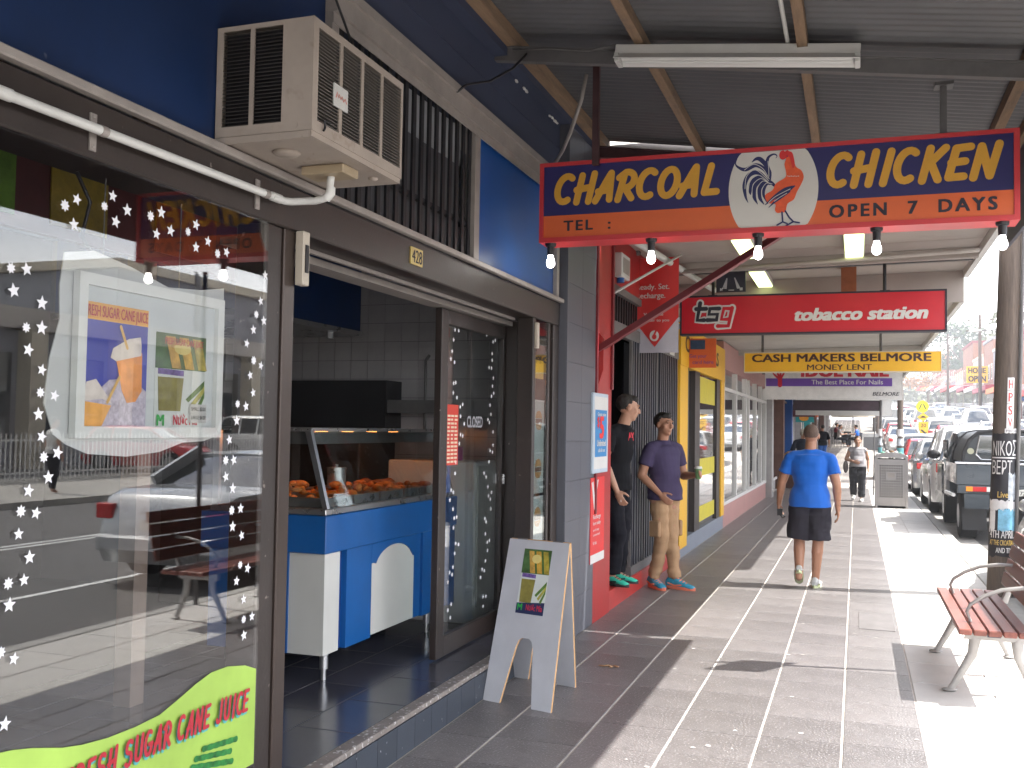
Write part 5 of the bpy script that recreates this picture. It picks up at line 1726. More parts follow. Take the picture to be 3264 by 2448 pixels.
# strut + bracket
st = thing('awning_strut', 'dark red steel strut rising diagonally from the red post to the awning', 'strut', (-2.0, 8.1, 2.2))
mb = MB(); mb.beam((-2.04, 8.12, 2.28), (0.05, 8.12, 3.55), 0.05, 0.075, (0, 1, 0)); mb.beam((-2.04, 8.09, 2.25), (0.05, 8.09, 3.52), 0.012, 0.09, (0, 1, 0))
part('brace', mb, m_redd, st)
mb = MB(); mb.prism([(-2.049, 1.95), (-2.0, 2.1), (-2.0, 2.36), (-2.049, 2.42)], (0, 8.14, 0), sr, su, 0.05)
part('bracket', mb, m_red, st)
# posters on the post
def flat_text(parent, rows, x, mat=None):
    for (txt, y0, z0, w, h, mt, bo) in rows:
        q = MB(); put_text(q, txt, (x, 0, 0), ex, ez, y0, z0, w=w, h=h, bold=bo)
        part('lettering', q, mt, parent)


p1 = thing('blue_poster', 'white framed blue mobile plan poster on the red post', 'poster', (-2.03, 8.13, 1.24))
mb = MB(); mb.box(-2.049, -2.026, 7.88, 8.39, 1.235, 1.90)
part('frame', mb, M('pale_blue_frame', (0.42, 0.5, 0.58), rough=0.4), p1, bevel=0.004)
mb = MB(); mb.box(-2.0255, -2.024, 7.91, 8.36, 1.27, 1.87)
pn = part('print', mb, m_white, p1)
mb = MB(); mb.box(-2.0235, -2.022, 7.93, 8.33, 1.37, 1.76)
pb = part('blue_field', mb, M('poster_cyan', (0.03, 0.22, 0.5), rough=0.5), pn)
flat_text(pn, [('5', 8.08, 1.53, 0.12, 0.17, M('bright_red_print', (0.7, 0.03, 0.03)), 0.05), ('$', 7.99, 1.62, 0.06, 0.08, MATS['bright_red_print'], 0.04),
               ('Great value', 8.0, 1.71, 0.28, 0.03, m_white, 0.02), ('Unlimited', 7.98, 1.46, 0.3, 0.05, m_white, 0.03), ('calls & text', 8.02, 1.41, 0.24, 0.03, m_white, 0.02)], -2.0205)
p2 = thing('red_poster', 'red poster with a white swoosh low on the red post', 'poster', (-2.03, 8.1, 0.5))
mb = MB(); mb.box(-2.049, -2.040, 7.88, 8.34, 0.50, 1.20)
pr_ = part('print', mb, M('poster_bright_red', (0.62, 0.03, 0.03), rough=0.5), p2)
mb = MB(); mb.box(-2.0395, -2.038, 7.88, 8.34, 0.50, 0.57)
part('white_strip', mb, m_white, pr_)
mb = MB(); mb.prism([(7.90, 1.16), (7.99, 0.93), (8.13, 1.18), (8.05, 1.17), (8.0, 1.05), (7.96, 1.17)], (-2.0395, 0, 0), ex, ez, 0.001)
part('white_mark', mb, m_white, pr_)
flat_text(pr_, [('Recharge', 7.95, 0.86, 0.25, 0.035, m_white, 0.02), ('here today', 7.95, 0.81, 0.25, 0.03, m_white, 0.02), ('and stay', 7.95, 0.76, 0.2, 0.02, m_white, 0.01), ('connected', 7.95, 0.72, 0.22, 0.02, m_white, 0.01), ('for less', 7.95, 0.65, 0.12, 0.03, m_white, 0.01)], -2.0375)
# banner
bn = thing('red_banner', 'hanging red phone banner with a white pointed bottom and round logo', 'banner', (-1.94, 10.0, 2.4))
def wave(x): return 10.0 + 0.012 * sin((x + 2.2) * 14)
mb = MB(); n = 14
bx_ = [-2.175 + 0.475 * i / n for i in range(n + 1)]
for x in bx_:
    mb.v += [(x, wave(x), 2.385), (x, wave(x), 3.36), (x, wave(x) + 0.004, 2.385), (x, wave(x) + 0.004, 3.36)]
for i in range(n):
    a_ = i * 4; c_ = a_ + 4
    mb.f += [(a_, c_, c_ + 1, a_ + 1), (a_ + 2, a_ + 3, c_ + 3, c_ + 2)]
bnr = part('cloth', mb, M('banner_white', (0.42, 0.40, 0.46), rough=0.7, var=0.05), bn, smooth=True)
mb = MB()
for i in range(n):
    xa, xb = bx_[i], bx_[i + 1]
    tri = lambda x: 2.44 + 0.30 * abs((x + 1.94) / 0.235) ** 1.0 if True else 0
    ya, yb = wave(xa) - 0.002, wave(xb) - 0.002
    mb.add([(xa, ya, tri(xa)), (xb, yb, tri(xb)), (xb, yb, 3.358), (xa, ya, 3.358)], [(0, 1, 2, 3)])
red_f = part('red_field', mb, M('banner_red', (0.55, 0.03, 0.03), rough=0.65, var=0.06), bnr, smooth=True)
q = MB()
for (t_, x0, z0, w, h) in (('Ready. Set.', -2.13, 3.03, 0.34, 0.055), ('Recharge.', -2.13, 2.94, 0.30, 0.055), ('Vodafone', -2.05, 2.76, 0.2, 0.03), ('closer to you', -2.05, 2.70, 0.26, 0.028)):
    put_text(q, t_, (0, 9.972, 0), sr, su, x0, z0, w=w, h=h, bold=0.02)
part('lettering', q, m_wplas, bnr)
q = MB(); q.prism([(-1.94 + 0.048 * cos(rad(a_)), 2.555 + 0.055 * sin(rad(a_))) for a_ in range(0, 360, 20)], (0, 9.978, 0), sr, su, 0.001)
lo = part('logo_disc', q, m_wplas, bnr)
q = MB(); q.prism([(-1.94 + 0.024 * cos(rad(a_)), 2.545 + 0.026 * sin(rad(a_))) for a_ in range(0, 360, 24)], (0, 9.976, 0), sr, su, 0.001); q.ribbon([(-1.945, 2.56), (-1.925, 2.60)], 0.02, (0, 9.9755, 0), sr, su, 0.0)
part('logo_drop', q, MATS['banner_red'], bnr)
mb = MB(); mb.tube([(-2.09, 8.66, 2.80), (-1.68, 10.0, 3.375)], 0.013, 8)
single('banner_rod', mb, m_wplas, 'thin white rod slanting up from the red wall to the banner', 'rod', smooth=True)

# ================================================================== yellow money shop
yshop = thing('yellow_shop', 'yellow framed money lending shop with dark doors and yellow window strips', 'shop', (-2.3, 14.5, 0))
mb = MB(); mb.box(-2.3, -2.07, 12.36, 12.95, 0.12, 2.42)
part('yellow_column', mb, m_yellow, yshop)
mb = MB(); mb.box(-2.3, -2.065, 12.36, 16.75, 2.422, 2.95)
hd_ = part('yellow_header', mb, m_yellow, yshop)
q = MB(); put_text(q, 'CASH MAKERS', (-2.063, 0, 0), ex, ez, 12.7, 2.62, w=3.2, h=0.2, bold=0.03)
part('lettering', q, MATS['brown_print'], hd_)
mb = MB(); mb.box(-2.3, -2.07, 16.35, 16.75, 0.22, 2.42)
part('yellow_column', mb, m_yellow, yshop)
mb = MB(); mb.box(-2.3, -2.085, 12.36, 16.75, 0.0, 0.22)
part('base', mb, M('grey_blue_base', (0.20, 0.22, 0.26), rough=0.6, var=0.1), yshop)
for y0, y1 in ((12.96, 13.16), (13.70, 14.15), (15.95, 16.34)):
    mb = MB(); mb.box(-2.22, -2.09, y0, y1, 0.22, 2.42)
    part('door_post', mb, m_brown, yshop)
m_sg = M('shop_glass_dark', (0.02, 0.025, 0.027), rough=0.03, var=0.05, spec=0.9, coat=1.0)
mb = MB(); mb.box(-2.16, -2.15, 13.16, 13.70, 0.23, 2.41)
part('door_pane', mb, m_sg, yshop)
mb = MB(); mb.box(-2.13, -2.12, 14.15, 15.95, 0.24, 2.40)
wp = part('window_pane', mb, m_sg, yshop)
for z0, z1, txt in ((2.0, 2.38, 'LOANS'), (0.95, 1.2, '02 9759 1122'), (0.3, 0.52, 'MONEY')):
    mb = MB(); mb.box(-2.119, -2.117, 14.18, 15.9, z0, z1)
    s_ = part('window_strip', mb, M('lime_yellow_strip', (0.55, 0.47, 0.03), rough=0.5), wp)
og = thing('orange_sign', 'small orange Get your card here sign hanging under the tobacco sign', 'sign', (-1.93, 13.0, 2.45))
mb = MB(); mb.box(-2.10, -1.72, 13.0, 13.03, 2.42, 2.80)
ob = part('board', mb, M('flat_orange', (0.60, 0.12, 0.03), rough=0.5), og)
q = MB(); put_text(q, 'Get your', (0, 12.999, 0), sr, su, -2.06, 2.55, w=0.22, h=0.045, bold=0.01); put_text(q, 'card here', (0, 12.999, 0), sr, su, -2.02, 2.47, w=0.27, h=0.045, bold=0.01)
part('lettering', q, m_purple, ob)
mb = MB(); mb.box(-2.05, -1.86, 12.995, 12.999, 2.66, 2.78)
part('picture', mb, M('blue_card_print', (0.02, 0.06, 0.15), rough=0.5, var=0.4, scale=20), ob)

# ================================================================== pink / white fronted shop
ps = thing('pink_shop', 'white framed shop windows above a faded pink base', 'shop', (-2.3, 20, 0))
mb = MB(); mb.box(-2.3, -2.09, 16.76, 25.0, 0.0, 0.36)
part('pink_base', mb, m_pink, ps)
mb = MB(); mb.box(-2.3, -2.09, 16.76, 25.0, 2.65, 3.1)
part('pink_head', mb, m_pink, ps)
for k, y in enumerate((16.78, 18.6, 20.3, 20.9, 22.4, 23.7, 24.9)):
    mb = MB(); mb.box(-2.17, -2.08, y, y + 0.11, 0.40, 2.65)
    part('mullion', mb, m_white, ps)
mb = MB(); mb.box(-2.17, -2.075, 16.76, 25.0, 0.362, 0.42); mb.box(-2.17, -2.075, 16.76, 25.0, 2.28, 2.34)
part('transom', mb, m_white, ps)
for (a_, b_) in ((16.9, 18.6), (18.72, 20.3), (20.42, 20.9), (21.02, 22.4), (22.52, 23.7), (23.82, 24.9)):
    mb = MB(); mb.box(-2.13, -2.12, a_, b_, 0.43, 2.27)
    part('pane', mb, M('shop_glass_grey', (0.20, 0.20, 0.18), rough=0.06, var=0.3, scale=1.5, spec=0.9, coat=1.0) if a_ > 18.6 else m_sg, ps)
def front(name, label, y0, y1, mw, mg_, mcol, depth=0.0, wins=2):
    t = thing(name, label, 'shop', (-2.3, (y0 + y1) / 2, H((y0 + y1) / 2)))
    h0 = H((y0 + y1) / 2)
    mb = MB(); mb.box(-2.4, -2.16, y0, y1, h0 - 0.1, h0 + 3.2); part('wall', mb, mw, t)
    mb = MB(); mb.box(-2.4, -1.95, y0, y0 + 0.55, h0 - 0.1, h0 + 2.9); part('pier', mb, mcol, t)
    n = wins
    w_ = (y1 - y0 - 0.7) / n
    for k in range(n):
        a_ = y0 + 0.7 + k * w_
        mb = MB(); mb.box(-2.159, -2.12, a_, a_ + w_ - 0.12, h0 + 0.35, h0 + 2.5)
        w__ = part('window', mb, m_sg, t)
        mb = MB()
        mb.box(-2.15, -2.10, a_ - 0.06, a_, h0 + 0.3, h0 + 2.55); mb.box(-2.15, -2.10, a_, a_ + w_ - 0.12, h0 + 2.5, h0 + 2.56); mb.box(-2.15, -2.10, a_, a_ + w_ - 0.12, h0 + 0.29, h0 + 0.35)
        part('window_frame', mb, mg_, w__)
    return t


m_gr = M('pale_render', (0.36, 0.34, 0.33), rough=0.7, var=0.12)
m_br = M('dull_brick', (0.14, 0.075, 0.06), rough=0.8, var=0.2, scale=8)
m_teal = M('teal_paint', (0.02, 0.28, 0.30), rough=0.5)
front('grey_shop', 'grey rendered shopfront with a stout pier after the pink base', 25.05, 29.0, m_gr, m_white, m_gr)
front('brown_shop', 'dark brick shopfront with goods in the window', 29.05, 33.0, m_br, m_brown, m_br)
front('blue_shop', 'deep blue shopfront with a pale glass door', 33.05, 38.5, m_bluep, m_white, m_bluep, wins=3)
front('cream_shop', 'cream shopfront beyond the blue one', 38.6, 46.0, m_cream, m_white, m_gr, wins=3)
front('teal_shop', 'pale teal fronted cafe at the end of the awnings', 46.1, 54, M('pale_teal', (0.25, 0.42, 0.38), rough=0.6), m_white, m_teal, wins=3)
front('end_shop', 'grey shopfront just past the teal cafe', 54.1, 66, m_gr, m_brown, m_br, wins=4)
front('far_end_shop', 'cream shopfront beyond the cafe tables', 66.1, 78, m_cream, m_white, m_br, wins=4)
front('far_end_shop', 'farthest brick shopfront glimpsed under the awnings', 78.1, 92, m_br, m_white, m_gr, wins=4)
mb = MB(); mb.box(-8.0, -2.35, 8.1, 95, 3.2, 7.5)
upb = struct('upper_wall', mb, m_cream2)
mb = MB(); mb.box(-8.0, -2.35, -4, 8.09, 4.31, 8.0)
struct('upper_wall', mb, m_slate)
# hanging little signs far along
ht = thing('round_teal_sign', 'teal round edged sign with an orange spot jutting from the far shops', 'sign', (-1.6, 36, 1.9))
mb = MB(); mb.prism([(-2.0, 1.95)] + [(-2.0 + 0.62 * cos(rad(a_)), 1.95 + 0.62 * sin(rad(a_))) for a_ in range(0, 91, 10)] + [(-2.0, 2.55)], (0, 36, 0), sr, su, 0.06)
tb_ = part('board', mb, m_teal, ht)
mb = MB(); mb.prism([(-1.72 + 0.16 * cos(rad(a_)), 2.1 + 0.11 * sin(rad(a_))) for a_ in range(0, 360, 24)], (0, 35.93, 0), sr, su, 0.004)
part('spot', mb, M('spot_orange', (0.8, 0.35, 0.05)), tb_)
mb = MB(); mb.prism([(-2.0, 2.1), (-1.25, 2.1), (-1.25, 2.5), (-2.0, 2.5)], (0, 33.5, 0), sr, su, 0.06)
single('maroon_sign', mb, M('maroon_print', (0.10, 0.02, 0.03), rough=0.5, var=0.4, scale=6), 'dark maroon sign jutting out above the blue shopfront', 'sign')
mb = MB(); mb.box(-1.62, -1.28, 37.0, 37.05, 2.15, 2.75)
single('orange_tag_sign', mb, MATS['flat_orange'], 'small upright orange sign beside the teal one', 'sign')
# goods outside the brown shop
for k, (x, y, c) in enumerate(((-1.85, 29.8, (0.6, 0.3, 0.03)), (-1.8, 30.6, (0.3, 0.1, 0.06)), (-1.85, 31.6, (0.2, 0.2, 0.25)))):
    t = thing('goods_stand', ['yellow bag display on a stand outside the brick shop', 'brown crate stand outside the brick shop', 'grey rack outside the brick shop'][k], 'stand', (x, y, 0))
    mb = MB(); mb.box(x - 0.18, x + 0.18, y - 0.25, y + 0.25, 0.0, 0.45); part('box', mb, m_br, t, bevel=0.02)
    mb = MB(); mb.ell((x, y, 0.75), (0.17, 0.2, 0.3), 10, 7); part('bag', mb, M('goods%d' % k, c, rough=0.6, var=0.3, scale=12), t, smooth=True)

# ================================================================== bench
m_slat = M('red_brown_slat', (0.20, 0.066, 0.048), rough=0.42, var=0.32, scale=3, stretch=(8, 0.8, 8), bump=0.1, bscale=30, rnd=0.15)
m_cast = M('cast_aluminium', (0.36, 0.345, 0.33), rough=0.45, metal=0.3, var=0.08, scale=8)


def bench(loc, label, rotz=0.0):
    t = thing('street_bench', label, 'bench', (0, 0, 0), group='street benches')
    for k in range(5):
        mb = MB(); x0 = -0.20 + k * 0.097
        mb.box(x0, x0 + 0.087, -0.86, 0.86, 0.405, 0.44)
        part('slat', mb, m_slat, t, bevel=0.006)
    for k in range(4):
        z0 = 0.50 + k * 0.10
        xx = 0.325 + k * 0.032
        mb = MB()
        mb.hexa([(xx, -0.86, z0), (xx + 0.028, -0.86, z0 - 0.008), (xx + 0.028, 0.86, z0 - 0.008), (xx, 0.86, z0)],
                [(xx + 0.026, -0.86, z0 + 0.088), (xx + 0.054, -0.86, z0 + 0.08), (xx + 0.054, 0.86, z0 + 0.08), (xx + 0.026, 0.86, z0 + 0.088)])
        part('back_slat', mb, m_slat, t, bevel=0.005)
    for y in (-0.58, 0.58):
        mb = MB()
        prof = [(-0.13, 0.404), (0.30, 0.404), (0.33, 0.43), (0.375, 0.50), (0.475, 0.86), (0.45, 0.87), (0.34, 0.52), (0.29, 0.44)]
        # legs as tapered tubes, flattened
        def fl(pts, rs, sy=0.55):
            m = MB(); m.tube([(p[0], 0, p[1]) for p in pts], rs, 10)
            m.v = [(v[0], y + v[1] * sy, v[2]) for v in m.v]
            mb.add(m.v, m.f)
        fl([(-0.10, 0.385), (-0.06, 0.33), (-0.08, 0.24), (-0.15, 0.13), (-0.225, 0.02), (-0.235, 0.012)], [0.03, 0.045, 0.034, 0.027, 0.022, 0.02])
        fl([(0.26, 0.385), (0.22, 0.33), (0.23, 0.24), (0.28, 0.13), (0.34, 0.02), (0.35, 0.012)], [0.03, 0.045, 0.034, 0.027, 0.022, 0.02])
        mb.box(-0.13, 0.30, y - 0.02, y + 0.02, 0.335, 0.404)
        mb.ell((-0.235, y, 0.012), (0.055, 0.03, 0.012), 10, 6); mb.ell((0.35, y, 0.012), (0.055, 0.03, 0.012), 10, 6)
        part('leg_frame', mb, m_cast, t, smooth='auto')
        mb = MB()
        m = MB(); m.tube([(0.31, 0, 0.40), (0.36, 0, 0.52), (0.43, 0, 0.72), (0.475, 0, 0.90)], [0.03, 0.024, 0.02, 0.014], 8)
        m.v = [(v[0], y + v[1] * 0.8, v[2]) for v in m.v]; mb.add(m.v, m.f)
        part('back_bracket', mb, m_cast, t, smooth='auto')
        mb = MB()
        mb.tube([(-0.09, y, 0.44), (-0.115, y, 0.50), (-0.09, y, 0.545), (0.0, y, 0.60), (0.12, y, 0.645), (0.26, y, 0.665), (0.40, y, 0.665)], [0.012, 0.012, 0.012, 0.013, 0.013, 0.013, 0.012], 10)
        part('arm_rest', mb, m_cast, t, smooth='auto')
        mb = MB(); mb.box(0.02, 0.11, y - 0.024, y - 0.0205, 0.355, 0.385)
        part('plate', mb, M('dark_plate', (0.06, 0.06, 0.09), rough=0.4), t)
    t.location = loc
    t.rotation_euler = (0, 0, rotz)
    t.scale = (0.84, 1, 1)
    return t


b_ = bench((0.747, 7.42, 0), 'red brown slatted bench with cast aluminium legs on the sunlit footpath')
copy_tree(b_, (0.72, 36.0, H(36)), label='distant bench on the footpath beyond the perforated bin')

# ================================================================== timber pole with posters
m_wood = M('weathered_pole', (0.10, 0.075, 0.06), rough=0.85, var=0.3, scale=6, stretch=(9, 9, 0.7), bump=0.5, bscale=22, dirt=((0.22, 0.12, 0.06), 3, 0.64))


def pole_x(z): return 1.352 + 0.034 * z


def pole_r(z): return 0.122 - 0.0045 * z


pt = thing('timber_power_pole', 'thick timber power pole wrapped in torn posters beside the bench', 'pole', (1.352, 11.05, 0))
mb = MB(); mb.tube([(pole_x(z), 11.05, z) for z in (0, 0.4, 1.0, 2.0, 3.5, 6.0, 9.5)], [pole_r(z) for z in (0, 0.4, 1.0, 2.0, 3.5, 6.0, 9.5)], 20)
part('shaft', mb, m_wood, pt, smooth='auto')
mb = MB(); mb.beam((0.4, 11.2, 8.9), (3.0, 11.2, 9.0), 0.1, 0.12)
part('cross_arm', mb, m_wood, pt)
mb = MB(); mb.tube([(pole_x(0) + 0.12, 10.98, 0), (pole_x(3) + 0.11, 10.98, 3), (pole_x(6) + 0.1, 10.98, 6)], 0.018, 8)
part('conduit', mb, m_steel, pt, smooth='auto')


def wrap(parent, name, z0, z1, a0, a1, mat, lift, jag=0.0, seed=1):
    """curved sheet wrapped on the pole; angles in degrees, 270 faces the camera side (-y)"""
    r_ = random.Random(seed)
    mb = MB(); n = 16
    for i in range(n + 1):
        a = rad(a0 + (a1 - a0) * i / n)
        for j, z in enumerate((z0 + (r_.uniform(-jag, jag)), z1 + r_.uniform(-jag, jag))):
            for d in (0, 0.0015):
                rr_ = pole_r(z) + lift - d
                mb.v.append((pole_x(z) + rr_ * cos(a), 11.05 + rr_ * sin(a), z))
    for i in range(n):
        q = i * 4; s_ = q + 4
        mb.f += [(q, s_, s_ + 2, q + 2), (q + 1, q + 3, s_ + 3, s_ + 1), (q, q + 1, s_ + 1, s_), (q + 2, s_ + 2, s_ + 3, q + 3)]
    return part(name, mb, mat, parent, smooth='auto')


def wrap_text(parent, txt, z, h, a0, a1, mat, lift, bold=0.02):
    vs, fs = text_geo(txt, 0)
    x0 = min(v[0] for v in vs); x1 = max(v[0] for v in vs)
    capv, _ = text_geo('H')
    ch = max(v[1] for v in capv)
    mb = MB()
    for k, (dx, dy) in enumerate(stamps(bold)):
        P_ = []
        for vx, vy in vs:
            a = rad(a0 + (a1 - a0) * (vx - x0 + dx) / (x1 - x0))
            zz = z + (vy + dy) * h / ch
            r2 = pole_r(zz) + lift + 0.0008 + 0.0001 * k
            P_.append((pole_x(zz) + r2 * cos(a), 11.05 + r2 * sin(a), zz))
        mb.add(P_, fs)
    return part('lettering', mb, mat, parent)


m_pb = M('poster_black', (0.018, 0.017, 0.022), rough=0.5, var=0.3, scale=6)
m_pw = M('poster_paper', (0.62, 0.60, 0.60), rough=0.6, var=0.1, scale=10)
m_pgd = M('poster_gold', (0.6, 0.4, 0.1), rough=0.5)
w1 = wrap(pt, 'black_poster', 0.94, 1.62, 190, 350, m_pb, 0.003, 0.008, 2)
wrap_text(w1, 'NIKOΣ', 1.40, 0.145, 206, 322, m_pw, 0.004, 0.0)
wrap_text(w1, 'ΒΕΡΤ', 1.215, 0.13, 206, 300, m_pw, 0.004, 0.0)
wrap(w1, 'pale_stripe', 1.372, 1.385, 200, 325, m_pw, 0.0045)
wrap(w1, 'figure_picture', 0.95, 1.22, 285, 345, M('poster_face_grey', (0.45, 0.48, 0.52), rough=0.5, var=0.5, scale=9), 0.004, 0.02, 5)
wrap_text(w1, 'Live', 0.985, 0.06, 240, 285, m_pgd, 0.005, 0.01)
w2 = wrap(pt, 'black_poster', 0.40, 0.96, 192, 345, m_pb, 0.0045, 0.012, 3)
wrap(w2, 'torn_paper', 0.865, 0.955, 195, 335, m_pw, 0.0058, 0.02, 6)
wrap(w2, 'torn_paper', 0.66, 0.86, 200, 232, m_pw, 0.006, 0.03, 8)
wrap(w2, 'blue_picture', 0.66, 0.875, 245, 335, M('poster_sky_blue', (0.18, 0.42, 0.58), rough=0.5, var=0.4, scale=8), 0.0056, 0.01, 7)
wrap_text(w2, '4TH APRIL', 0.585, 0.075, 208, 322, m_pw, 0.0062, 0.02)
wrap_text(w2, 'AT THE CROATIAN', 0.515, 0.05, 208, 322, m_pgd, 0.0062, 0.02)
wrap_text(w2, 'AND TIX', 0.44, 0.05, 240, 310, m_pw, 0.0062, 0.02)
for k, (ch, z) in enumerate((('H', 2.06), ('P', 1.93), ('S', 1.80), ('V', 1.68))):
    w3 = wrap(pt, 'letter_plate', z - 0.012, z + 0.115, 268, 300, m_pw, 0.004 + 0.001 * k)
    wrap_text(w3, ch, z + 0.008, 0.085, 275, 293, M('faded_red_print', (0.5, 0.07, 0.06), rough=0.6), 0.005 + 0.001 * k, 0.02)
w4 = wrap(pt, 'paper_strip', 1.625, 1.668, 262, 350, m_pw, 0.0045, 0.004, 9)
wrap_text(w4, 'PTERYGIUM', 1.632, 0.024, 268, 330, m_ink, 0.0052, 0.01)

# second poles further along
def small_pole(x, y, r, h, label, posters=True):
    t = thing('street_pole', label, 'pole', (x, y, H(y)))
    mb = MB(); mb.tube([(x, y, H(y)), (x + 0.03, y, H(y) + h)], [r, r * 0.75], 14)
    part('shaft', mb, m_wood if r > 0.07 else m_steel, t, smooth='auto')
    if posters:
        for k in range(4):
            mb = MB(); z = H(y) + 0.75 + k * 0.26
            mb.tube([(x, y, z), (x, y, z + 0.2)], r + 0.006 + 0.001 * k, 12)
            part('paper_wrap', mb, (m_pw, M('teal_paper', (0.1, 0.3, 0.33), rough=0.6, var=0.4, scale=9), MATS['poster_face_grey'], m_pw)[k], t, smooth='auto')
    return t


small_pole(1.14, 29.5, 0.085, 8.5, 'dark timber pole with pasted papers just behind the bin')
small_pole(0.63, 30.0, 0.05, 2.75, 'thin grey pole covered in papers left of the timber pole')
small_pole(0.42, 27.5, 0.018, 2.0, 'very thin metal post on the footpath near the bin', False)
small_pole(1.30, 68, 0.10, 9.0, 'distant timber pole at the end of the awnings', False)

# ================================================================== perforated bin enclosure
bt = thing('bin_enclosure', 'square grey metal bin enclosure with a perforated front panel', 'bin', (0.715, 23.25, 0))
m_bin = M('bin_grey', (0.30, 0.285, 0.28), rough=0.5, metal=0.2, var=0.1, scale=4)
bx0, bx1, by0, by1 = 0.385, 1.045, 22.9, 23.55
mb = MB()
for (xa, xb, ya, yb) in ((bx0, bx0 + 0.05, by0, by0 + 0.05), (bx1 - 0.05, bx1, by0, by0 + 0.05), (bx0, bx0 + 0.05, by1 - 0.05, by1), (bx1 - 0.05, bx1, by1 - 0.05, by1)):
    mb.box(xa, xb, ya, yb, 0.0, 1.08)
part('corner_post', mb, m_bin, bt)
mb = MB(); mb.box(bx0 + 0.02, bx1 - 0.02, by0 + 0.06, by1 - 0.02, 0.03, 1.06)
part('inner_bin', mb, M('bin_inside', (0.008, 0.008, 0.01), rough=0.9, spec=0.05), bt)
xs = [bx0 + 0.052, 0.47]
nxh, nzh = 10, 13
px_, pz_ = 0.048, 0.055
xs = []; zs = []
for k in range(nxh):
    xs += [0.475 + k * px_, 0.475 + k * px_ + 0.027]
for k in range(nzh):
    zs += [0.235 + k * pz_, 0.235 + k * pz_ + 0.030]
xs = [bx0 + 0.052] + xs + [bx1 - 0.052]
zs = [0.05] + zs + [1.05]
mb = MB()
for z in zs:
    for x in xs: mb.v.append((x, by0 + 0.012, z))
nx = len(xs)
for j in range(len(zs) - 1):
    for i in range(nx - 1):
        hole = (i % 2 == 1 and j % 2 == 1)
        if hole and not (i // 2 in (3, 4, 5, 6) and j // 2 in (7, 8, 9)):
            continue
        a = j * nx + i
        mb.f.append((a, a + 1, a + 1 + nx, a + nx))
part('perforated_panel', mb, m_bin, bt)
mb = MB(); mb.box(0.64, 0.78, by0 + 0.006, by0 + 0.011, 0.66, 0.76)
part('badge', mb, m_alu, bt)
mb = MB(); mb.box(bx0 + 0.001, bx0 + 0.012, by0 + 0.051, by1 - 0.051, 0.05, 1.05); mb.box(bx1 - 0.012, bx1 - 0.001, by0 + 0.051, by1 - 0.051, 0.05, 1.05)
part('side_panel', mb, m_bin, bt)
mb = MB()
prof = [(bx0 - 0.01, 1.085), (bx1 + 0.01, 1.085)] + [(0.715 + 0.34 * cos(rad(a_)), 1.085 + 0.11 * sin(rad(a_))) for a_ in range(0, 181, 15)]
mb.prism(prof, (0, by1, 0), (1, 0, 0), (0, 0, 1), 0.65)
part('domed_lid', mb, m_bin, bt)
for k in range(6):
    mb = MB(); x = 0.45 + k * 0.09
    mb.ell((x, 23.05 + 0.05 * (k % 3), 1.215 - 0.9 * (x - 0.715) ** 2), (0.05, 0.04, 0.025), 8, 5, Matrix.Rotation(k, 3, 'Z'))
    o = single('litter_item', mb, (m_pw, M('green_litter', (0.1, 0.3, 0.2), rough=0.5), m_pw, M('brown_litter', (0.2, 0.12, 0.06), rough=0.6), m_pw, MATS['green_litter'])[k],
               ['pale crumpled wrapper at the left end of the bin lid', 'green wrapper second from the left on the bin lid', 'pale wrapper just left of the middle of the bin lid', 'brown crumpled bag right of the middle of the bin lid', 'pale crumpled cup near the right of the bin lid', 'green wrapper at the right end of the bin lid'][k], 'rubbish', group='rubbish on the bin lid')

# ================================================================== off-frame parking sign whose shadow falls on the paving
sgn = thing('parking_sign', 'thin steel post with a rectangular parking plate at the kerb', 'sign', (1.30, 7.45, 0))
mb = MB(); mb.tube([(1.30, 7.45, 0), (1.30, 7.45, 2.95)], 0.022, 10)
part('post', mb, m_steel, sgn, smooth='auto')
mb = MB(); mb.prism([(-0.22, 0), (0.22, 0), (0.22, 0.5), (-0.22, 0.5)], (1.32, 7.38, 2.42), Vector((0.5, 0.86, 0)), (0, 0, 1), 0.004)
part('plate', mb, m_white, sgn)

# manhole/service cover in the paving
mb = MB(); mb.box(0.02, 0.30, 8.7, 9.5, -0.01, 0.0035)
sc_ = single('service_cover', mb, M('cover_steel', (0.15, 0.14, 0.14), rough=0.6, var=0.2), 'rectangular service pit cover set in the paving by the bench', 'cover')
# dropped leaf, gum marks
mb = MB()
for k in range(130):
    x, y = rr.uniform(-2.0, 0.3), rr.uniform(3.8, 13)
    r = rr.uniform(0.004, 0.018)
    o_ = len(mb.v)
    mb.v += [(x + r * rr.uniform(0.8, 1.2) * cos(rad(a_)), y + r * rr.uniform(0.8, 1.2) * sin(rad(a_)), 0.0022) for a_ in range(0, 360, 45)]
    mb.f.append(tuple(range(o_, o_ + 8)))
o = part('gum_marks', mb, M('gum_grey', (0.36, 0.34, 0.33), rough=0.8), pave); o['kind'] = 'stuff'
lf = MB()
for k in range(4):
    x, y = -1.62 + 0.03 * k, 6.62 + 0.02 * (k % 2)
    lf.ell((x, y, 0.006), (0.03, 0.016, 0.005), 8, 4, Matrix.Rotation(k * 0.8, 3, 'Z'))
single('fallen_leaf', lf, M('dry_leaf', (0.30, 0.17, 0.09), rough=0.7, var=0.3), 'small dry brown leaf scrap on the tiles past the white A-frame', 'leaf')

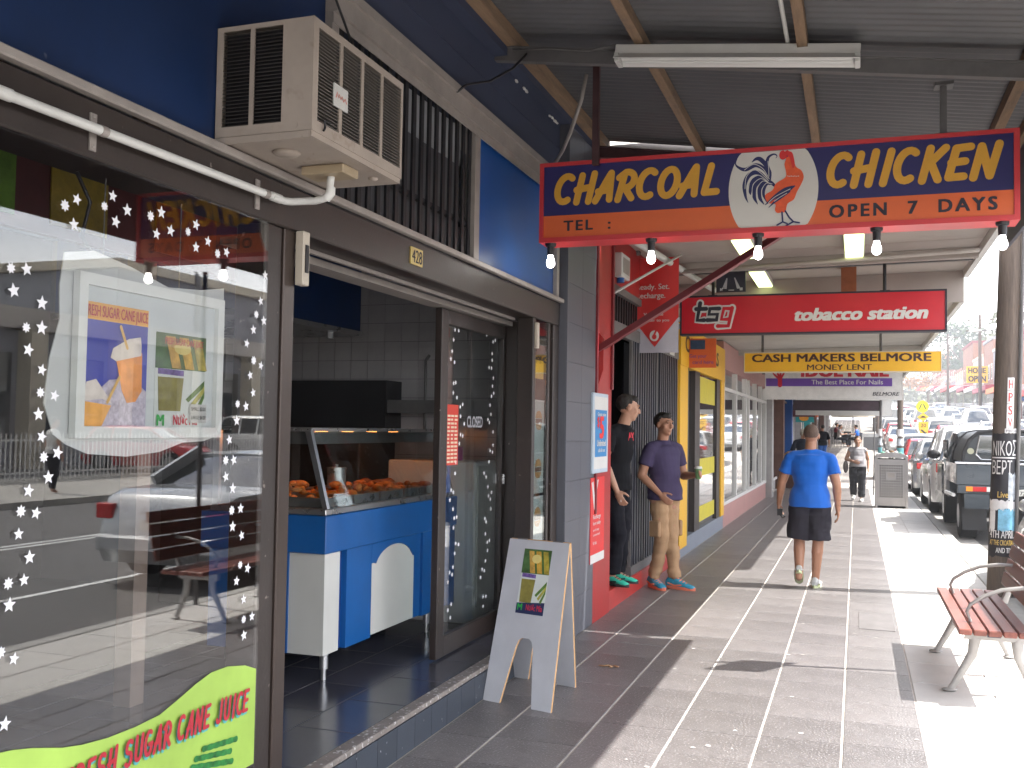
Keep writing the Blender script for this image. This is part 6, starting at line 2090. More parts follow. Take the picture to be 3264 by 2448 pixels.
# ================================================================== crossing warning signs
cs = thing('crossing_sign', 'yellow round pedestrian crossing sign stacked over a hump warning diamond', 'sign', (2.9, 49, H(49)))
hz_ = H(49)
SYY = 49.0
m_hv = M('fluoro_yellow', (0.80, 0.78, 0.03), rough=0.45)
m_amb = M('amber_yellow', (0.80, 0.46, 0.03), rough=0.45)
mb = MB(); mb.tube([(2.9, SYY + 0.05, hz_), (2.9, SYY + 0.05, 3.15)], 0.035, 8)
part('post', mb, m_steel, cs)
mb = MB(); mb.prism([(2.85 + 0.27 * cos(rad(a_)), 2.86 + 0.27 * sin(rad(a_))) for a_ in range(0, 360, 15)], (0, SYY, 0), sr, su, 0.01)
d1 = part('round_plate', mb, m_hv, cs)
mb = MB()
for s_ in (-1, 1):
    mb.ribbon([(2.85 + s_ * 0.045, 2.96), (2.85 + s_ * 0.12, 2.78)], 0.05, (0, SYY - 0.012, 0), sr, su); mb.ribbon([(2.85 + s_ * 0.12, 2.77), (2.85 + s_ * 0.18, 2.75)], 0.03, (0, SYY - 0.012, 0), sr, su)
part('legs_symbol', mb, m_ink, d1)
mb = MB(); mb.prism([(2.88, 2.18), (3.13, 2.38), (2.88, 2.58), (2.63, 2.38)], (0, SYY, 0), sr, su, 0.01)
d2 = part('diamond_plate', mb, m_amb, cs)
mb = MB(); mb.prism([(2.70, 2.35), (3.06, 2.35), (2.98, 2.38)] + [(2.88 + 0.09 * cos(rad(a_)), 2.38 + 0.06 * sin(rad(a_))) for a_ in range(0, 181, 30)] + [(2.78, 2.38)], (0, SYY - 0.011, 0), sr, su, 0.002)
part('hump_symbol', mb, m_ink, d2)
mb = MB(); mb.box(2.68, 3.10, SYY, SYY + 0.01, 1.85, 2.16)
d3 = part('speed_plate', mb, m_amb, cs)
mb = MB(); put_text(mb, '20', (0, SYY - 0.002, 0), sr, su, 2.78, 1.92, w=0.22, h=0.16, bold=0.01)
part('lettering', mb, m_ink, d3)
mb = MB(); mb.box(2.72, 3.08, SYY, SYY + 0.01, 1.50, 1.845)
d4 = part('arrow_plate', mb, m_amb, cs)
mb = MB(); mb.ribbon([(2.82, 1.78), (2.95, 1.65)], 0.08, (0, SYY - 0.002, 0), sr, su); mb.prism([(2.86, 1.55), (3.02, 1.54), (3.02, 1.72)], (0, SYY - 0.004, 0), sr, su, 0.002)
part('arrow_symbol', mb, m_ink, d4)

# ================================================================== vehicles
m_tyre = M('tyre_rubber', (0.015, 0.015, 0.016), rough=0.8)
m_rim = M('alloy_rim', (0.35, 0.35, 0.36), rough=0.35, metal=0.7)
m_cg = M('car_glass', (0.012, 0.016, 0.018), rough=0.04, spec=0.8, coat=1.0, var=0.02)
m_tl = M('tail_red', (0.45, 0.015, 0.015), rough=0.2, coat=0.6)
m_hl = M('head_lamp', (0.6, 0.62, 0.65), rough=0.15, coat=0.8)
m_amr = M('lamp_amber', (0.8, 0.25, 0.02), rough=0.25)
m_trim = M('black_trim', (0.02, 0.02, 0.022), rough=0.6)
m_plate = M('plate_white', (0.55, 0.55, 0.50), rough=0.5)


def paint(name, c):
    return M(name, c, rough=0.28, metal=0.25, var=0.03, scale=2, coat=0.8)


P_WHITE = paint('car_white', (0.62, 0.62, 0.61)); P_SILVER = paint('car_silver', (0.40, 0.41, 0.42)); P_RED = paint('car_red', (0.42, 0.02, 0.025))
P_DARK = paint('car_charcoal', (0.035, 0.04, 0.05)); P_BLUE = paint('car_blue', (0.04, 0.08, 0.2)); P_SLATE = paint('ute_slate', (0.035, 0.045, 0.055)); P_GOLD = paint('car_champagne', (0.38, 0.34, 0.28))

SHAPES = {
    # along-length stations t in 0..1 from REAR to FRONT: belt heights, roof points
    'sedan': dict(L=4.6, W=1.76, belt=[(0, .62), (.02, .92), (.06, 1.0), (.2, 1.02), (.30, .96), (.68, .93), (.74, .96), (.92, .82), (.98, .68), (1, .5)],
                  roof=[(.19, 0), (.33, .40), (.38, .44), (.56, .44), (.62, .40), (.75, 0)]),
    'wagon': dict(L=4.7, W=1.80, belt=[(0, .60), (.01, .98), (.05, 1.02), (.3, 1.02), (.66, .98), (.74, .98), (.93, .86), (.985, .7), (1, .5)],
                  roof=[(.012, 0), (.045, .50), (.10, .57), (.50, .57), (.58, .52), (.75, 0)]),
    'hatch': dict(L=3.9, W=1.70, belt=[(0, .55), (.015, .88), (.05, .96), (.3, .98), (.66, .94), (.76, .96), (.93, .82), (.985, .66), (1, .45)],
                  roof=[(.03, 0), (.10, .44), (.16, .50), (.50, .50), (.58, .46), (.77, 0)]),
    'van': dict(L=4.8, W=1.85, belt=[(0, .6), (.005, 1.12), (.03, 1.2), (.3, 1.2), (.7, 1.15), (.86, 1.12), (.95, .92), (.99, .75), (1, .5)],
                roof=[(.006, 0), (.02, .74), (.05, .8), (.62, .8), (.70, .74), (.90, 0)]),
}


def interp(tab, t):
    for (a, va), (b, vb) in zip(tab[:-1], tab[1:]):
        if t <= b: return va + (vb - va) * (t - a) / max(b - a, 1e-6)
    return tab[-1][1]


def make_car(kind, mat, label, group, lod=0, wheel_r=0.32):
    """car facing +y, centred on x, rear bumper at y=0"""
    sh = SHAPES[kind]; L, Wd = sh['L'], sh['W']
    t = thing(kind + '_car' if kind != 'van' else 'van', label, 'car' if kind != 'van' else 'van', (0, 0, 0), group=group)
    wy = (L * 0.19, L * 0.80)
    ys = sorted(set([L * i / 30 for i in range(31)] + [w + dx for w in wy for dx in (-0.40, -0.36, -0.28, -0.15, 0, .15, .28, .36, .40)] + [L * .005, L * .012, L * .03, L * .985]))
    rings = []
    for y in ys:
        tt = y / L
        zt = interp(sh['belt'], tt)
        e = min(tt, 1 - tt)
        hw = Wd / 2 * (0.80 + 0.20 * min(1, (e / 0.10)) ** 0.5)
        zb = 0.22 + 0.16 * max(0, 1 - e / 0.035)
        arch = zb
        for w in wy:
            d = abs(y - w)
            if d < 0.37: arch = max(arch, 0.32 + sqrt(max(0, 0.37 ** 2 - d * d)))
        arch = min(arch, zt - 0.12)
        ri = []
        for (fx, z) in ((0, zb), (0.72, zb), (0.78, arch), (0.985, arch), (1.0, max(arch + 0.02, zb + (zt - zb) * 0.45)), (0.985, max(arch + 0.04, zt - 0.14)), (0.93, zt - 0.04), (0.80, zt), (0, zt + 0.015)):
            ri.append((fx * hw, y, z))
        full = ri + [(-p[0], p[1], p[2]) for p in ri[-2:0:-1]]
        rings.append(full)
    mb = MB(); mb.ring(rings)
    part('body', mb, mat, t, smooth='auto')
    # glasshouse
    rf = sh['roof']
    ys2 = sorted(set([L * (rf[0][0] + (rf[-1][0] - rf[0][0]) * i / 20) for i in range(21)] + [L * r[0] for r in rf]))
    gr, rr2 = [], []
    for y in ys2:
        tt = y / L
        zt = interp(sh['belt'], tt) - 0.02
        h = max(interp(rf, tt), 0.004)
        b = Wd / 2 * 0.86
        tp = b - 0.30 * h
        gr.append([(b, y, zt), (tp + 0.01, y, zt + h * 0.93), (tp - 0.07, y, zt + h), (0, y, zt + h + 0.02), (-tp + 0.07, y, zt + h), (-tp - 0.01, y, zt + h * 0.93), (-b, y, zt)])
        rr2.append((y, zt, h, b, tp))
    mb = MB(); mb.ring(gr)
    part('glasshouse', mb, m_cg, t, smooth='auto')
    mb = MB()
    hm = max(r[1] for r in rf)
    roof = [[(tp + 0.022, y, zt + h * 0.90), (tp - 0.06, y, zt + h + 0.012), (0, y, zt + h + 0.032), (-tp + 0.06, y, zt + h + 0.012), (-tp - 0.022, y, zt + h * 0.90), (0, y, zt + h - 0.01)]
            for (y, zt, h, b, tp) in rr2 if h > hm * 0.86]
    mb.ring(roof)
    part('roof', mb, mat, t, smooth='auto')
    # pillars
    y0 = L * rf[0][0]; y1 = L * (rf[1][0]); y2 = L * rf[-2][0]; y3 = L * rf[-1][0]
    tb = Wd / 2 * 0.86
    for s_ in (-1, 1):
        mb = MB(); mb.beam((s_ * tb, y0 + 0.02, interp(sh['belt'], rf[0][0])), (s_ * (tb - 0.3 * hm), y1 + 0.03, interp(sh['belt'], rf[1][0]) + hm * 0.9), 0.05, 0.16 if kind in ('wagon', 'hatch', 'van') else 0.2)
        part('pillar', mb, mat, t)
        mb = MB(); mb.beam((s_ * tb, y3 - 0.02, interp(sh['belt'], rf[-1][0])), (s_ * (tb - 0.3 * hm), y2 - 0.02, interp(sh['belt'], rf[-2][0]) + hm * 0.9), 0.045, 0.06)
        part('pillar', mb, mat, t)
        for fy in (0.34, 0.66):
            y = y1 + (y2 - y1) * fy
            zt = interp(sh['belt'], y / L)
            mb = MB(); mb.beam((s_ * (tb + 0.006), y, zt - 0.02), (s_ * (tb - 0.3 * hm + 0.012), y, zt + hm * 0.92), 0.03, 0.07, (0, 1, 0))
            part('pillar', mb, mat, t)
    if lod < 2:
        for s_ in (-1, 1):
            for w in wy:
                mb = MB(); x = s_ * (Wd / 2 - 0.10)
                mb.tube([(x - 0.1, w, wheel_r), (x - 0.085, w, wheel_r), (x + 0.085, w, wheel_r), (x + 0.1, w, wheel_r)], [wheel_r - 0.03, wheel_r, wheel_r, wheel_r - 0.03], 20)
                wo_ = part('wheel', mb, m_tyre, t, smooth='auto')
                mb = MB(); xo = x + s_ * 0.101
                mb.tube([(xo - 0.004, w, wheel_r), (xo + 0.004, w, wheel_r)], wheel_r * 0.62, 14)
                part('rim', mb, m_rim, wo_)
        for s_ in (-1, 1):
            zt = interp(sh['belt'], 0.03)
            mb = MB(); mb.box(s_ * (Wd / 2 - 0.30), s_ * (Wd / 2 - 0.085), -0.008 + 0.02, 0.18, zt - 0.24, zt - 0.08)
            part('tail_light', mb, m_tl, t, bevel=0.01)
            zt = interp(sh['belt'], 0.96)
            mb = MB(); mb.box(s_ * (Wd / 2 - 0.36), s_ * (Wd / 2 - 0.14), L - 0.20, L - 0.035, zt - 0.16, zt - 0.03)
            part('headlight', mb, m_hl, t, bevel=0.01)
            mb = MB(); mb.ell((s_ * (Wd / 2 + 0.07), L * 0.64, 1.0), (0.09, 0.05, 0.07), 10, 6)
            part('mirror', mb, mat, t, smooth=True)
        mb = MB(); mb.box(-Wd / 2 * 0.86, Wd / 2 * 0.86, -0.05, 0.10, 0.36, 0.54)
        part('rear_bumper', mb, mat, t, bevel=0.03)
        mb = MB(); mb.box(-Wd / 2 * 0.84, Wd / 2 * 0.84, L - 0.08, L + 0.05, 0.34, 0.52)
        part('front_bumper', mb, mat, t, bevel=0.03)
        mb = MB(); mb.box(-0.45, 0.45, L - 0.05, L + 0.012, 0.55, 0.66)
        part('radiator_grille', mb, m_trim, t)
        mb = MB(); mb.box(-0.19, 0.19, -0.062, -0.051, 0.60 if kind == 'sedan' else 0.56, 0.71 if kind == 'sedan' else 0.67)
        mb.v = [(p[0], p[1] + 0.04, p[2]) for p in mb.v]
        part('number_plate', mb, m_plate, t)
    return t


# --- slate utility truck with a canopy, parked at the kerb
ut = thing('utility_truck', 'dark slate utility truck with a canopy bar and tray parked at the kerb', 'truck', (2.35, 17.5, -0.12))
ZR = -0.12
ux0, ux1 = 1.52, 3.24
Y_ = 17.5
mb = MB()
mb.box(ux0, ux1, Y_, Y_ + 0.035, 0.80, 1.13)
mb.box(ux0, ux0 + 0.035, Y_ + 0.036, Y_ + 1.9, 0.80, 1.13); mb.box(ux1 - 0.035, ux1, Y_ + 0.036, Y_ + 1.9, 0.80, 1.13)
mb.box(ux0 + 0.036, ux1 - 0.036, Y_ + 0.036, Y_ + 1.9, 0.80, 0.83)
part('tray', mb, P_SLATE, ut, bevel=0.008)
mb = MB(); mb.box(ux0 - 0.02, ux1 + 0.02, Y_ - 0.02, Y_ + 0.05, 1.132, 1.165)
part('tray_rail', mb, m_ss, ut, bevel=0.006)
for z in (0.87, 0.93, 1.0):
    mb = MB(); mb.box(ux0 + 0.02, ux1 - 0.02, Y_ - 0.008, Y_ - 0.001, z, z + 0.012); part('tailgate_rib', mb, P_SLATE, ut)
mb = MB(); mb.box(ux0 + 0.02, ux1 - 0.02, Y_ + 0.0, Y_ + 0.08, 0.665, 0.798)
part('rear_skirt', mb, P_SLATE, ut, bevel=0.006)
for s_ in (0, 1):
    x0 = ux0 + 0.14 if s_ == 0 else ux1 - 0.54
    mb = MB(); mb.box(x0 + 0.10, x0 + 0.30, Y_ - 0.02, Y_ - 0.001, 0.70, 0.775); tl_ = part('tail_light', mb, m_tl, ut)
    mb = MB(); mb.box(x0, x0 + 0.098, Y_ - 0.02, Y_ - 0.001, 0.70, 0.775); part('indicator', mb, m_amr, tl_)
    mb = MB(); mb.box(x0 + 0.302, x0 + 0.37, Y_ - 0.02, Y_ - 0.001, 0.70, 0.775); part('reverse_lamp', mb, m_wplas, tl_)
mb = MB(); mb.prism([(2.20, 0.62), (2.55, 0.66), (2.55, 0.76), (2.20, 0.72)], (0, Y_ - 0.025, 0), sr, su, 0.01)
pl = part('number_plate', mb, m_plate, ut)
mb = MB(); put_text(mb, '5IGH 72', (0, Y_ - 0.0365, 0), sr, su, 2.23, 0.66, w=0.28, h=0.06, bold=0.02); part('lettering', mb, m_ink, pl)
for x0 in (ux0 + 0.12, ux1 - 0.46):
    mb = MB(); mb.box(x0, x0 + 0.36, Y_ + 0.02, Y_ + 0.03, 0.42, 0.66); part('mud_flap', mb, P_SLATE, ut)
    mb = MB(); mb.box(x0, x0 + 0.36, Y_ + 0.35, Y_ + 0.36, 0.05, 0.42); fl_ = part('mud_flap', mb, m_trim, ut)
for x in (ux0 + 0.24, ux1 - 0.24):
    for y in (Y_ + 0.85, Y_ + 3.9):
        mb = MB(); r = 0.37
        mb.tube([(x - 0.14, y, ZR + r), (x - 0.12, y, ZR + r), (x + 0.12, y, ZR + r), (x + 0.14, y, ZR + r)], [r - 0.04, r, r, r - 0.04], 22)
        w_ = part('wheel', mb, m_tyre, ut, smooth='auto')
        mb = MB(); mb.tube([(x - 0.142, y, ZR + r), (x + 0.142, y, ZR + r)], 0.2, 14); part('rim', mb, m_rim, w_)
mb = MB(); mb.box(ux0 + 0.35, ux1 - 0.35, Y_ + 0.5, Y_ + 4.2, 0.42, 0.62); part('chassis', mb, m_trim, ut)
# canopy: curved bar and rear window
bar = [(ux0 + 0.10, 1.165), (ux0 + 0.12, 1.32), (ux0 + 0.20, 1.52), (ux0 + 0.33, 1.64), (ux0 + 0.50, 1.675), (ux1 - 0.50, 1.675), (ux1 - 0.33, 1.64), (ux1 - 0.20, 1.52), (ux1 - 0.12, 1.32), (ux1 - 0.10, 1.165)]
for yb_ in (0.10, 1.75):
    mb = MB(); mb.tube([(x, Y_ + yb_, z) for x, z in bar], 0.028, 10)
    part('hoop_bar', mb, m_trim, ut, smooth='auto')
inner = [(x * 0.97 + 2.38 * 0.03, 1.175 + (z - 1.165) * 0.96) for x, z in bar]
mb = MB(); mb.prism(inner, (0, Y_ + 0.14, 0), sr, su, 0.02)
part('canopy_back', mb, M('canopy_vinyl', (0.035, 0.04, 0.045), rough=0.5, var=0.15), ut)
mb = MB(); mb.prism([(ux0 + 0.38, 1.21), (ux1 - 0.38, 1.21), (ux1 - 0.30, 1.29), (ux1 - 0.36, 1.58), (ux0 + 0.36, 1.58), (ux0 + 0.30, 1.29)], (0, Y_ + 0.119, 0), sr, su, 0.004)
part('canopy_window', mb, m_cg, ut)
mb = MB(); mb.tube([(ux0 + 0.30, Y_ + 0.11, 1.29), (ux0 + 0.38, Y_ + 0.11, 1.205), (ux1 - 0.38, Y_ + 0.11, 1.205), (ux1 - 0.30, Y_ + 0.11, 1.29), (ux1 - 0.36, Y_ + 0.11, 1.585), (ux0 + 0.36, Y_ + 0.11, 1.585), (ux0 + 0.30, Y_ + 0.11, 1.29)], 0.012, 8)
part('window_seal', mb, m_ss, ut)
mb = MB(); mb.ring([[(x, y, z) for x, z in bar] for y in (Y_ + 0.14, Y_ + 1.75)], caps=False)
part('canopy_cover', mb, MATS['canopy_vinyl'], ut, smooth='auto')
mb = MB(); mb.tube([(ux0 + 0.22, Y_ + 0.08, 1.34), (ux0 + 0.22, Y_ + 0.10, 1.34)], 0.05, 14); part('round_sticker', mb, M('khaki_disc', (0.35, 0.35, 0.25), rough=0.5), ut)
# cab
rg = []
for (y, zt, zr, hw) in ((Y_ + 1.95, 1.13, 1.60, 0.80), (Y_ + 2.0, 1.13, 1.66, 0.82), (Y_ + 2.9, 1.13, 1.68, 0.82), (Y_ + 3.1, 1.13, 1.62, 0.80), (Y_ + 3.6, 1.13, 1.2, 0.80)):
    cxm = 2.38
    rg.append([(cxm - hw, y, 0.5), (cxm - hw, y, zt), (cxm - hw + 0.14, y, zr - 0.04), (cxm - hw + 0.22, y, zr), (cxm + hw - 0.22, y, zr), (cxm + hw - 0.14, y, zr - 0.04), (cxm + hw, y, zt), (cxm + hw, y, 0.5)])
mb = MB(); mb.ring(rg); part('cab', mb, P_SLATE, ut, smooth='auto')
mb = MB(); mb.box(1.57, 3.19, Y_ + 3.55, Y_ + 4.75, 0.42, 1.08); part('bonnet', mb, P_SLATE, ut, bevel=0.06)
mb = MB(); mb.box(1.545, 1.575, Y_ + 2.15, Y_ + 2.95, 1.16, 1.5); part('side_window', mb, m_cg, ut)
mb = MB(); mb.ell((1.40, Y_ + 3.15, 1.22), (0.12, 0.05, 0.09), 10, 7); part('mirror', mb, m_trim, ut, smooth=True)
mb = MB(); mb.tube([(ux0 - 0.02, Y_ + 0.25, 0.62), (ux0 - 0.03, Y_ + 1.6, 0.60)], 0.03, 8); part('side_rail', mb, m_ss, ut)

# parked row along the kerb
def park(car, x, y, rot=0.0, label=None, mats=None, grp=None, first=False, z=None):
    zz = (H(y + 2) - 0.12) if z is None else z
    if first:
        car.location = (x, y, zz); car.rotation_euler = (0, 0, rot)
        if label: car['label'] = label
        return car
    return copy_tree(car, (x, y, zz), rot, label=label, group=grp, mats=mats)


GK = 'cars parked along the near kerb'
GT = 'cars in the street traffic'
GF = 'cars parked on the far side of the street'
suv = make_car('wagon', P_WHITE, 'white high roofed wagon parked just ahead of the slate utility truck', GK, wheel_r=0.35)
park(suv, 2.42, 23.0, first=True); suv.scale = (1.0, 1.0, 1.2)
pm = lambda p_: {'body': p_, 'roof': p_, 'pillar': p_, 'rear_bumper': p_, 'front_bumper': p_, 'mirror': p_}
c = park(suv, 2.38, 29.5, label='silver wagon parked ahead of the white one by the bin', mats=pm(P_SILVER)); c.scale = (1, 1, 1.0)
hat = make_car('hatch', P_RED, 'red hatchback parked third ahead of the utility truck', GK); park(hat, 2.3, 35.6, first=True)
c = park(suv, 2.35, 41.0, label='white wagon parked ahead of the red hatchback', mats=pm(P_WHITE)); c.scale = (1, 1, 0.95)
sed = make_car('sedan', P_SILVER, 'silver sedan seen mirrored in the shop window', GT)
park(sed, 2.62, 8.55, first=True, z=-0.12); sed['label'] = 'silver sedan at the kerb behind the timber pole, mirrored in the starred window'
lane = [('sedan', 5.1, 47, P_WHITE, 0), ('hatch', 5.0, 53, P_SILVER, 0), ('sedan', 5.1, 60, P_RED, 0), ('wagon', 5.0, 67, P_WHITE, 0), ('hatch', 5.1, 74, P_WHITE, 0), ('van', 5.0, 82, P_WHITE, 0),
        ('sedan', 5.1, 91, P_SILVER, 0), ('wagon', 5.1, 100, P_WHITE, 0), ('sedan', 5.0, 110, P_WHITE, 0), ('hatch', 5.0, 120, P_RED, 0),
        ('hatch', 8.3, 52, P_RED, 1), ('wagon', 8.2, 60, P_WHITE, 1), ('sedan', 8.3, 68, P_WHITE, 1), ('van', 8.3, 78, P_WHITE, 1), ('sedan', 8.3, 88, P_SILVER, 1), ('wagon', 8.3, 98, P_WHITE, 1), ('hatch', 8.2, 108, P_WHITE, 1), ('sedan', 8.3, 122, P_BLUE, 1)]
park_near = [('sedan', 2.4, 56, P_WHITE), ('hatch', 2.4, 62, P_RED), ('wagon', 2.4, 68, P_SILVER), ('sedan', 2.4, 75, P_WHITE), ('van', 2.5, 82, P_WHITE), ('hatch', 2.4, 90, P_DARK), ('sedan', 2.4, 97, P_WHITE)]
park_far = [('sedan', 10.2, 66, P_WHITE), ('hatch', 10.2, 72, P_WHITE), ('wagon', 10.2, 79, P_SILVER), ('sedan', 10.2, 86, P_WHITE), ('van', 10.2, 93, P_WHITE), ('hatch', 10.2, 100, P_WHITE), ('wagon', 10.2, 107, P_DARK), ('sedan', 10.2, 114, P_WHITE),
            ('hatch', 10.2, 121, P_WHITE), ('sedan', 10.2, 129, P_BLUE), ('wagon', 10.2, 137, P_WHITE)]
van = make_car('van', P_WHITE, 'white van', GT, lod=0)
protos = {'sedan': sed, 'hatch': hat, 'wagon': suv, 'van': van}
cn = {P_WHITE.name: 'white', P_SILVER.name: 'silver', P_RED.name: 'red', P_DARK.name: 'charcoal', P_BLUE.name: 'dark blue', P_GOLD.name: 'champagne'}
van_used = False


def put(kind, x, y, p_, rev, grp, where):
    global van_used
    pr = protos[kind]
    nm = {'sedan': 'sedan', 'hatch': 'hatchback', 'wagon': 'wagon', 'van': 'van'}[kind]
    lab = '%s %s %s' % (cn[p_.name], nm, where)
    if kind == 'van' and not van_used:
        van_used = True
        o = pr; o.location = (x, y, 0); o['label'] = lab; o['group'] = grp
    else:
        o = copy_tree(pr, (x, y, 0), 0, label=lab, group=grp, mats=pm(p_))
        o.scale = (1, 1, 1)
    L = SHAPES[kind]['L']
    sl = math.atan2(H(y + L) - H(y), L)
    if rev:
        o.location = (x, y + L, H(y + L) - 0.12); o.rotation_euler = (-sl, 0, pi)
    else:
        o.location = (x, y, H(y) - 0.12); o.rotation_euler = (sl, 0, 0)
    return o


ordn = ['first', 'second', 'third', 'fourth', 'fifth', 'sixth', 'seventh', 'eighth', 'ninth', 'tenth']
na = nb = 0
for (k, x, y, p_, rv_) in lane:
    if rv_:
        nb += 1; put(k, x, y, p_, 1, GT, 'facing the camera, %s in the oncoming lane' % ordn[nb - 1])
    else:
        na += 1; put(k, x, y, p_, 0, GT, 'driving away, %s in the queue up the hill' % ordn[na - 1])
for i, (k, x, y, p_) in enumerate(park_near): put(k, x, y, p_, 0, GK, 'parked by the near kerb past the crossing, %s of the row' % ordn[i])
for i, (k, x, y, p_) in enumerate(park_far): put(k, x, y, p_, 1, GF, 'nose towards us under the far shops, %s of the row' % (ordn + ['eleventh'])[i])

# ================================================================== cafe furniture under the far awnings
cz = H(62)
t = thing('cafe_umbrella', 'cream cafe umbrella over the footpath tables', 'umbrella', (-0.2, 66, H(66)))
mb = MB(); mb.tube([(-0.2, 66, H(66)), (-0.2, 66, H(66) + 2.0)], 0.03, 8); part('pole', mb, m_steel, t)
mb = MB(); n = 8
mb.v = [(-0.2, 66, H(66) + 2.15)] + [(-0.2 + 1.3 * cos(2 * pi * k / n), 66 + 1.3 * sin(2 * pi * k / n), H(66) + 1.75) for k in range(n)] + [(-0.2 + 1.3 * cos(2 * pi * k / n), 66 + 1.3 * sin(2 * pi * k / n), H(66) + 1.6) for k in range(n)]
mb.f = [(0, 1 + k, 1 + (k + 1) % n) for k in range(n)] + [(1 + k, 1 + n + k, 1 + n + (k + 1) % n, 1 + (k + 1) % n) for k in range(n)]
part('canopy', mb, M('umbrella_cream', (0.55, 0.5, 0.4), rough=0.8), t)
m_ch = M('cafe_chair_black', (0.02, 0.02, 0.022), rough=0.5)


def chair_t():
    c = thing('cafe_chair', '', 'chair', (0, 0, 0), group='cafe chairs round the footpath tables')
    mb = MB(); mb.box(-0.22, 0.22, -0.22, 0.22, 0.43, 0.46); part('seat', mb, m_ch, c)
    mb = MB(); mb.box(-0.22, 0.22, 0.19, 0.22, 0.46, 0.85); part('backrest', mb, m_ch, c)
    for sx in (-0.2, 0.2):
        for sy in (-0.2, 0.2):
            mb = MB(); mb.box(sx - 0.012, sx + 0.012, sy - 0.012, sy + 0.012, 0, 0.43); part('leg', mb, m_steel, c)
    return c


def table_t():
    c = thing('cafe_table', '', 'table', (0, 0, 0), group='cafe tables on the far footpath')
    mb = MB(); mb.box(-0.4, 0.4, -0.4, 0.4, 0.72, 0.75); part('tabletop', mb, m_white, c)
    mb = MB(); mb.tube([(0, 0, 0.02), (0, 0, 0.72)], 0.03, 8); mb.cyl((0, 0, 0), 0.25, 0.02, 12); part('pedestal', mb, m_ch, c)
    return c


ch0, tb0 = chair_t(), table_t()
spots = [(-0.95, 60.5, 0.4, 'black cafe chair left of the first white table'), (0.05, 60.6, -1.2, 'black cafe chair right of the first white table'), (-0.5, 61.9, 0.0, 'black cafe chair behind the first white table'),
         (-1.2, 63.8, 1.5, 'black cafe chair beside the second table near the teal cafe'), (-0.1, 63.9, -1.5, 'black cafe chair at the street side of the second table')]
for i, (x, y, a_, lb) in enumerate(spots):
    if i == 0:
        ch0.location = (x, y, H(y)); ch0.rotation_euler = (0, 0, a_); ch0['label'] = lb
    else: copy_tree(ch0, (x, y, H(y)), a_, label=lb)
tb0.location = (-0.45, 60.9, H(60.9)); tb0['label'] = 'white topped cafe table nearest the camera'
copy_tree(tb0, (-0.65, 63.9, H(63.9)), label='second white topped cafe table further up the footpath')
br_ = thing('cafe_barrier', 'long grey canvas cafe barrier with a pale top beside the tables', 'barrier', (1.0, 57, H(57)))
mb = MB(); mb.box(0.35, 1.3, 57, 57.05, H(57) + 0.05, H(57) + 0.75); part('screen', mb, M('grey_canvas', (0.10, 0.10, 0.105), rough=0.8), br_)
mb = MB(); mb.box(0.3, 1.32, 56.97, 57.08, H(57) + 0.752, H(57) + 0.95); part('top_band', mb, M('pale_canvas', (0.36, 0.36, 0.36), rough=0.8), br_)
pl_ = thing('planter_box', 'small leafy planter box between the poles near the bin', 'planter', (0.9, 31.5, H(31.5)))
mb = MB(); mb.box(0.75, 1.2, 31.3, 31.7, 0.03, 0.5); part('box', mb, m_gr, pl_)
mb = MB()
for k in range(220):
    x, y, z = rr.gauss(0.97, 0.12), rr.gauss(31.5, 0.1), 0.5 + abs(rr.gauss(0.1, 0.12))
    d = Vector((rr.uniform(-1, 1), rr.uniform(-1, 1), rr.uniform(-0.3, 1))).normalized() * 0.06
    e_ = d.cross(Vector((0, 0, 1))).normalized() * 0.03
    p_ = Vector((x, y, z))
    mb.add([p_ - d, p_ + e_, p_ + d, p_ - e_], [(0, 1, 2, 3)])
part('leaves', mb, M('planter_green', (0.07, 0.12, 0.03), rough=0.6, var=0.4, scale=5), pl_)

# ================================================================== opposite side
m_far = [M('far_brick', (0.24, 0.12, 0.085), rough=0.8, var=0.15, scale=1), M('far_render', (0.42, 0.38, 0.34), rough=0.8, var=0.12, scale=0.6), M('far_grey', (0.24, 0.24, 0.26), rough=0.8, var=0.12, scale=0.6),
         M('far_cream', (0.50, 0.44, 0.34), rough=0.8, var=0.1, scale=0.6), M('far_maroon', (0.22, 0.06, 0.07), rough=0.8, var=0.1)]
awc = [M('aw_orange', (0.62, 0.17, 0.04), rough=0.6), M('aw_white', (0.6, 0.58, 0.56), rough=0.6), M('aw_maroon', (0.30, 0.03, 0.06), rough=0.6), M('aw_red', (0.5, 0.04, 0.04), rough=0.6), M('aw_green', (0.03, 0.16, 0.13), rough=0.6), M('aw_blue', (0.04, 0.10, 0.35), rough=0.6)]
fnames = ['brick two storey shop with an orange awning on the far side', 'brick shop with a red awning beside the orange one', 'cream rendered far shop with a white awning', 'red brick far shop with tall upper windows',
          'maroon trimmed far shop with a deep red awning', 'grey far shop with a blue awning', 'low brick shop with a green awning up the hill', 'pale shop near the top of the far row', 'brick shop close to the end of the far row', 'last cream shop of the far row', 'corner grey building ending the far row',
          'nearest brick shop of the far row behind the timber pole', 'second nearest rendered shop of the far row']
fi = 0
yy = 64.0
rq = random.Random(11)
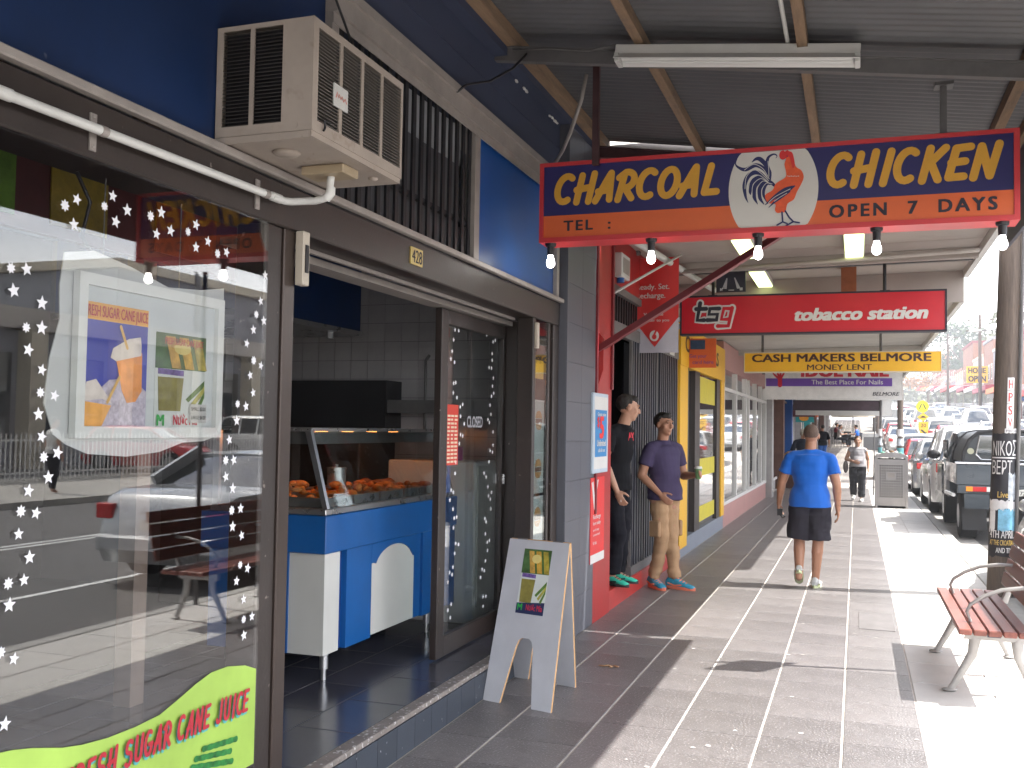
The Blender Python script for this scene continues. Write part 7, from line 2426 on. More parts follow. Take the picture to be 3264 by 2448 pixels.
while yy < 225:
    w = rq.uniform(9, 14)
    h0 = H(yy + w / 2)
    hgt = rq.uniform(7.2, 9.6) if yy < 160 else rq.uniform(4.5, 7)
    i = fi
    t = thing('far_shop', fnames[i % len(fnames)] if i < len(fnames) else ['small shop at the far end of the row', 'very last small shop at the top of the street', 'tiny shop beyond the last'][(i - len(fnames)) % 3], 'building', (20, yy + w / 2, h0), group='two storey shops across the street')
    x0 = 15.6
    mm = m_far[[0, 0, 1, 0, 4, 2, 0, 1, 0, 3, 2, 0, 1][i % 13]]
    mb = MB(); mb.box(x0, x0 + 12, yy + 0.02, yy + w - 0.02, h0 - 1.5, h0 + hgt); part('wall', mb, mm, t)
    mb = MB(); mb.box(x0 - 0.12, x0 + 12, yy + 0.02, yy + w - 0.02, h0 + hgt + 0.002, h0 + hgt + 0.35); part('parapet', mb, m_far[(i + 1) % 5], t)
    mb = MB(); mb.hexa([(12.3, yy, h0 + 3.0), (x0, yy, h0 + 3.35), (x0, yy + w - 0.1, h0 + 3.35), (12.3, yy + w - 0.1, h0 + 3.0)], [(12.3, yy, h0 + 3.5), (x0, yy, h0 + 3.7), (x0, yy + w - 0.1, h0 + 3.7), (12.3, yy + w - 0.1, h0 + 3.5)])
    part('shop_awning', mb, awc[[0, 3, 1, 0, 2, 1, 2, 1, 3, 1, 2, 1, 0][i % 13]], t)
    mb = MB(); mb.box(x0 - 0.03, x0 - 0.004, yy + 0.5, yy + w - 0.5, h0 + 0.4, h0 + 2.8); part('shop_window', mb, m_sg, t)
    n = max(2, int(w / 2.6))
    for k in range(n):
        ya = yy + 0.8 + k * (w - 1.2) / n
        mb = MB(); mb.box(x0 - 0.05, x0 - 0.004, ya, ya + 1.1, h0 + 4.4, h0 + 6.3); wn = part('window', mb, m_white, t)
        mb = MB(); mb.box(x0 - 0.07, x0 - 0.052, ya + 0.08, ya + 1.02, h0 + 4.48, h0 + 6.22); part('pane', mb, m_sg, wn)
    if i in (3, 4, 2):
        mb = MB(); mb.box(12.6, 15.0, yy + 1, yy + 1.12, h0 + 2.2, h0 + 3.0); part('awning_sign', mb, awc[(i + 3) % 6], t)
    yy += w
    fi += 1
ho = thing('open_sign', 'yellow two panel OPEN sign on the far shop awning', 'sign', (12.35, 118, H(118)))
zb = H(118) + 4.0
mb = MB(); mb.box(11.3, 13.4, 118, 118.15, zb + 0.92, zb + 1.8); ob_ = part('upper_panel', mb, m_amb, ho)
mb = MB(); mb.box(11.3, 13.4, 118, 118.15, zb, zb + 0.88); ob2 = part('lower_panel', mb, m_amb, ho)
mb = MB(); mb.box(12.3, 12.4, 118.02, 118.12, H(118), zb); part('post', mb, m_steel, ho)
mb = MB(); put_text(mb, 'OPEN', (0, 117.98, 0), sr, su, 11.5, zb + 0.15, w=1.7, h=0.58, bold=0.04); part('lettering', mb, m_ink, ob2)
mb = MB(); put_text(mb, 'HOME', (0, 117.98, 0), sr, su, 11.5, zb + 1.07, w=1.7, h=0.55, bold=0.04); part('lettering', mb, m_ink, ob_)

# low building, fence and trees straight across, seen mirrored in the window
lb = thing('low_hall', 'long low grey hall with square piers across the car park', 'building', (24, 26, 0))
mb = MB(); mb.box(22, 32, 12, 60, -0.1, 4.6); part('wall', mb, m_far[2], lb)
mb = MB(); mb.box(21.6, 32.2, 11.8, 60.2, 4.602, 5.3); part('roof_band', mb, m_far[1], lb)
for k in range(11):
    y0 = 13 + k * 4.2
    mb = MB(); mb.box(21.4, 21.98, y0, y0 + 0.7, 0, 4.6); part('pier', mb, m_far[3], lb)
    mb = MB(); mb.box(21.9, 21.99, y0 + 1.0, y0 + 3.9, 1.0, 3.8); part('window', mb, m_sg, lb)
tw_ = thing('grey_tower_block', 'dark grey block rising behind the low hall', 'building', (36, 50, 0))
mb = MB(); mb.box(34, 44, 44, 60, 0, 10); part('wall', mb, m_far[2], tw_)
mb = MB(); mb.box(33.6, 44.4, 43.6, 60.4, 10.0, 10.5); part('roof', mb, m_far[3], tw_)
fe = thing('picket_fence', 'pale metal picket fence along the car park', 'fence', (16.2, 24, 0))
for k in range(200):
    y0 = 12 + k * 0.16
    mb = MB(); mb.box(16.2, 16.22, y0, y0 + 0.035, 0.05, 1.25)
    if k == 0:
        pk = part('picket', mb, m_white, fe)
        pkm = pk.data; base = y0
    else:
        o = link('picket', pkm, None, fe); o.location = (0, k * 0.16, 0)
mb = MB(); mb.box(16.225, 16.26, 12, 44, 0.2, 0.25); mb.box(16.225, 16.26, 12, 44, 1.05, 1.10); part('rail', mb, m_white, fe)
c = park(hat, 19.5, 26.5, rot=1.4, label='red hatchback parked behind the picket fence in the car park', mats=pm(P_RED), grp='cars in the car park', z=0.0)
c = park(suv, 19.6, 34.0, rot=1.6, label='white wagon parked behind the picket fence in the car park', mats=pm(P_WHITE), grp='cars in the car park', z=0.0)

# ================================================================== trees
m_bark = M('bark', (0.12, 0.09, 0.065), rough=0.9, var=0.3, scale=3)
LG = {'green': M('leaf_green', (0.05, 0.085, 0.03), rough=0.7, var=0.45, scale=0.5), 'olive': M('leaf_olive', (0.11, 0.12, 0.045), rough=0.7, var=0.4, scale=0.5), 'orange': M('leaf_orange', (0.34, 0.15, 0.04), rough=0.7, var=0.45, scale=0.5)}


def tree(x, y, h, r, kind, label, seed, grp='trees along the street', nleaf=2600, z=None):
    rt = random.Random(seed)
    z0 = H(y) if z is None else z
    t = thing('street_tree', label, 'tree', (x, y, z0), group=grp)
    mb = MB()
    mb.tube([(x, y, z0 - 0.1), (x + 0.1, y, z0 + h * 0.3), (x - 0.1, y + 0.1, z0 + h * 0.6), (x, y, z0 + h * 0.85)], [h * 0.03, h * 0.022, h * 0.014, h * 0.004], 10)
    cl = []
    for k in range(11):
        a = rt.uniform(0, 2 * pi); zz = z0 + h * rt.uniform(0.35, 0.9); q = r * rt.uniform(0.35, 0.85)
        c = Vector((x + q * cos(a), y + q * sin(a), zz))
        mb.tube([(x, y, z0 + h * rt.uniform(0.28, 0.5)), ((x + c.x) / 2, (y + c.y) / 2, zz - 0.15 * h), tuple(c)], [h * 0.012, h * 0.008, h * 0.003], 6)
        cl.append((c, r * rt.uniform(0.28, 0.5)))
    part('trunk', mb, m_bark, t, smooth='auto')
    mb = MB()
    ls = h * 0.022 + 0.07
    for k in range(nleaf):
        c, cr = rt.choice(cl)
        d = Vector((rt.gauss(0, 1), rt.gauss(0, 1), rt.gauss(0, 0.8)))
        d = d.normalized() * cr * rt.uniform(0.4, 1.05)
        p_ = c + d
        n1 = Vector((rt.uniform(-1, 1), rt.uniform(-1, 1), rt.uniform(-1, 1))).normalized() * ls
        n2 = n1.cross(Vector((rt.uniform(-1, 1), rt.uniform(-1, 1), rt.uniform(-1, 1)))).normalized() * ls * 0.6
        mb.add([p_ - n1, p_ + n2, p_ + n1, p_ - n2], [(0, 1, 2, 3)])
    part('crown', mb, LG[kind], t)
    return t


for i, (x, y, h, r, k, lb) in enumerate((
        (16.5, 262, 12, 7, 'orange', 'round orange autumn tree at the top of the street'), (6.5, 285, 13, 8, 'orange', 'broad rusty autumn tree straight up the street'),
        (22, 240, 19, 8, 'green', 'tall dark green tree behind the far end of the shops'), (31, 205, 20, 8, 'olive', 'tall olive tree rising over the far shop roofs'),
        (37, 180, 21, 9, 'green', 'large green tree above the far brick shops'), (-3, 300, 12, 8, 'olive', 'olive tree at the end beyond the awnings'),
        (30, 150, 17, 6, 'olive', 'gum tree rising behind the brick shops on the right'))):
    tree(x, y, h, r, k, lb, 40 + i)
tree(19.0, 14.5, 6.5, 2.4, 'olive', 'small olive tree at the near end of the picket fence', 71, nleaf=1500, z=0)
mb = MB()
for k in range(9000):
    x = rr.uniform(-60, 90); y = rr.uniform(330, 370); z = H(400) + rr.random() ** 1.5 * 9
    n1 = Vector((rr.uniform(-1, 1), rr.uniform(-1, 1), rr.uniform(-1, 1))).normalized() * 1.2
    n2 = n1.cross(Vector((0.3, 0.2, 1))).normalized() * 0.8
    p_ = Vector((x, y, z)); mb.add([p_ - n1, p_ + n2, p_ + n1, p_ - n2], [(0, 1, 2, 3)])
o = part('treeline', mb, LG['olive']); o['kind'] = 'stuff'; o['label'] = 'hazy line of trees on the horizon'; o['category'] = 'trees'

# ================================================================== wires and far poles
for i, (x, z0, sag) in enumerate(((1.9, 8.0, 0.5), (2.3, 8.05, 0.55), (2.7, 8.1, 0.5), (1.5, 6.8, 0.6))):
    mb = MB()
    pts = []
    for (ya, yb) in ((-30, 11.2), (11.2, 45), (45, 80), (80, 120), (120, 160)):
        for k in range(8):
            f = k / 8; y = ya + (yb - ya) * f
            pts.append((x, y, z0 + H(max(y, 0)) - sag * 4 * f * (1 - f)))
    mb.tube(pts, 0.012, 5)
    single('power_line', mb, m_black, ['power line nearest the awning edge', 'middle power line on the pole cross arm', 'outer power line over the road', 'lowest thick cable along the poles'][i], 'cable', group='cables along the street')
for i, (x, y, h) in enumerate(((12.0, 88, 10), (12.0, 112, 11), (12.0, 150, 11), (1.4, 84, 9))):
    t = thing('far_power_pole', ['dark power pole in front of the nearest far shops', 'dark power pole beside the yellow open sign', 'power pole further up the far row', 'power pole on the near side up the hill'][i], 'pole', (x, y, H(y)), group='power poles up the street')
    mb = MB(); mb.tube([(x, y, H(y)), (x, y, H(y) + h)], [0.2, 0.14], 10); part('shaft', mb, m_wood, t)
    for zz in (h - 0.6, h - 1.7):
        mb = MB(); mb.box(x - 1.3, x + 1.3, y - 0.06, y + 0.06, H(y) + zz, H(y) + zz + 0.12); part('cross_arm', mb, m_wood, t)
t = thing('street_lamp', 'pale street lamp head on an arm above the traffic', 'lamp', (11.8, 90, H(90)))
mb = MB(); mb.tube([(12.0, 90, H(90) + 7.5), (10.6, 90, H(90) + 8.2), (9.6, 90, H(90) + 8.2)], 0.05, 8); part('arm', mb, m_steel, t)
mb = MB(); mb.ell((9.3, 90, H(90) + 8.2), (0.5, 0.2, 0.12), 12, 6); part('lamp_head', mb, m_white, t, smooth=True)

# ================================================================== haze volume added to whiten the far street like glare
hb_ = MB(); hb_.box(-420, 520, -420, 920, -3.0, 46.0)
hz_o = part('haze', hb_, None)
hm_ = bpy.data.materials.new('haze_air'); hm_.use_nodes = True
for n_ in list(hm_.node_tree.nodes): hm_.node_tree.nodes.remove(n_)
ho_ = hm_.node_tree.nodes.new('ShaderNodeOutputMaterial'); pv_ = hm_.node_tree.nodes.new('ShaderNodeVolumePrincipled')
pv_.inputs['Color'].default_value = (0.92, 0.94, 1.0, 1); pv_.inputs['Density'].default_value = 0.0012; pv_.inputs['Anisotropy'].default_value = 0.3
hm_.node_tree.links.new(pv_.outputs[0], ho_.inputs['Volume'])
hz_o.data.materials.append(hm_); hz_o['kind'] = 'stuff'; hz_o['label'] = 'added pale haze that whitens the far street'; hz_o['category'] = 'haze'

# ================================================================== people
m_skin = M('skin_olive', (0.40, 0.22, 0.145), rough=0.5, var=0.08, scale=9, bump=0.05, bscale=120)
m_skin2 = M('skin_tan', (0.34, 0.17, 0.105), rough=0.5, var=0.08, scale=9, bump=0.05, bscale=120)
m_hair = M('dark_hair', (0.018, 0.014, 0.012), rough=0.6, var=0.3, scale=40, bump=0.6, bscale=200)
m_hairs = M('cropped_hair', (0.10, 0.065, 0.05), rough=0.8, var=0.3, scale=40, bump=0.4, bscale=260)
m_eye = M('eye_dark', (0.02, 0.015, 0.012), rough=0.2)


def remesh(mb, voxel, smooth=4, wrinkle=0.0, wscale=9.0, seed=0.0, zlim=None):
    me = mesh_of('tmp', mb)
    fixn(me)
    o = bpy.data.objects.new('tmp', me)
    COL.objects.link(o)
    r = o.modifiers.new('r', 'REMESH')
    r.mode = 'VOXEL'; r.voxel_size = voxel; r.use_smooth_shade = True
    s_ = o.modifiers.new('s', 'SMOOTH'); s_.iterations = smooth; s_.factor = 0.5
    dg = bpy.context.evaluated_depsgraph_get(); dg.update()
    out = bpy.data.meshes.new_from_object(o.evaluated_get(dg))
    bpy.data.objects.remove(o); bpy.data.meshes.remove(me)
    if wrinkle:
        out.calc_normals_split() if hasattr(out, 'calc_normals_split') else None
        ns_ = [v.normal.copy() for v in out.vertices]
        for v, n in zip(out.vertices, ns_):
            p = v.co
            q = Vector((p.x * wscale, p.y * wscale, p.z * wscale * 0.8 + seed))
            d = mnoise.noise(q) + 0.5 * mnoise.noise(q * 2.1 + Vector((5, 1, seed)))
            d2 = mnoise.noise(Vector((p.x * 3 + seed, p.y * 3, p.z * wscale * 2.6)))
            v.co += n * wrinkle * (d + 0.7 * d2)
    out.polygons.foreach_set('use_smooth', [True] * len(out.polygons))
    return out


def ringl(c, rx, ry, n=20, tilt=None, yaw=0.0):
    c = Vector(c)
    pts = []
    for k in range(n):
        a = 2 * pi * k / n
        v = Vector((rx * cos(a), ry * sin(a), 0))
        if yaw: v = Matrix.Rotation(yaw, 3, 'Z') @ v
        if tilt: v = tilt @ v
        pts.append(c + v)
    return pts


def hand(mb, wrist, dirv, palm_n, side, curl=0.5, sc=1.0, spread=0.25):
    """five-fingered hand; dirv = towards fingertips, palm_n = palm normal, side = +1 thumb along palm_n x dirv"""
    d = Vector(dirv).normalized(); n = Vector(palm_n); n = (n - d * n.dot(d)).normalized()
    t = n.cross(d).normalized() * side
    w = Vector(wrist)
    R_ = Matrix((t, n, d)).transposed()
    mb.cap(w - d * 0.02, w + d * 0.02, 0.025 * sc, 0.027 * sc)
    mb.ell(w + d * 0.055 * sc, (0.042 * sc, 0.017 * sc, 0.052 * sc), 12, 8, R_)
    for k, (off, ln) in enumerate(((0.030, 0.070), (0.010, 0.080), (-0.011, 0.074), (-0.030, 0.058))):
        p = w + d * 0.092 * sc + t * off * sc
        dd = (d + t * off * 4 * spread).normalized()
        a = 0.0
        for j, f in enumerate((0.45, 0.32, 0.23)):
            a += curl * (0.55, 0.75, 0.6)[j]
            e = p + (dd * cos(a) + n * sin(a)) * ln * f * sc
            mb.cap(p, e, 0.0092 * sc, 0.0082 * sc, 8)
            p = e
    p = w + d * 0.03 * sc + t * 0.035 * sc
    for j, f in enumerate((0.035, 0.028, 0.022)):
        v = (d * (0.75 + 0.1 * j) + t * (0.65 - 0.25 * j) + n * (0.25 + 0.3 * curl * j)).normalized()
        e = p + v * f * sc
        mb.cap(p, e, 0.0115 * sc, 0.0095 * sc, 8)
        p = e


def head(mb, c, yaw, pitch=0.0, sc=1.0, roll=0.0):
    """c = centre of head; face looks along +Y rotated by yaw"""
    R_ = Matrix.Rotation(yaw, 3, 'Z') @ Matrix.Rotation(pitch, 3, 'X') @ Matrix.Rotation(roll, 3, 'Y')
    c = Vector(c)
    def E(p, r, rot=None): mb.ell(c + R_ @ Vector(p) * sc, tuple(x * sc for x in r), 16, 10, R_ if rot is None else R_ @ rot)
    E((0, -0.012, 0.028), (0.077, 0.096, 0.090))
    E((0, 0.035, -0.015), (0.064, 0.062, 0.085))
    E((0, 0.040, -0.062), (0.050, 0.050, 0.045))
    E((0, 0.068, -0.092), (0.026, 0.022, 0.020))
    E((0, 0.088, 0.036), (0.054, 0.014, 0.014))
    E((0, 0.106, -0.008), (0.0125, 0.017, 0.030), Matrix.Rotation(0.3, 3, 'X'))
    E((0, 0.113, -0.026), (0.018, 0.014, 0.011))
    E((0, 0.092, -0.052), (0.026, 0.012, 0.008))
    E((0, 0.090, -0.064), (0.023, 0.012, 0.009))
    for s_ in (-1, 1):
        E((s_ * 0.078, -0.004, -0.004), (0.010, 0.020, 0.033), Matrix.Rotation(-0.15, 3, 'X'))
        E((s_ * 0.045, 0.066, -0.018), (0.024, 0.02, 0.024))
    return R_, c


def face_bits(t, c, R_, sc, hair=True):
    for s_ in (-1, 1):
        q = MB(); q.ell(c + R_ @ Vector((s_ * 0.031, 0.0915, 0.016)) * sc, (0.009 * sc, 0.005 * sc, 0.0045 * sc), 10, 6, R_)
        part('eye', q, m_eye, t, smooth=True)
        q = MB(); q.ell(c + R_ @ Vector((s_ * 0.032, 0.099, 0.040)) * sc, (0.016 * sc, 0.004 * sc, 0.0028 * sc), 10, 6, R_)
        part('eyebrow', q, m_hair, t, smooth=True)


def shoe(t, ankle, dirv, mat, sole_mat, lace_mat, sc=1.0, lift=0.0, pitch=0.0, ground=0.0):
    """trainer under the ankle; dirv horizontal; pitch raises the heel"""
    d = Vector((dirv[0], dirv[1], 0)).normalized()
    s_ = Vector((0, 0, 1)).cross(d)
    A = Vector((ankle[0], ankle[1], ground + lift))
    Rp = Matrix((s_ * -1, d, Vector((0, 0, 1)))).transposed()
    Rq = Rp @ Matrix.Rotation(-pitch, 3, 'X')
    toe = Vector((0, 0.14, 0))

    def X(p): return A + Rp @ (toe + Matrix.Rotation(-pitch, 3, 'X') @ (Vector(p) * sc - toe))
    mb = MB()
    st = [(-0.085, 0.030, 0.030, 0.045), (-0.06, 0.036, 0.050, 0.058), (0.0, 0.038, 0.050, 0.062), (0.05, 0.041, 0.036, 0.048), (0.11, 0.046, 0.026, 0.036), (0.16, 0.043, 0.02, 0.028), (0.195, 0.026, 0.014, 0.022)]
    rings = []
    for (y, hw, h, zc_) in st:
        ri = []
        for k in range(14):
            a = 2 * pi * k / 14
            ri.append(X((hw * cos(a), y, max(0.018, zc_ + h * sin(a)))))
        rings.append(ri)
    mb.ring(rings)
    me = remesh(mb, 0.008, 3)
    sh_ = link('shoe', me, mat, t)
    mb = MB()
    n = 16
    out = []
    for k in range(n):
        a = 2 * pi * k / n
        y = 0.055 + 0.15 * sin(a)
        hw = 0.045 + 0.005 * sin(a)
        out.append((hw * cos(a), y))
    mb.ring([[X((x, y, 0.001)) for x, y in out], [X((x * 1.05, y * 1.0, 0.012)) for x, y in out], [X((x, y, 0.028)) for x, y in out]])
    q = link('sole', mesh_of('sole', mb, 'auto'), sole_mat, sh_)
    fixn(q.data)
    mb = MB()
    for k in range(4):
        y = 0.03 + k * 0.028
        mb.tube([X((-0.026, y, 0.078 - k * 0.009)), X((0, y + 0.006, 0.096 - k * 0.011)), X((0.026, y, 0.078 - k * 0.009))], 0.0045, 6)
    q = link('laces', mesh_of('laces', mb, 'auto'), lace_mat, sh_)
    for y_ in (0.06,):
        mb = MB()
        for s2 in (-1, 1):
            mb.tube([X((s2 * 0.040, -0.05, 0.05)), X((s2 * 0.046, 0.02, 0.035)), X((s2 * 0.047, 0.09, 0.045))], 0.007, 6)
        q = link('side_stripe', mesh_of('side_stripe', mb, 'auto'), lace_mat, sh_)
    return sh_


def person(label, loc, rotz, J, girth=1.0, skin=None, voxel=0.0075, shirt=None, sleeve=0.55, shirt_hem=None, trouser=None, trouser_to=1.0, shoes=None, hair=None,
           head_yaw=0.0, head_pitch=0.0, hands=None, shirt_loose=1.0, leg_loose=1.0, group=None, bald=False, hcol=None, female=False, belly=0.0, extra=None):
    t = thing('person', label, 'person', (0, 0, 0), group=group)
    g = girth
    V = {k: Vector(v) for k, v in J.items() if not k.startswith('pitch') and k != 'shoe'}
    mid = V['pelvis'].lerp(V['chest'], 0.5)
    sl, srr = V['shL'], V['shR']
    ax = (srr - sl); ax.z = 0
    yaw = math.atan2(ax.y, ax.x)
    hx = V['hipR'] - V['hipL']; hyaw = math.atan2(hx.y, hx.x)
    sw = (srr - sl).length / 2
    neck = V['neck']

    def torso(mb, k=0.0, z0=None, loose=1.0, bottom_scale=1.0):
        st = [(V['pelvis'] + Vector((0, 0, -0.075)), 0.125 * g, 0.085 * g, hyaw), (V['pelvis'], 0.158 * g * (1.06 if female else 1), 0.108 * g, hyaw), (V['pelvis'] + Vector((0, 0, 0.09)), 0.152 * g, 0.105 * g + belly * 0.6, hyaw),
              (mid + Vector((0, belly * 0.6, 0.0)), 0.145 * g, 0.102 * g + belly, (yaw + hyaw) / 2), (V['chest'] + Vector((0, 0, -0.02)), 0.168 * g, 0.115 * g + belly * 0.4, yaw),
              (V['chest'] + Vector((0, 0, 0.10)), sw * 0.98, 0.108 * g, yaw), (V['chest'] + Vector((0, -0.005, 0.165)), sw * 0.86, 0.088 * g, yaw), (neck + Vector((0, 0, -0.045)), sw * 0.42, 0.068, yaw), (neck, 0.062, 0.062, yaw)]
        rings = []
        for i, (c, rx, ry, yw) in enumerate(st):
            f = k if i < len(st) - 1 else k * 0.4
            rings.append(ringl(c, rx * loose + f, ry * loose + f, 24, yaw=yw))
        if z0 is not None:
            c0 = V['pelvis'] + Vector((0, 0, z0))
            rings = [ringl(c0, 0.186 * g * loose + k, (0.132 * g + belly * 0.8) * loose + k, 24, yaw=hyaw), ringl(V['pelvis'] + Vector((0, 0, 0.03)), 0.178 * g * loose + k, (0.126 * g + belly * 0.8) * loose + k, 24, yaw=hyaw)] + [r for r in rings if sum(p.z for p in r) / 24 > V['pelvis'].z + 0.12]
        mb.ring(rings)

    def arm(mb, s, k=0.0, upto=2.0, loose=1.0):
        sh, el, wr = V['sh' + s], V['el' + s], V['wr' + s]
        dl = (el - sh)
        if upto >= 1:
            mb.cap(sh, el, 0.056 * g * loose + k, 0.043 * g * loose + k)
            mb.ell(sh.lerp(el, 0.38), (0.05 * g + k,) * 3, 12, 8)
            m1 = el.lerp(wr, 0.3)
            mb.cap(el, m1, 0.041 * g + k, 0.043 * g + k); mb.cap(m1, wr, 0.041 * g + k, 0.026 * g + k)
        else:
            e = sh.lerp(el, upto)
            r0, r1 = 0.058 * g * loose + k, 0.064 * g * loose + k
            mb.tube([sh - dl.normalized() * 0.02, sh + dl.normalized() * 0.015, sh.lerp(e, 0.5), e], [r0 * 0.55, r0 * 0.96, r0 * 1.02, r1], 16)

    def leg(mb, s, k=0.0, upto=2.0, loose=1.0):
        hp, kn, an = V['hip' + s], V['kn' + s], V['an' + s]
        if upto >= 2:
            m1 = kn.lerp(an, 0.3)
            bk = Vector((0, -0.012, 0))
            mb.cap(hp, kn, 0.085 * g * loose + k, 0.055 * g * loose + k, 14)
            mb.cap(kn, m1 + bk, 0.054 * g * loose + k, 0.056 * g * loose + k, 14)
            mb.cap(m1 + bk, an, 0.054 * g * loose + k, 0.036 * g + k, 14)
        elif upto > 1:
            f = upto - 1
            e = kn.lerp(an, f)
            mb.cap(hp, kn, 0.092 * g * loose + k, 0.068 * g * loose + k, 16)
            mb.tube([kn, kn.lerp(e, 0.5), e], [0.067 * g * loose + k, 0.062 * g * loose + k, 0.058 * g * loose + k], 16)
        else:
            e = hp.lerp(kn, upto)
            mb.tube([hp + Vector((0, 0, 0.0)), hp + Vector((0, 0, -0.04)), hp.lerp(e, 0.5), e], [0.08 * g, 0.096 * g * loose + k, 0.10 * g * loose + k, 0.105 * g * loose + k], 18)

    def traps(mb, k):
        for s in 'LR':
            sh = V['sh' + s]
            mb.cap(neck + Vector((0, -0.01, -0.055)), sh.lerp(neck, 0.12) + Vector((0, 0, -0.012)), 0.050 + k, 0.050 * g + k, 14)

    # body: one continuous surface
    mb = MB()
    torso(mb, -0.012 if shirt else 0.0)
    traps(mb, -0.006)
    for s in 'LR':
        arm(mb, s); leg(mb, s)
        mb.ell(V['hip' + s], (0.095 * g, 0.10 * g, 0.10 * g), 14, 9)
        an = V['an' + s]; td = V['toe' + s].normalized()
        mb.cap(an + Vector((0, 0, -0.02)), an + td * 0.10 + Vector((0, 0, -0.045)), 0.036, 0.03)
    mb.cap(neck + Vector((0, 0, -0.04)), V['head'] + Vector((0, 0, -0.05)), 0.060 * (0.85 if female else 1), 0.055 * (0.85 if female else 1), 16)
    R_, hc = head(mb, V['head'], head_yaw, head_pitch, 1.0)
    for s in 'LR':
        h_ = (hands or {}).get(s, {})
        d = h_.get('d', V['wr' + s] - V['el' + s])
        hand(mb, V['wr' + s], d, h_.get('n', (1 if s == 'L' else -1, 0, 0)), h_.get('side', 1 if s == 'L' else -1), h_.get('curl', 0.45))
    body = link('body', remesh(mb, voxel, 3), skin or m_skin, t)
    if voxel < 0.015: face_bits(body, hc, R_, 1.0)
    # shirt
    if shirt:
        mb = MB()
        torso(mb, 0.012, z0=shirt_hem if shirt_hem is not None else -0.06, loose=shirt_loose, bottom_scale=1.05)
        traps(mb, 0.018)
        for s in 'LR':
            arm(mb, s, 0.009, upto=sleeve, loose=0.98)
            if sleeve > 0.3: mb.ell(V['sh' + s] + Vector((0, 0, -0.012)), (0.061 * g + 0.005,) * 3, 14, 9)
        link('shirt', remesh(mb, voxel, 7, wrinkle=0.009, wscale=7, seed=len(label)), shirt, t)
    if trouser:
        mb = MB()
        st = [(V['pelvis'] + Vector((0, 0, -0.09)), 0.135 * g, 0.10 * g), (V['pelvis'], 0.153 * g, 0.106 * g), (V['pelvis'] + Vector((0, 0, 0.05)), 0.142 * g, 0.098 * g)]
        mb.ring([ringl(c, rx * 1.02 + 0.006, ry * 1.02 + 0.006, 24, yaw=hyaw) for c, rx, ry in st])
        for s in 'LR':
            leg(mb, s, 0.010, upto=trouser_to, loose=leg_loose)
            mb.ell(V['hip' + s], (0.093 * g, 0.112 * g, 0.10 * g), 14, 9)
        link('trousers' if trouser_to > 1.2 else 'shorts', remesh(mb, voxel, 3, wrinkle=0.013, wscale=8, seed=3 + len(label)), trouser, t)
    if shoes:
        sm_, so_, la_ = shoes
        for s in 'LR':
            td = V['toe' + s]
            shoe(t, V['an' + s], td, sm_, so_, la_, ground=V['an' + s].z - 0.085, lift=0.0, sc=J.get('shoe', 1.0), pitch=J.get('pitch' + s, 0.0))
    # hair
    if hair:
        mb = MB()
        k = 1.0
        if hair == 'short':
            mb.ell(hc + R_ @ Vector((0, -0.030, 0.040)), (0.0825, 0.093, 0.090), 18, 12, R_)
            mb.ell(hc + R_ @ Vector((0, 0.03, 0.088)), (0.062, 0.058, 0.038), 14, 9, R_)
        elif hair == 'cropped':
            mb.ell(hc + R_ @ Vector((0, -0.022, 0.036)), (0.0785, 0.0925, 0.0865), 18, 12, R_)
        elif hair == 'bun':
            mb.ell(hc + R_ @ Vector((0, -0.024, 0.042)), (0.086, 0.098, 0.092), 18, 12, R_)
            mb.ell(hc + R_ @ Vector((0, -0.075, -0.01)), (0.06, 0.05, 0.07), 14, 9, R_)
        me = remesh(mb, min(voxel, 0.009), 2, wrinkle=0.004 if hair != 'cropped' else 0.001, wscale=40)
        link('hair', me, hcol or m_hair, body)
    if extra: extra(t, body, V, R_, hc)
    t.location = loc
    t.rotation_euler = (0, 0, rotz)
    return t


m_wsole = M('white_sole', (0.6, 0.6, 0.58), rough=0.5)
m_dsole = M('dark_sole', (0.03, 0.03, 0.032), rough=0.6)

# --- man in the blue shirt walking away (faces +y)
m_bshirt = M('royal_blue_jersey', (0.010, 0.105, 0.46), rough=0.6, spec=0.12, var=0.08, scale=3, sheen=0.2)


def blue_extra(t, body, V, R_, hc):
    mb = MB()
    w = V['wrL'] + Vector((0.0, 0.01, -0.09))
    mb.box(w.x - 0.02, w.x + 0.035, w.y - 0.03, w.y + 0.02, w.z - 0.05, w.z + 0.02)
    mb.tube([w + Vector((0, 0, -0.03)), w + Vector((0.03, 0, -0.075)), w + Vector((0.06, 0.01, -0.06))], 0.008, 6)
    k_ = single('phone_case', mb, m_black, 'dark keys and phone held in the left hand of the man in blue', 'phone')
    k_.location = k_.location + Vector((-0.455, 10.80, 0))
    for s_ in 'LR':
        q = MB()
        hp, kn = V['hip' + s_], V['kn' + s_]
        sgn_ = -1 if s_ == 'L' else 1
        off = Vector((sgn_ * 0.112, -0.01, 0))
        q.tube([hp + off * 0.95 + Vector((0, 0, 0.02)), hp.lerp(kn, 0.45) + off * 1.03, hp.lerp(kn, 0.86) + off * 1.0], 0.009, 6)
        part('side_stripe', q, m_wplas, t, smooth=True)


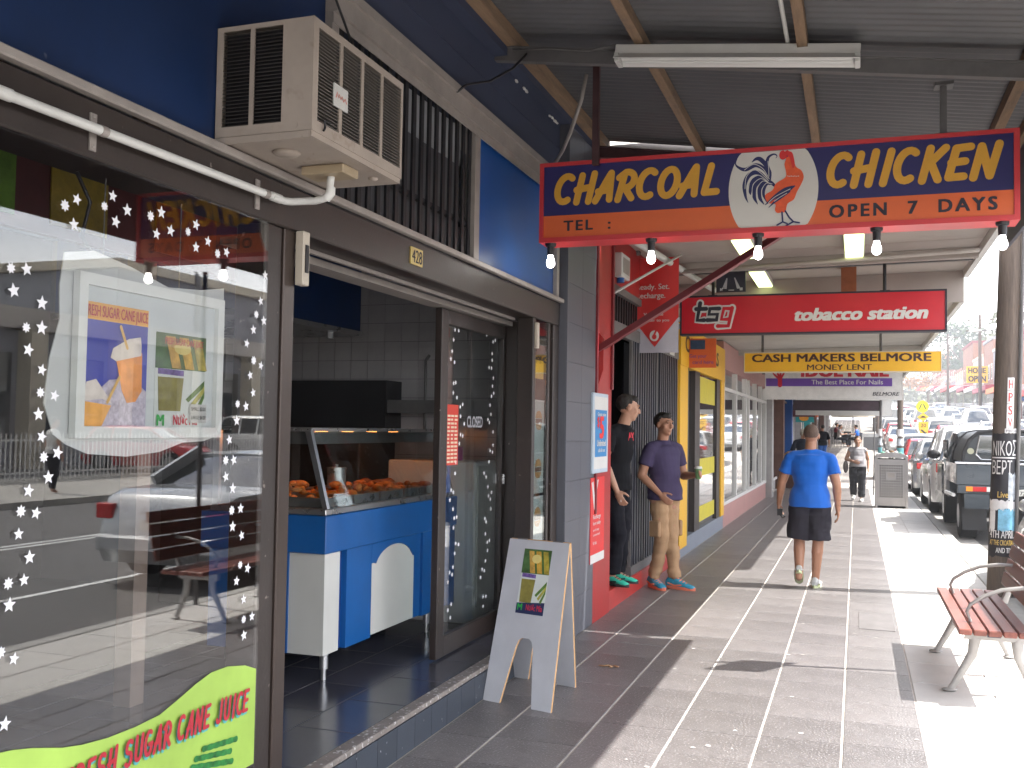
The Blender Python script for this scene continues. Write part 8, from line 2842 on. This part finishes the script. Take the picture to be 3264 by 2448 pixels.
Jb = dict(pelvis=(0, 0, 0.93), chest=(0, 0.0, 1.20), neck=(0, 0.0, 1.425), head=(0.01, 0.03, 1.565),
          shL=(-0.195, 0.0, 1.335), shR=(0.195, 0.0, 1.335), elL=(-0.285, 0.02, 1.07), elR=(0.265, -0.03, 1.06), wrL=(-0.315, 0.10, 0.86), wrR=(0.275, 0.01, 0.83),
          hipL=(-0.09, 0, 0.87), hipR=(0.09, 0, 0.87), knL=(-0.105, 0.04, 0.47), knR=(0.08, 0.03, 0.47), anL=(-0.10, -0.14, 0.14), anR=(0.055, 0.04, 0.085), toeL=(-0.05, 1, 0), toeR=(0.12, 1, 0), pitchL=0.55)
person('man in a blue T-shirt and dark shorts walking away up the footpath', (-0.455, 10.80, 0), 0.0, Jb, girth=1.06, skin=m_skin2, shirt=m_bshirt, sleeve=0.60, shirt_hem=-0.10, shirt_loose=1.0,
       trouser=M('black_shorts', (0.022, 0.02, 0.028), rough=0.7, spec=0.12, var=0.15), trouser_to=0.92, leg_loose=1.06, shoes=(M('runner_silver', (0.42, 0.43, 0.42), rough=0.5, var=0.2, scale=30), M('lime_sole', (0.52, 0.58, 0.34), rough=0.5), m_wsole), hair='cropped', hcol=m_hairs,
       hands={'L': dict(n=(1, 0, 0), side=1, curl=0.9), 'R': dict(n=(-1, 0, 0), side=-1, curl=0.5)}, belly=0.01, extra=blue_extra)

# --- man in the purple T-shirt: stands leaning, legs crossed, faces the camera and the street, looks to his left
m_psh = M('dusty_purple_jersey', (0.052, 0.040, 0.085), rough=0.75, spec=0.12, var=0.12, scale=3)
m_khaki = M('khaki_cotton', (0.36, 0.23, 0.135), rough=0.8, spec=0.12, var=0.15, scale=4)


def cup_extra(t, body, V, R_, hc):
    # cargo pockets and belt line
    for s_ in 'LR':
        hp, kn = V['hip' + s_], V['kn' + s_]
        sgn_ = -1 if s_ == 'L' else 1
        c_ = hp.lerp(kn, 0.72) + Vector((sgn_ * 0.085, 0.0, 0))
        q = MB(); q.box(c_.x - 0.02, c_.x + 0.02, c_.y - 0.07, c_.y + 0.07, c_.z - 0.09, c_.z + 0.07)
        part('cargo_pocket', q, m_khaki, t, bevel=0.012)
    q = MB()
    zc = V['neck'].z - 0.045
    for k in range(3):
        pass


# local frame: +y = front of the body. rotated so the front faces (+x, -y)
Jp = dict(pelvis=(0, 0.02, 0.985), chest=(0.0, 0.0, 1.27), neck=(0.01, -0.01, 1.50), head=(0.02, 0.02, 1.655),
          shL=(-0.20, 0.0, 1.415), shR=(0.20, 0.0, 1.415), elL=(-0.285, 0.02, 1.13), elR=(0.27, -0.05, 1.14), wrL=(-0.20, 0.25, 1.15), wrR=(0.20, 0.13, 0.97),
          hipL=(-0.09, 0.02, 0.92), hipR=(0.09, 0.02, 0.92), knL=(-0.06, 0.06, 0.50), knR=(0.075, 0.05, 0.50), anL=(-0.075, 0.10, 0.085), anR=(0.055, -0.07, 0.085), shoe=1.15, toeL=(-0.2, 1, 0), toeR=(0.35, 1, 0))
pm_ = person('man in a dusty purple T-shirt and khaki trousers holding a paper cup', (-1.86, 10.12, 0), rad(-122), Jp, girth=1.04, skin=m_skin2, shirt=m_psh, sleeve=0.62, shirt_hem=-0.09, shirt_loose=1.0,
             trouser=m_khaki, trouser_to=1.93, leg_loose=0.88, shoes=(M('runner_teal', (0.03, 0.25, 0.38), rough=0.5, var=0.3, scale=30), M('coral_sole', (0.70, 0.20, 0.12), rough=0.5), M('coral_lace', (0.8, 0.22, 0.12), rough=0.5)), hair='short', head_yaw=-0.1,
             hands={'L': dict(n=(1, 0.2, 0), side=1, curl=0.75, d=(0.25, 0.95, 0.15)), 'R': dict(n=(-0.9, -0.2, 0), side=-1, curl=0.55)}, belly=0.02, extra=cup_extra)
cpl = Matrix.Rotation(rad(-122), 3, 'Z') @ Vector((-0.145, 0.335, 1.17)) + Vector((-1.86, 10.12, 0))
cup = thing('paper_cup', 'green paper coffee cup with a white lid held by the man in purple', 'cup', tuple(cpl - Vector((0, 0, 0.055))))
mb = MB(); mb.tube([cpl + Vector((0, 0, -0.055)), cpl + Vector((0, 0, 0.05))], [0.027, 0.038], 16); part('cup_body', mb, M('cup_green', (0.12, 0.22, 0.09), rough=0.6, var=0.2, scale=20), cup, smooth='auto')
mb = MB(); mb.tube([cpl + Vector((0, 0, 0.05)), cpl + Vector((0, 0, 0.06)), cpl + Vector((0, 0, 0.072))], [0.041, 0.04, 0.034], 16); part('lid', mb, m_wplas, cup, smooth='auto')

# --- man in black in the red doorway, turned to look up the street
m_blk = M('black_jersey', (0.006, 0.006, 0.008), rough=0.8, spec=0.12, var=0.15)
m_dden = M('black_denim', (0.008, 0.008, 0.012), rough=0.8, spec=0.12, var=0.2, scale=8)


def black_extra(t, body, V, R_, hc):
    q = MB(); put_text(q, 'AX', (0.035, 0.149, 1.33), (-1, 0, 0), (0, 0, 1), 0, 0, w=0.11, h=0.07, bold=0.04)
    part('shirt_print', q, M('shirt_red_print', (0.6, 0.03, 0.05), rough=0.6), t)


Jk = dict(pelvis=(0, 0, 0.97), chest=(0, 0.03, 1.25), neck=(0, 0.07, 1.485), head=(0.0, 0.125, 1.63),
          shL=(-0.20, 0.03, 1.40), shR=(0.20, 0.03, 1.40), elL=(-0.26, -0.12, 1.14), elR=(0.265, 0.02, 1.12), wrL=(-0.14, -0.20, 0.95), wrR=(0.235, 0.13, 0.88),
          hipL=(-0.09, 0, 0.91), hipR=(0.09, 0, 0.91), knL=(-0.10, 0.02, 0.49), knR=(0.10, 0.08, 0.49), anL=(-0.08, 0, 0.085), anR=(0.11, 0.03, 0.085), toeL=(-0.1, 1, 0), toeR=(0.25, 1, 0))
person('man in black clothes and mint trainers leaning out of the red shop doorway', (-2.13, 9.12, 0.171), rad(-103), Jk, girth=1.04, skin=m_skin, shirt=m_blk, sleeve=0.62, shirt_hem=-0.10, shirt_loose=1.0,
       trouser=m_dden, trouser_to=1.95, leg_loose=1.08, shoes=(M('mint_runner', (0.04, 0.50, 0.36), rough=0.5), m_dsole, m_black), hair='short', head_yaw=rad(38), head_pitch=-0.18,
       hands={'L': dict(n=(1, 0, 0), side=1, curl=0.5), 'R': dict(n=(-1, 0, 0), side=-1, curl=0.5)}, extra=black_extra)
cg = MB(); cg.tube([(-2.02, 8.87, 1.00), (-2.01, 8.85, 0.945)], 0.004, 6)
single('cigarette', cg, m_wplas, 'white cigarette held low by the man in black', 'cigarette')

# --- woman walking towards the camera
Jw = dict(pelvis=(0, 0, 0.84), chest=(0, 0.0, 1.08), neck=(0, 0.0, 1.275), head=(0, 0.02, 1.41),
          shL=(-0.165, 0.0, 1.20), shR=(0.165, 0.0, 1.20), elL=(-0.235, -0.03, 0.96), elR=(0.26, -0.02, 0.98), wrL=(-0.235, 0.06, 0.77), wrR=(0.08, 0.19, 0.93),
          hipL=(-0.09, 0, 0.78), hipR=(0.09, 0, 0.78), knL=(-0.09, 0.05, 0.44), knR=(0.09, 0.0, 0.44), anL=(-0.08, 0.10, 0.085), anR=(0.10, -0.16, 0.12), toeL=(0, 1, 0), toeR=(0.05, 1, 0), pitchR=0.4)
person('woman in a grey singlet and black trousers walking towards the camera', (0.03, 25.0, 0), rad(180), Jw, girth=1.0, female=True, skin=m_skin, shirt=M('grey_singlet', (0.26, 0.25, 0.26), rough=0.7), sleeve=0.10, shirt_hem=-0.03,
       trouser=M('black_trousers', (0.016, 0.017, 0.022), rough=0.8), trouser_to=1.95, leg_loose=1.15, shoes=(m_white, m_wsole, m_wplas), hair='bun', hcol=M('brown_hair', (0.08, 0.045, 0.03), rough=0.6), voxel=0.010, belly=0.05,
       hands={'L': dict(n=(1, 0, 0), side=1), 'R': dict(n=(0, -1, 0), side=-1)})
hb = MB(); hb.ell((-0.24, 24.95, 0.80), (0.06, 0.13, 0.15), 12, 8)
single('handbag', hb, M('grey_bag', (0.10, 0.085, 0.08), rough=0.6), 'dark grey handbag hanging at the hip of the walking woman', 'bag', smooth=True)

# --- far people
Js = dict(pelvis=(0, 0, 0.50), chest=(0, 0.02, 0.80), neck=(0, 0.04, 1.03), head=(0, 0.08, 1.18), shL=(-0.19, 0.02, 0.95), shR=(0.19, 0.02, 0.95), elL=(-0.24, 0.12, 0.72), elR=(0.24, 0.12, 0.72), wrL=(-0.14, 0.34, 0.76), wrR=(0.14, 0.34, 0.76),
          hipL=(-0.1, 0, 0.50), hipR=(0.1, 0, 0.50), knL=(-0.13, 0.42, 0.48), knR=(0.13, 0.42, 0.48), anL=(-0.13, 0.46, 0.085), anR=(0.13, 0.46, 0.085), toeL=(0, 1, 0), toeR=(0, 1, 0))
def P2(label, x, y, rot, sh, tr, J=Js, hair='short', hcol=None): person(label, (x, y, H(y)), rot, J, shirt=sh, trouser=tr, trouser_to=1.95, hair=hair, hcol=hcol, voxel=0.022, shoes=None, group='people at the cafe tables')
P2('seated person in pale grey at the left of the cafe table', -0.95, 60.5, rad(-90), M('pale_grey_shirt', (0.4, 0.38, 0.36)), m_dden)
P2('seated person in bright blue at the right of the cafe table', 0.05, 60.6, rad(80), m_bshirt, m_dden)
P2('seated person in maroon at the second cafe table', -1.2, 63.8, rad(-80), M('maroon_shirt', (0.2, 0.03, 0.04)), m_dden)
Jst = dict(Jb); Jst['anL'] = (-0.1, -0.02, 0.085); Jst['pitchL'] = 0.0
Jst['wrL'] = (-0.28, 0.08, 0.84)
person('grey haired person in dark clothes ahead of the man in blue near the blue shop', (-1.42, 29.0, 0), 0.1, Jst, girth=0.95, skin=m_skin, shirt=M('dark_navy_coat', (0.015, 0.018, 0.03), rough=0.8), sleeve=0.97, shirt_hem=-0.15, trouser=m_dden, trouser_to=1.95,
       hair='bun', hcol=M('pale_grey_hair', (0.50, 0.46, 0.38), rough=0.8), voxel=0.018)
person('person in a dark coat standing further up by the far shops', (-1.35, 44.0, H(44)), 0.3, Jst, girth=1.0, skin=m_skin2, shirt=m_blk, sleeve=0.95, shirt_hem=-0.12, trouser=m_bluep, trouser_to=1.95, hair='short', voxel=0.022)
person('pedestrian across the road mirrored at the edge of the shop window', (12.6, 17.5, 0), 0.4, Jst, girth=1.0, skin=m_skin, shirt=m_white, sleeve=0.6, trouser=m_dden, trouser_to=1.95, hair='short', voxel=0.018)
